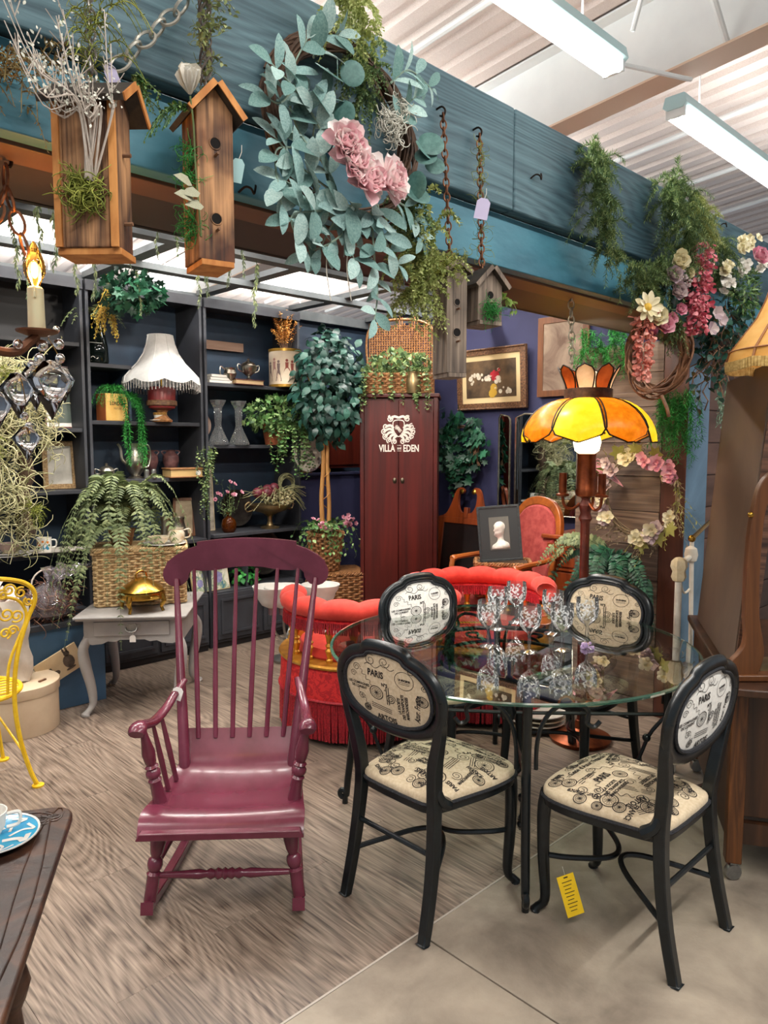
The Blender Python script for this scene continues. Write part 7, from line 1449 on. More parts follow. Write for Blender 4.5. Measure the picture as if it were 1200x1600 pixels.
for pts, n_, sz in (([(470, 120), (440, 160), (415, 150)], 3, .062), ([(500, 250), (465, 200), (450, 130), (480, 60)], 6, .066), ([(520, 300), (470, 260), (430, 215)], 4, .064), ([(530, 320), (480, 300), (440, 280)], 4, .066), ([(540, 330), (490, 330), (455, 340), (470, 385)], 5, .064), ([(550, 320), (520, 350), (500, 390)], 4, .062), ([(560, 320), (545, 370), (555, 410)], 4, .064),
                    ([(590, 320), (600, 370), (625, 420)], 5, .066), ([(580, 330), (585, 400), (590, 455), (585, 500)], 6, .062), ([(560, 320), (530, 370), (480, 395)], 4, .060), ([(610, 130), (640, 110), (675, 140)], 4, .058), ([(490, 90), (500, 60), (530, 55)], 3, .06), ([(620, 190), (630, 170), (650, 150)], 3, .05), ([(610, 310), (640, 330), (660, 380)], 4, .058), ([(455, 230), (430, 240), (440, 320)], 3, .066), ([(500, 200), (470, 150), (425, 100)], 5, .064), ([(520, 280), (490, 220), (505, 150)], 4, .066), ([(500, 290), (470, 320), (480, 360)], 4, .06)):
    wstem([P_(x_, y_, -.03 - .05 * RNG.uniform()) for x_, y_ in pts], n_, sz, sb)
part('stems', sb, mat('sage_stem', '#7d9080', rough=.6), t)['kind'] = 'stuff'
rnd = MB(); rnd.lathe([(0, .004), (.3, .012), (.47, .0), (.5, -.012)], 18, (0, .5, 0)); rmesh = [rnd.mesh('round_leaf', m_) for m_ in (mat('eucalyptus_round_leaf', '#3f6660', '#557d76', rough=.55, scale=6, orand=.15),)]
for px, py, s_ in ((505, 105, .075), (528, 135, .07), (505, 165, .07), (520, 190, .06), (655, 215, .07), (668, 235, .06), (655, 290, .075), (640, 310, .07), (665, 262, .055), (650, 250, .06), (535, 100, .06)): link('round_leaf', rmesh[0], t, Matrix(LM(P_(px, py, -.05), (RNG.uniform(-1, 1), -.4, RNG.uniform(-1, .6)), np.array([-.2, -1, .4]) + rv(.25), s_)))
m_peo = mat('peony_petal', '#efbcc4', rough=.65, island=('#f7dadb', '#fff6f2'), translucent=.25)
for k, (px, py, s_) in enumerate(((536, 228, .055), (548, 258, .058), (566, 284, .06), (600, 284, .062))):
    fb = MB(); bloom(fb, P_(px, py, -.10), (-.35 + .2 * k, -1, .1), s_, ((8, 1.5, 1), (10, 1.2, .95), (11, .9, .88), (10, .6, .78), (8, .35, .65), (5, .15, .5)), petalT(.55, .32), .32); part('peony', fb, m_peo, t, 60)
def fluff(c, ext, n, L_, mt, name, parent, sz=.013, dens=40):
    b = MB()
    for k in range(n):
        p = np.array(c) + np.array(ext) * RNG.uniform(-1, 1, 3); d_ = rv(1); d_[2] -= .5; sprig(b, archpath(p, d_, L_ * RNG.uniform(.6, 1.2), .3, .5, 7), dens, LEAFW, sz, 1.0, .4, .8, .0008)
    return part(name, b, mt, parent, 0)
fluff(P_(550, 15, -.02), (.07, .03, .035), 34, .09, m_yg, 'fluffy_greens', t); fluff(P_(572, 120, -.0), (.03, .02, .07), 40, .09, m_cyp, 'fluffy_greens', t, .011); fluff(P_(660, 385, -.01), (.04, .03, .09), 60, .10, m_yg, 'fluffy_greens', t); fluff(P_(655, 440, -.0), (.035, .03, .06), 40, .10, m_yg, 'fluffy_greens', t); fluff(P_(640, 330, 0), (.04, .02, .05), 30, .08, m_cyp, 'fluffy_greens', t)
b = MB(); curls(b, P_(612, 195, -.05), (.035, .02, .045), 110, .0018, .05); curls(b, P_(625, 165, -.05), (.02, .015, .03), 50, .0018, .05); part('lace_scrap', b, mat('ivory_lace', '#c9c6ba', rough=.8), t, 180)
b = MB(); 
for px in (513, 545): b.tube(spl([P_(px, 380, -.04), P_(px - 3, 420, -.05), P_(px + 4, 470, -.04)], 10), .0016, 4)
part('string_ends', b, MATS['white_string'], t)

# ================================================================ fern swags and flowers at the far end of the beam
def swag(lab, pts, n, L_, mt, sz=.03, dens=60, w_=.05, cat='foliage', name='fern_swag'):
    b = MB(); P = spl([np.array(onY(x_, y_, 1.46 + dy)) for x_, y_, dy in pts], 24); o0 = P[0].copy()
    for k in range(n):
        i_ = RNG.uniform(0, 23); p = np.array([np.interp(i_, range(24), P[:, j]) for j in range(3)]) - o0 + np.array([RNG.uniform(-w_, w_), RNG.uniform(-w_, .01), RNG.uniform(-w_, w_) * .6]); d_ = rv(.8) + np.array([0, -.4, .1]); sprig(b, archpath(p, d_, L_ * RNG.uniform(.6, 1.2), .35, .45, 7), dens, NEED, sz, .9, .35, .7, .001)
    t_ = thing(name, lab, cat, tuple(o0)); part('sprigs', b, mt, t_, 0); return t_
swag('feathery green fern swag draped over the beam above the lamp chain', [(925, 240, .02), (925, 290, -.02), (935, 350, -.02), (950, 410, .0)], 130, .085, m_cyp, .024, 55, .04)
swag('feathery fern garland with yellow-green tips over the beam end', [(1030, 290, .02), (1045, 340, -.03), (1060, 390, -.03), (1010, 440, 0), (975, 445, .02)], 230, .10, m_cyp, .025, 60, .07)
swag('yellow-green feathery tuft at the top of the beam garland', [(1075, 320, .0), (1085, 350, -.04), (1100, 375, -.03)], 90, .08, m_yg, .022, 55, .05)
swag('grey-green feathery swag between the pink wisteria and the cream cluster', [(1115, 385, .0), (1125, 420, -.03), (1115, 450, -.02)], 80, .08, m_cyp, .022, 50, .05)
fg = thing('flower_garland', 'garland of roses, daisies and pink wisteria hung at the beam end', 'garland', tuple(onY(1050, 430, 1.40))); g0 = np.array(fg.location)
def gp(px, py, Y=1.38): return np.array(onY(px, py, Y)) - g0
racemes(gp(1085, 395), 3, .33, .05, m_pnk, 'pink_raceme', fg, 90, .034); racemes(gp(1004, 500), 2, .24, .042, m_cor, 'coral_raceme', fg, 70, .032)
ROSE = ((4, .3, .8), (5, .5, .9), (5, .8, 1), (6, 1.15, 1.05))
for nm, mt, L_ in (('mauve_rose', m_mau, ((1048, 433, .042), (1055, 457, .044))), ('cream_carnation', m_crm, ((1057, 412, .05), (1020, 497, .05), (1075, 428, .025))), ('pink_bloom', m_pinkf, ((1032, 510, .052), (1060, 485, .03), (1046, 500, .03)))):
    for px, py, s_ in L_: fb = MB(); bloom(fb, gp(px, py, 1.36), (-.5, -.8, .15), s_, ROSE, petalT(.6, .45)); part(nm, fb, mt, fg, 60)
fb = MB(); bloom(fb, gp(1012, 480, 1.35), (-.5, -.85, .1), .062, ((9, 1.35, 1), (8, 1.1, .8)), petalT(.12, .21)); dz_ = part('cream_daisy', fb, m_crm, fg, 60); part('daisy_eye', MB().ball(gp(1012, 480, 1.345), .016, 8, 6), mat('yellow_eye', '#c9a23a', rough=.7), dz_)
part('plum_fruit', MB().ball(gp(1017, 516, 1.36), .028, 12, 8), mat('plum_skin', '#4e1426', '#6b2036', rough=.35, scale=20), fg)
b = MB(); blob_leaves(b, gp(1035, 465, 1.42), (.09, .03, .12), 130, LEAFW, .05); blob_leaves(b, gp(1075, 440, 1.42), (.06, .03, .14), 80, LEAFW, .045); part('dark_leaves', b, m_dark, fg, 0); b = MB()
for k in range(60): b.ball(gp(1068, 440, 1.37) + rv(.02), .006, 5, 4)
part('mauve_berries', b, m_mau, fg)
# farther garland: cream cluster, pink rose, dark bush and trailing dark leaves
fg = thing('flower_garland', 'cream blossom and pink rose garland above the yellow lampshade', 'garland', tuple(onY(1160, 400, 1.42))); g0 = np.array(fg.location)
for nm, mt, L_ in (('cream_cluster', m_crm, ((1160, 372), (1168, 382), (1155, 390), (1140, 412), (1133, 425), (1172, 375))), ('white_blossom', mat('white_blossom_petal', '#d5d0c6', rough=.6, island=('#e2ded6',), translucent=.2), ((1155, 420), (1162, 415), (1136, 435), (1133, 449), (1198, 408), (1190, 415)))):
    for px, py in L_:
        fb = MB()
        for k in range(4): bloom(fb, gp(px, py, 1.36) + rv(.012), (-.4, -.9, .3) + rv(.3), .026, ((5, 1.2, 1), (4, .5, .6)))
        part(nm, fb, mt, fg, 60)
fb = MB(); bloom(fb, gp(1180, 405, 1.34), (-.4, -.9, .3), .055, ROSE, petalT(.6, .45)); part('pink_rose', fb, m_pinkf, fg, 60)
b = MB(); blob_leaves(b, gp(1165, 455, 1.40), (.11, .05, .12), 420, LEAFN, .03); part('dense_foliage', b, m_ivy, fg, 0); b = MB(); sb = MB()
for k in range(26): vine(b, hangpath(gp(1110 + RNG.uniform(-10, 75), 480 + RNG.uniform(-30, 30), 1.46), RNG.uniform(.2, .45), 9, .05), 14, LEAFW, .055, .002, sb)
for k in range(14): sb.tube(hangpath(gp(1100 + RNG.uniform(0, 40), 540, 1.46), RNG.uniform(.1, .3), 8, .06), .003, 4)
part('dark_trailing_leaves', b, m_dark, fg, 0); part('bare_stems', sb, m_twig, fg); b = MB()
for k in range(16): sprig(b, hangpath(gp(1120 + RNG.uniform(0, 25), 610 + RNG.uniform(-40, 30), 1.5), RNG.uniform(.08, .2), 7, .03), 18, LEAFN, .03, .8)
part('pale_sprigs', b, G1, fg, 0); b = MB(); sb = MB()
for px, py in ((1118, 490), (1125, 500), (1110, 515)): bloom(b, gp(px, py, 1.40), (-.4, -.9, .1), .035, ((6, 1.2, 1),))
part('mauve_lily', b, m_mau, fg, 60)

# sprigs and pendant under the lattice
mm = []
for k in range(2):
    b = MB(); sprig(b, hangpath((0, 0, 0), .34, 10, .02), 70, LEAFN, .032, .55, .25, .7, .0018); mm.append(b.mesh('needles', mat('rosemary_green', '#46543a', rough=.6, island=('#5f6c48', '#788055'), translucent=.15), 0))
SPR = sorted(((82, 350, 3.3), (20, 400, 3.6), (113, 420, 4.2), (62, 330, 2.9), (205, 395, 3.4), (250, 378, 2.9), (272, 400, 3.4), (308, 425, 4.2), (375, 410, 3.5), (400, 418, 3.6), (352, 398, 3.2), (215, 450, 4.6), (148, 425, 4.0), (330, 400, 3.0), (40, 440, 4.4)))
ORD = 'leftmost second third fourth fifth sixth seventh eighth ninth tenth eleventh twelfth thirteenth fourteenth rightmost'.split()
for k, (px, py, Y) in enumerate(SPR):
    Y = min((2.5, 3.2, 3.9, 4.6), key=lambda v_: abs(v_ - Y)); q = onY(px, py, Y); s_ = .75 + .5 * RNG.uniform(); t = thing('hanging_sprig', 'slim rosemary-like sprig hanging from the lattice, %s in the row' % (ORD[k] if k in (0, 14) else ORD[k] + ' from the left'), 'foliage', (q.x, Y, 2.72), RNG.uniform(0, 6), 'rosemary-like sprigs under the lattice'); o = link('needles', mm[k % 2], t, Matrix.Scale(s_, 4))
q = onY(523, 440, 2.5); t = thing('pendant_spotlight', 'grey cylinder pendant spotlight under the lattice', 'light', (q.x, 2.5, 2.72)); part('can', MB().lathe([(0, -.10), (.028, -.10), (.03, -.105), (.03, -.22), (.026, -.22), (.024, -.2), (0, -.2)], 24), mat('grey_can', '#6a6866', rough=.5), t); part('cord', MB().tube([(0, 0, 0), (0, 0, -.10)], .003, 6), m_lead, t)
b = MB()
for k in range(60): a = RNG.uniform(0, 6.28); sprig(b, archpath(rv(.03) * np.array([2, 1, .8]), (cos(a), -.3, sin(a) * .3), RNG.uniform(.05, .1), .3, .5), 14, LEAFN, .016, .8)
o = part('dried_foliage', b, mat('brown_dried_leaf', '#5a4a30', rough=.8, island=('#7a683f', '#8f7c4e')), None, 0); o.location = onY(45, 125, 1.50); tag(o, 'brown dried foliage tucked behind the beam at the left edge', 'foliage')
# ================================================================ chandelier at the left edge
q = onz(8, 255, 2.172); CX, CY = q.x - .03, 1.69; ch_ = thing('chandelier', 'bronze chandelier arm with a lit candle bulb and hanging crystals at the left edge', 'light', (CX, CY, 1.66))
m_brz = mat('bronze_arm', '#4a2c1c', '#7a4e34', rough=.5, metal=.5, scale=14); dpt = lambda px, py, dy=0.0: np.array(onY(px, py, CY + dy)) - np.array((CX, CY, 1.66))
ck = MB(); P0 = dpt(8, 258); ck.tube(spl([P0 + np.array([0, 0, .03]), P0 + np.array([.012, 0, .02]), P0 + np.array([.01, 0, 0]), P0], 8), .004, 6); part('ceiling_hook', ck, m_lead, ch_)
def clink(a, b_, lk=.048):
    a, b_ = np.array(a), np.array(b_); n = max(1, int(np.linalg.norm(b_ - a) / (lk * .78))); d_ = (b_ - a) / np.linalg.norm(b_ - a); s1 = np.cross(d_, (.6, .8, 0)); s1 /= np.linalg.norm(s1); s2 = np.cross(d_, s1)
    for k in range(n): c_ = a + (b_ - a) * (k + .5) / n; s_ = s1 if k % 2 else s2 * .8 + s1 * .6; part('chain_link', MB().tube([c_ + d_ * lk * .52 * cos(t_) + s_ * lk * .3 * sin(t_) for t_ in np.linspace(0, 2 * pi, 16, endpoint=False)], .0032, 6, closed=True), m_rust, ch_)
clink(P0, dpt(9, 292)); clink(dpt(9, 292), dpt(44, 402)); clink(dpt(9, 292), dpt(-30, 402))
hub = dpt(-45, 470); part('hub', MB().lathe([(0, -.12), (.02, -.10), (.035, -.05), (.02, 0), (.03, .05), (.015, .12), (.02, .16), (0, .17)], 16, tuple(hub)), m_brz, ch_); part('arm', MB().tube(spl([hub + np.array([0, 0, -.06]), dpt(-10, 545), dpt(25, 550), dpt(45, 535), dpt(58, 525)], 20), .010, 8), m_brz, ch_)
cb_ = dpt(58, 522); part('bobeche', MB().lathe([(0, 0), (.02, -.004), (.042, .004), (.043, .008), (.018, .006), (0, .006)], 24, tuple(cb_)), m_brz, ch_); cs = part('candle_sleeve', MB().lathe([(0, .004), (.018, .004), (.017, .05), (.0165, .096), (.012, .10), (0, .10)], 16, tuple(cb_)), mat('cream_candle_sleeve', '#d8cfa8', rough=.5), ch_); part('wax_drip', MB().tube(spl([cb_ + np.array([-.008, -.016, .097]), cb_ + np.array([-.008, -.018, .085]), cb_ + np.array([-.008, -.018, .075])], 6), .003, 6), MATS['cream_candle_sleeve'], cs)
bz = cb_ + np.array([0, 0, .10]); bl_ = part('bulb', MB().lathe([(.009, 0), (.012, .008), (.022, .03), (.023, .045), (.015, .07), (.006, .09), (0, .097)], 18, tuple(bz)), glassmat('amber_bulb_glass', '#ffd58a', .8, 0, 0), ch_); part('glowing_filament', MB().ball(tuple(bz + np.array([0, 0, .035])), (.008, .008, .018), 10, 8), mat('filament_glow', '#fff2c0', rough=.5, emit='#ffcf70', estr=30), bl_)
lb_ = bpy.data.lights.new('candle_bulb', 'POINT'); lb_.energy = 4.5; lb_.color = (1, .62, .25); lb_.shadow_soft_size = .02; lo2 = bpy.data.objects.new('candle_bulb', lb_); COL.objects.link(lo2); lo2.location = Vector(bz) + Vector((CX, CY, 1.66 + .036))
m_cry = mat('cut_crystal', '#ffffff', rough=.0, trans=1.0, ior=1.5)
def kite(px, py, w_, h_, dy=0.0):
    c_ = dpt(px, py, dy); b = MB(); n = 6; ring = [(w_ / 2 * cos(a), w_ * .3 * sin(a), h_ * .12) for a in np.linspace(0, 2 * pi, n, endpoint=False)]; ring2 = [(w_ * .2 * cos(a + .5), w_ * .16 * sin(a + .5), h_ * .42) for a in np.linspace(0, 2 * pi, n, endpoint=False)]; v = [(0, 0, -h_ * .55)] + ring + ring2 + [(0, 0, h_ * .45)]
    f_ = [(0, 1 + (k + 1) % n, 1 + k) for k in range(n)] + [(1 + k, 1 + (k + 1) % n, 7 + (k + 1) % n, 7 + k) for k in range(n)] + [(7 + k, 7 + (k + 1) % n, 13) for k in range(n)]; b.raw(np.array(v) + c_, f_); part('crystal_drop', b, m_cry, ch_, 0)
for a_ in ((28, 615, .075, .10, 0), (80, 605, .10, .13, -.02), (55, 600, .07, .11, .03), (100, 600, .05, .08, .02), (42, 690, .062, .075, -.01), (-8, 640, .07, .1, 0)): kite(*a_)
b = MB()
for px, py, r_ in ((66, 540, .013), (92, 538, .012), (62, 560, .012), (28, 538, .011), (94, 560, .011), (50, 570, .010), (38, 650, .009), (75, 520, .008), (88, 515, .008), (45, 665, .008), (84, 575, .010)): b.ball(dpt(px, py, -.01), r_, 8, 5)
part('crystal_beads', b, m_cry, ch_, 0); part('bead_wire', MB().tube(spl([dpt(60, 528), dpt(64, 560), dpt(62, 590)], 8), .001, 4), m_brass, ch_); part('bead_wire', MB().tube(spl([dpt(75, 528), dpt(93, 560), dpt(98, 590)], 8), .001, 4), m_brass, ch_); part('bead_wire', MB().tube(spl([dpt(30, 590), dpt(40, 640), dpt(42, 680)], 8), .001, 4), m_brass, ch_)

# ================================================================ yellow iron chair
m_yel = mat('chippy_yellow_paint', '#d6a812', '#e8c02a', rough=.4, scale=25, detail=5); YC = 3.50; yc = thing('iron_chair', 'yellow wrought-iron bistro chair with scrolled back at the left edge', 'chair', (.93, YC, 0)); Yp = lambda px, py, dy=0.0: np.array(onY(px, py, YC + dy)) - np.array((.93, YC, 0))
def mir(p): return np.array([-p[0], p[1], p[2]])
post = [Yp(60, 1236), Yp(48, 1205), Yp(33, 1160), Yp(24, 1110), Yp(23, 1060), Yp(30, 1010), Yp(44, 965), Yp(54, 940), Yp(52, 922)]; post[0][2] = 0.0
arch = spl(post + [Yp(36, 910), Yp(5, 905)] + [np.array([0, 0, Yp(5, 905)[2] + .01])] + [mir(p) for p in ([Yp(5, 905), Yp(36, 910)])] + [mir(p) for p in post[::-1]], 90); part('back_hoop', MB().tube(arch, .0105, 8), m_yel, yc)
inn = [Yp(12, 1085), Yp(14, 1040), Yp(28, 1000), Yp(40, 970), Yp(38, 950), Yp(20, 935)]; part('inner_hoop', MB().tube(spl(inn + [np.array([0, 0, Yp(10, 930)[2]])] + [mir(p) for p in inn[::-1]], 60), .007, 8), m_yel, yc)
for s_ in (1, -1):
    for k, (px, py, r_) in enumerate(((14, 922, .028), (32, 926, .026), (44, 940, .02), (10, 960, .032), (26, 962, .03), (8, 990, .026), (20, 985, .024), (4, 930, .025))):
        c_ = Yp(px, py, -.004); t_ = np.linspace(0, 1, 26); P = np.stack([c_[0] + r_ * (1 - .75 * t_) * np.cos(9 * t_ + k), np.full(26, c_[1]), c_[2] + r_ * (1 - .75 * t_) * np.sin(9 * t_ + k)], -1)
        if s_ < 0: P = P * np.array([-1, 1, 1])
        part('scroll', MB().tube(P, .005, 6), m_yel, yc)
    f1 = spl([(s_ * .17, -.02, .445), (s_ * .19, -.2, .30), (s_ * .20, -.36, .12), (s_ * .215, -.42, 0)], 14)
    part('foot_pad', MB().lathe([(0, 0), (.026, 0), (.027, .008), (.012, .014), (0, .016)], 16, (s_ * post[0][0], 0, 0)), m_yel, yc)
    fl = [Yp(12, 1190, .40)[0], .40]; part('far_leg', MB().tube(spl([(s_ * .15, .36, .445), (s_ * .155, .40, .22), (s_ * .18, .42, 0)], 12), .0095, 8), m_yel, yc); part('foot_pad', MB().lathe([(0, 0), (.026, 0), (.027, .008), (0, .014)], 16, (s_ * .18, .42, 0)), m_yel, yc)
    part('brace', MB().tube(spl([Yp(40, 1180) * np.array([s_, 1, 1]), np.array([s_ * .12, .12, .26]), np.array([s_ * .06, .22, .40])], 12), .006, 6), m_yel, yc)
part('seat_ring', MB().tube([(x_ * .20, .20 + y_ * .21, .45) for x_, y_ in circ(1, 40)], .011, 8, closed=True), m_yel, yc); b = MB()
for k in range(9): yy = .03 + k * .042; hw_ = .2 * math.sqrt(max(0, 1 - ((yy - .2) / .21) ** 2)); b.box((0, yy, .452), (2 * hw_, .022, .004))
part('seat_slats', b, m_yel, yc)

# ================================================================ dark table corner at lower left with blue plate and cup
m_tool = mat('tooled_dark_top', '#20120c', '#4e301e', rough=.42, scale=7, detail=8, dist=1.6, bump=.6, c3='#301c12'); TZ = .72
c0 = onz(118, 1256, TZ); e2 = (onz(22, 1545, TZ) - c0).normalized(); e1 = Vector((e2.y, -e2.x, 0)) * -1; e1 = e1 if e1.x < 0 else -e1; tt = thing('side_table', 'dark tooled-top wooden table corner at the lower left', 'table', (c0.x + e1.x * .31 + e2.x * .42, c0.y + e1.y * .31 + e2.y * .42, 0), math.atan2(e1.y, e1.x))
part('top', MB().prism(rrect(.62, .84, .05, 6), .022, 'xy', (0, 0, TZ - .011)), m_tool, tt, bevel=.006); part('apron', MB().ring(rrect(.50, .70, .01, 2), rrect(.46, .66, .01, 2), .08, 'xy', (0, 0, TZ - .062)), m_tool, tt); b = MB()
lo4 = rrect(.58, .80, .045, 6)
for k in range(len(lo4) * 2): pass
cv = spl([(p_[0] * .96, p_[1] * .96) for p_ in lo4], 160, closed=True); th = np.arange(160) * .8
b.tube(np.column_stack([cv[:, 0] + .012 * np.sin(th), cv[:, 1] + .012 * np.cos(th), np.full(160, TZ + .0005)]), .0022, 5, closed=True); b.tube(np.column_stack([cv[:, 0] * .93 + .01 * np.cos(th), cv[:, 1] * .94 - .01 * np.sin(th), np.full(160, TZ + .0005)]), .0018, 5, closed=True); part('tooled_border', b, m_tool, tt, 60)
balls = [(0, .012), (.04, .018), (.08, .03), (.12, .038), (.16, .03), (.19, .016), (.22, .03), (.27, .038), (.31, .03), (.34, .016), (.38, .03), (.43, .038), (.48, .028), (.52, .016), (.6, .022), (.8, .026), (1, .022)]
for sx in (-1, 1):
    for sy in (-1, 1): part('leg', turned(MB(), (sx * .19, sy * .27, TZ - .03), (sx * .19, sy * .27, 0), balls, 14), m_tool, tt)
pc = onz(-8, 1308, TZ + .01); pl = thing('dinner_plate', 'blue and white swirled plate on the dark table corner', 'plate', (pc.x, pc.y, TZ + .001)); m_bl = mat('turquoise_swirl', '#1f86b5', '#3aa0c6', rough=.2, coat=.4, scale=9)
part('dish', MB().lathe([(0, .004), (.06, .004), (.088, .014), (.0895, .017), (.06, .009), (0, .009)], 40), m_bl, pl); part('white_rim', MB().lathe([(.086, .0145), (.0905, .0155), (.0905, .0185), (.086, .0172)], 40), m_china, pl); pr = Print()
for k in range(9): a = k * .7; ribbon(pr.mb, spl([(.03 * cos(a), .03 * sin(a)), (.055 * cos(a + .5), .055 * sin(a + .5)), (.078 * cos(a + .3), .078 * sin(a + .3)), (.07 * cos(a + .75), .07 * sin(a + .75))], 14), .012 if k % 2 else .006)
part('white_swirls', pr.lay(lambda V: np.stack([V[:, 0], V[:, 1], .0098 + np.clip(np.hypot(V[:, 0], V[:, 1]) - .055, 0, 1) * .22], -1)), m_china, pl, 0)
cu_ = thing('teacup', 'white and blue cup standing on the swirled plate', 'cup', (pc.x - .012, pc.y + .012, TZ + .0105)); part('cup', MB().lathe([(0, 0), (.025, 0), (.036, .02), (.042, .055), (.039, .055), (.033, .02), (0, .006)], 28), m_china, cu_); handle(cu_, [(.038, -.015, .045), (.06, -.025, .045), (.058, -.024, .02), (.036, -.015, .015)], .004, m_china)

# ================================================================ right edge: dresser with tall mirror, harp frame, lamp, iron bed
m_oak = wood('dark_quarter_oak', '#20130c', '#4a2d1b', 'z', scale=8, rough=.4, bump=.2); m_oakl = wood('oak_harp', '#43260f', '#6e4222', 'z', scale=9, rough=.4); aD = math.atan2(.51, .86)
O_ = Vector((2.70, .955, 0)); ds = thing('dresser', 'dark oak dresser on casters behind the front right chair', 'dresser', O_, aD)   # local x along its length, local -y towards its front
part('top', MB().b2((-.13, -.50, .725), (1.02, .06, .755)), m_oak, ds, bevel=.006); part('back_board', MB().b2((.02, .02, .16), (.95, .035, .725)), m_oak, ds); part('side_board', MB().b2((.01, -.44, .24), (.028, .02, .725)), m_oak, ds, bevel=.003); part('side_board', MB().b2((.93, -.44, .24), (.95, .02, .725)), m_oak, ds); part('drawer_front', MB().b2((.03, -.46, .26), (.93, -.44, .71)), m_oak, ds, bevel=.003); part('bottom_rail', MB().b2((.0, -.44, .14), (.03, .02, .22)), m_oak, ds)
m_oakleg = wood('oak_leg_worn', '#2a170c', '#74451f', 'z', scale=16, rough=.5, bump=.4)
for sx in (0, .93):
    for sy in (0, -.42):
        lg = part('leg', MB().b2((sx - .02, sy - .02, .07), (sx + .035, sy + .035, .725)), m_oakleg, ds, bevel=.004); part('caster', MB().lathe([(0, -.012), (.028, -.012), (.03, -.008), (.03, .008), (.028, .012), (0, .012)], 16, (sx + .005, sy + .005, .03), axis=(1, .3, 0)).b2((sx - .005, sy - .005, .05), (sx + .015, sy + .015, .075)), m_pew, lg)
# tall panel (mirror seen from behind), leaning
pn = thing('standing_mirror', 'tall brown wooden mirror back standing on the dark dresser', 'mirror', O_ + Vector((.03, .05, .756)), aD); b = MB(); lean = .08
def pq(x_, y_, z_): return (x_, y_ - lean * z_, z_)
W_, Hh = .88, 1.12
b.raw([pq(0, 0, 0), pq(W_, 0, 0), pq(W_, -.03, 0), pq(0, -.03, 0), pq(0, 0, Hh), pq(W_, 0, Hh), pq(W_, -.03, Hh), pq(0, -.03, Hh)], [(3, 2, 1, 0), (4, 5, 6, 7), (0, 1, 5, 4), (1, 2, 6, 5), (2, 3, 7, 6), (3, 0, 4, 7)]); part('back_panel', b, mat('brown_panel', '#45352a', '#5a4636', rough=.55, scale=1.6, detail=5, dist=1.2), pn, bevel=.003)
b = MB(); b.raw([pq(-.012, -.005, 0), pq(0, -.005, 0), pq(0, -.06, 0), pq(-.012, -.06, 0), pq(-.012, -.005, Hh), pq(0, -.005, Hh), pq(0, -.06, Hh), pq(-.012, -.06, Hh)], [(3, 2, 1, 0), (4, 5, 6, 7), (0, 1, 5, 4), (1, 2, 6, 5), (2, 3, 7, 6), (3, 0, 4, 7)]); part('veneer_edge', b, mat('striped_veneer', '#2b1812', '#6b4a38', rough=.5, scale=5, stretch=(1, 1, 14), detail=4), pn)
b = MB(); b.raw([pq(.03, -.031, .04), pq(W_ - .03, -.031, .04), pq(W_ - .03, -.031, Hh - .04), pq(.03, -.031, Hh - .04)], [(3, 2, 1, 0)]); part('mirror_pane', b, m_mir, pn)
# harp frame
hc = onz(1175, 1050, .757); hf = thing('harp_frame', 'curved oak harp-shaped mirror support on the dresser', 'mirror', (hc.x - .09, hc.y - .03, .757), math.atan2(-.694, .72)); k_ = 2.62 / 1150
def hx(px, py): return ((px - 1175) * k_, (1048 - py) * k_ * .98)
o2 = [hx(1132, 1045), hx(1140, 1018), hx(1150, 1006), hx(1160, 985), hx(1157, 930), hx(1158, 840), hx(1163, 780), hx(1172, 740), hx(1190, 718), hx(1215, 712)]; i2 = [hx(1180, 1045), hx(1190, 1010), hx(1188, 985), hx(1180, 940), hx(1178, 860), hx(1181, 790), hx(1188, 760), hx(1198, 742), hx(1205, 736), hx(1215, 733)]
cx_ = hx(1215, 0)[0]; OO = spl(o2, 30).tolist(); II = spl(i2, 30).tolist(); OO += [(2 * cx_ - x_, z_) for x_, z_ in OO[::-1][1:]]; II += [(2 * cx_ - x_, z_) for x_, z_ in II[::-1][1:]]
G = np.array([[(x_, -.014, z_) for x_, z_ in OO], [(x_, .014, z_) for x_, z_ in OO], [(x_, .014, z_) for x_, z_ in II], [(x_, -.014, z_) for x_, z_ in II]]); part('frame', MB().grid(G, cu=True), m_oakl, hf, bevel=.003); part('foot_bar', MB().b2((hx(1132, 0)[0], -.03, 0), (2 * cx_ - hx(1132, 0)[0], .03, .022)), m_oakl, hf, bevel=.004); part('pivot_knob', MB().ball((hx(1158, 785)[0], -.02, hx(0, 785)[1]), .011, 8, 6), m_brass, hf)
# cream painted cabinet seen through the harp frame, farther down the aisle
cc = thing('cream_cabinet', 'cream painted cabinet with fluted trim seen through the harp frame', 'cabinet', (5.3, 1.02, 0), R(-20)); part('body', MB().b2((-.4, -.25, 0), (.4, .25, 1.45)), mat('cream_cabinet_paint', '#cfc2a8', '#d9cdb4', rough=.5, scale=4), cc, bevel=.006); part('cornice', MB().b2((-.44, -.29, 1.45), (.44, .27, 1.54)), MATS['cream_cabinet_paint'], cc, bevel=.012)
for s_ in (-1, 1): part('door', MB().b2((s_ * .01, -.268, .1), (s_ * .37, -.25, 1.38)), MATS['cream_cabinet_paint'], cc, bevel=.005)
for k in range(10): part('flute', MB().b2((-.415, -.22 + k * .045, .1), (-.40, -.195 + k * .045, 1.4)), MATS['cream_cabinet_paint'], cc)
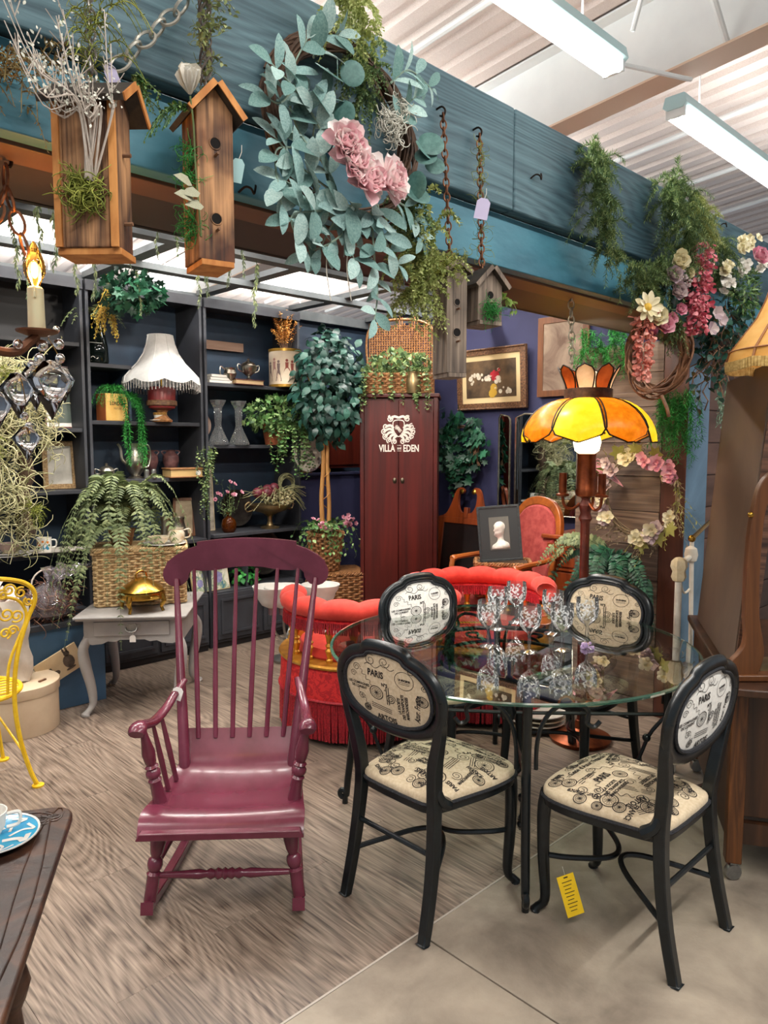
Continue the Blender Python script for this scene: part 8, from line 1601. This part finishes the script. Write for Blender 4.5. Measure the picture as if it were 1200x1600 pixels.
# fabric lampshade at the right edge
lq = Vector((2.91, .855, .756)); fl_ = thing('table_lamp', 'tall lamp with an amber fabric bell shade and tasselled fringe at the right edge', 'lamp', lq); m_amb = mat('amber_silk', '#d19a4a', '#e0b064', rough=.7, scale=18, translucent=.35, emit='#e8a850', estr=.10); zb = 1.13; fl_.scale = (1.68, 1.68, 1)
part('base', MB().lathe([(0, 0), (.08, 0), (.085, .015), (.04, .03), (.015, .06), (.012, .10), (0, .10)], 24), m_abr, fl_); part('pole', MB().tube([(0, 0, .08), (0, 0, 1.36)], .009), m_abr, fl_); pf = [(.155, zb), (.150, zb + .03), (.125, zb + .09), (.10, zb + .15), (.085, zb + .21), (.075, zb + .265)]; n = 64; th = np.linspace(0, 2 * pi, n, endpoint=False)
G = [np.stack([r_ * (1 + .03 * np.abs(np.cos(th * 4))) * np.cos(th), r_ * (1 + .03 * np.abs(np.cos(th * 4))) * np.sin(th), np.full(n, z_) - .012 * np.abs(np.cos(th * 4)) * (z_ < zb + .01)], -1) for r_, z_ in pf]; sh = part('shade', MB().grid(np.array(G), cv=True), m_amb, fl_); b = MB()
for k in range(8): a = k * pi / 4 + pi / 8; b.tube([(r_ * 1.015 * cos(a), r_ * 1.015 * sin(a), z_) for r_, z_ in pf], .003, 5)
b.tube([(x_ * .153, y_ * .153, zb + .03) for x_, y_ in circ(1, 48)], .003, 5, closed=True); part('seam_piping', b, mat('brown_piping', '#8a5a34', rough=.7), sh); b = MB(); TVf = TV * np.array([.7, .7, .17])
b.inst(TVf, TF, [np.array(TM((.157 * cos(a), .157 * sin(a), zb - .008 * abs(cos(a * 4))), (0, 0, 0))) for a in np.linspace(0, 2 * pi, 130, endpoint=False)]); fr = part('fringe', b, mat('straw_fringe', '#a88648', '#d2b272', rough=.7, scale=80), sh, 60); fr['kind'] = 'stuff'
# white iron bed head
m_irn = mat('chippy_white_iron', '#c9bfae', '#dcd4c6', rough=.5, scale=14, detail=6); bq = onY(1057, 1000, 1.52); bd_ = thing('iron_bed_head', 'chippy white iron bed head with a brass rail leaning by the blue post', 'bed', (bq.x, 1.52, 0), R(10)); zt_ = 1.02
part('post', MB().tube([(0, 0, 0), (0, 0, zt_ - .02)], .017, 10), m_irn, bd_); part('knuckle', MB().lathe([(0, -.07), (.025, -.06), (.034, -.04), (.028, -.015), (.038, .01), (.034, .035), (.02, .05), (0, .055)], 12, (0, 0, zt_ - .02), wob=lambda th, z: 1 + .08 * np.cos(6 * th)[None] + 0 * z[:, None]), mat('cream_cast_iron', '#c9b48c', '#ded0b0', rough=.6, scale=20), bd_); part('rail', MB().tube([(0, 0, zt_), (.22, 0, zt_ + .01)], .014, 8), m_irn, bd_); part('knuckle', MB().lathe([(0, -.05), (.028, -.03), (.034, 0), (.028, .03), (0, .05)], 12, (.22, 0, zt_ + .02)), m_irn, bd_)
part('curved_rod', MB().tube(spl([(.02, 0, zt_ - .06), (.07, 0, zt_ - .13), (.13, 0, zt_ - .16), (.21, 0, zt_ - .155)], 14), .006, 6), m_irn, bd_); part('post', MB().tube([(.225, 0, zt_ + .1), (.20, -.02, zt_ - .5), (.18, -.03, 0)], .011, 8), m_irn, bd_); part('brass_rod', MB().tube([(.06, -.04, zt_ + .12), (.40, -.04, zt_ + .17)], .011, 10), m_brass, bd_); part('brass_knob', MB().ball((.055, -.04, zt_ + .12), .018, 10, 8), m_brass, bd_)
# crates and dishes under the far chair
q = onz(905, 1170, 0); dd = thing('dish_stack', 'stack of white patterned dishes on the floor under the far chair', 'dishes', (3.42, 2.18 + .12, 0))
for k in range(4): part('plate', MB().lathe([(0, 0), (.09, 0), (.15, .022), (.15, .028), (.08, .01), (0, .01)], 32, (.006 * k, 0, k * .024)), m_china if k % 2 else m_fch, dd)
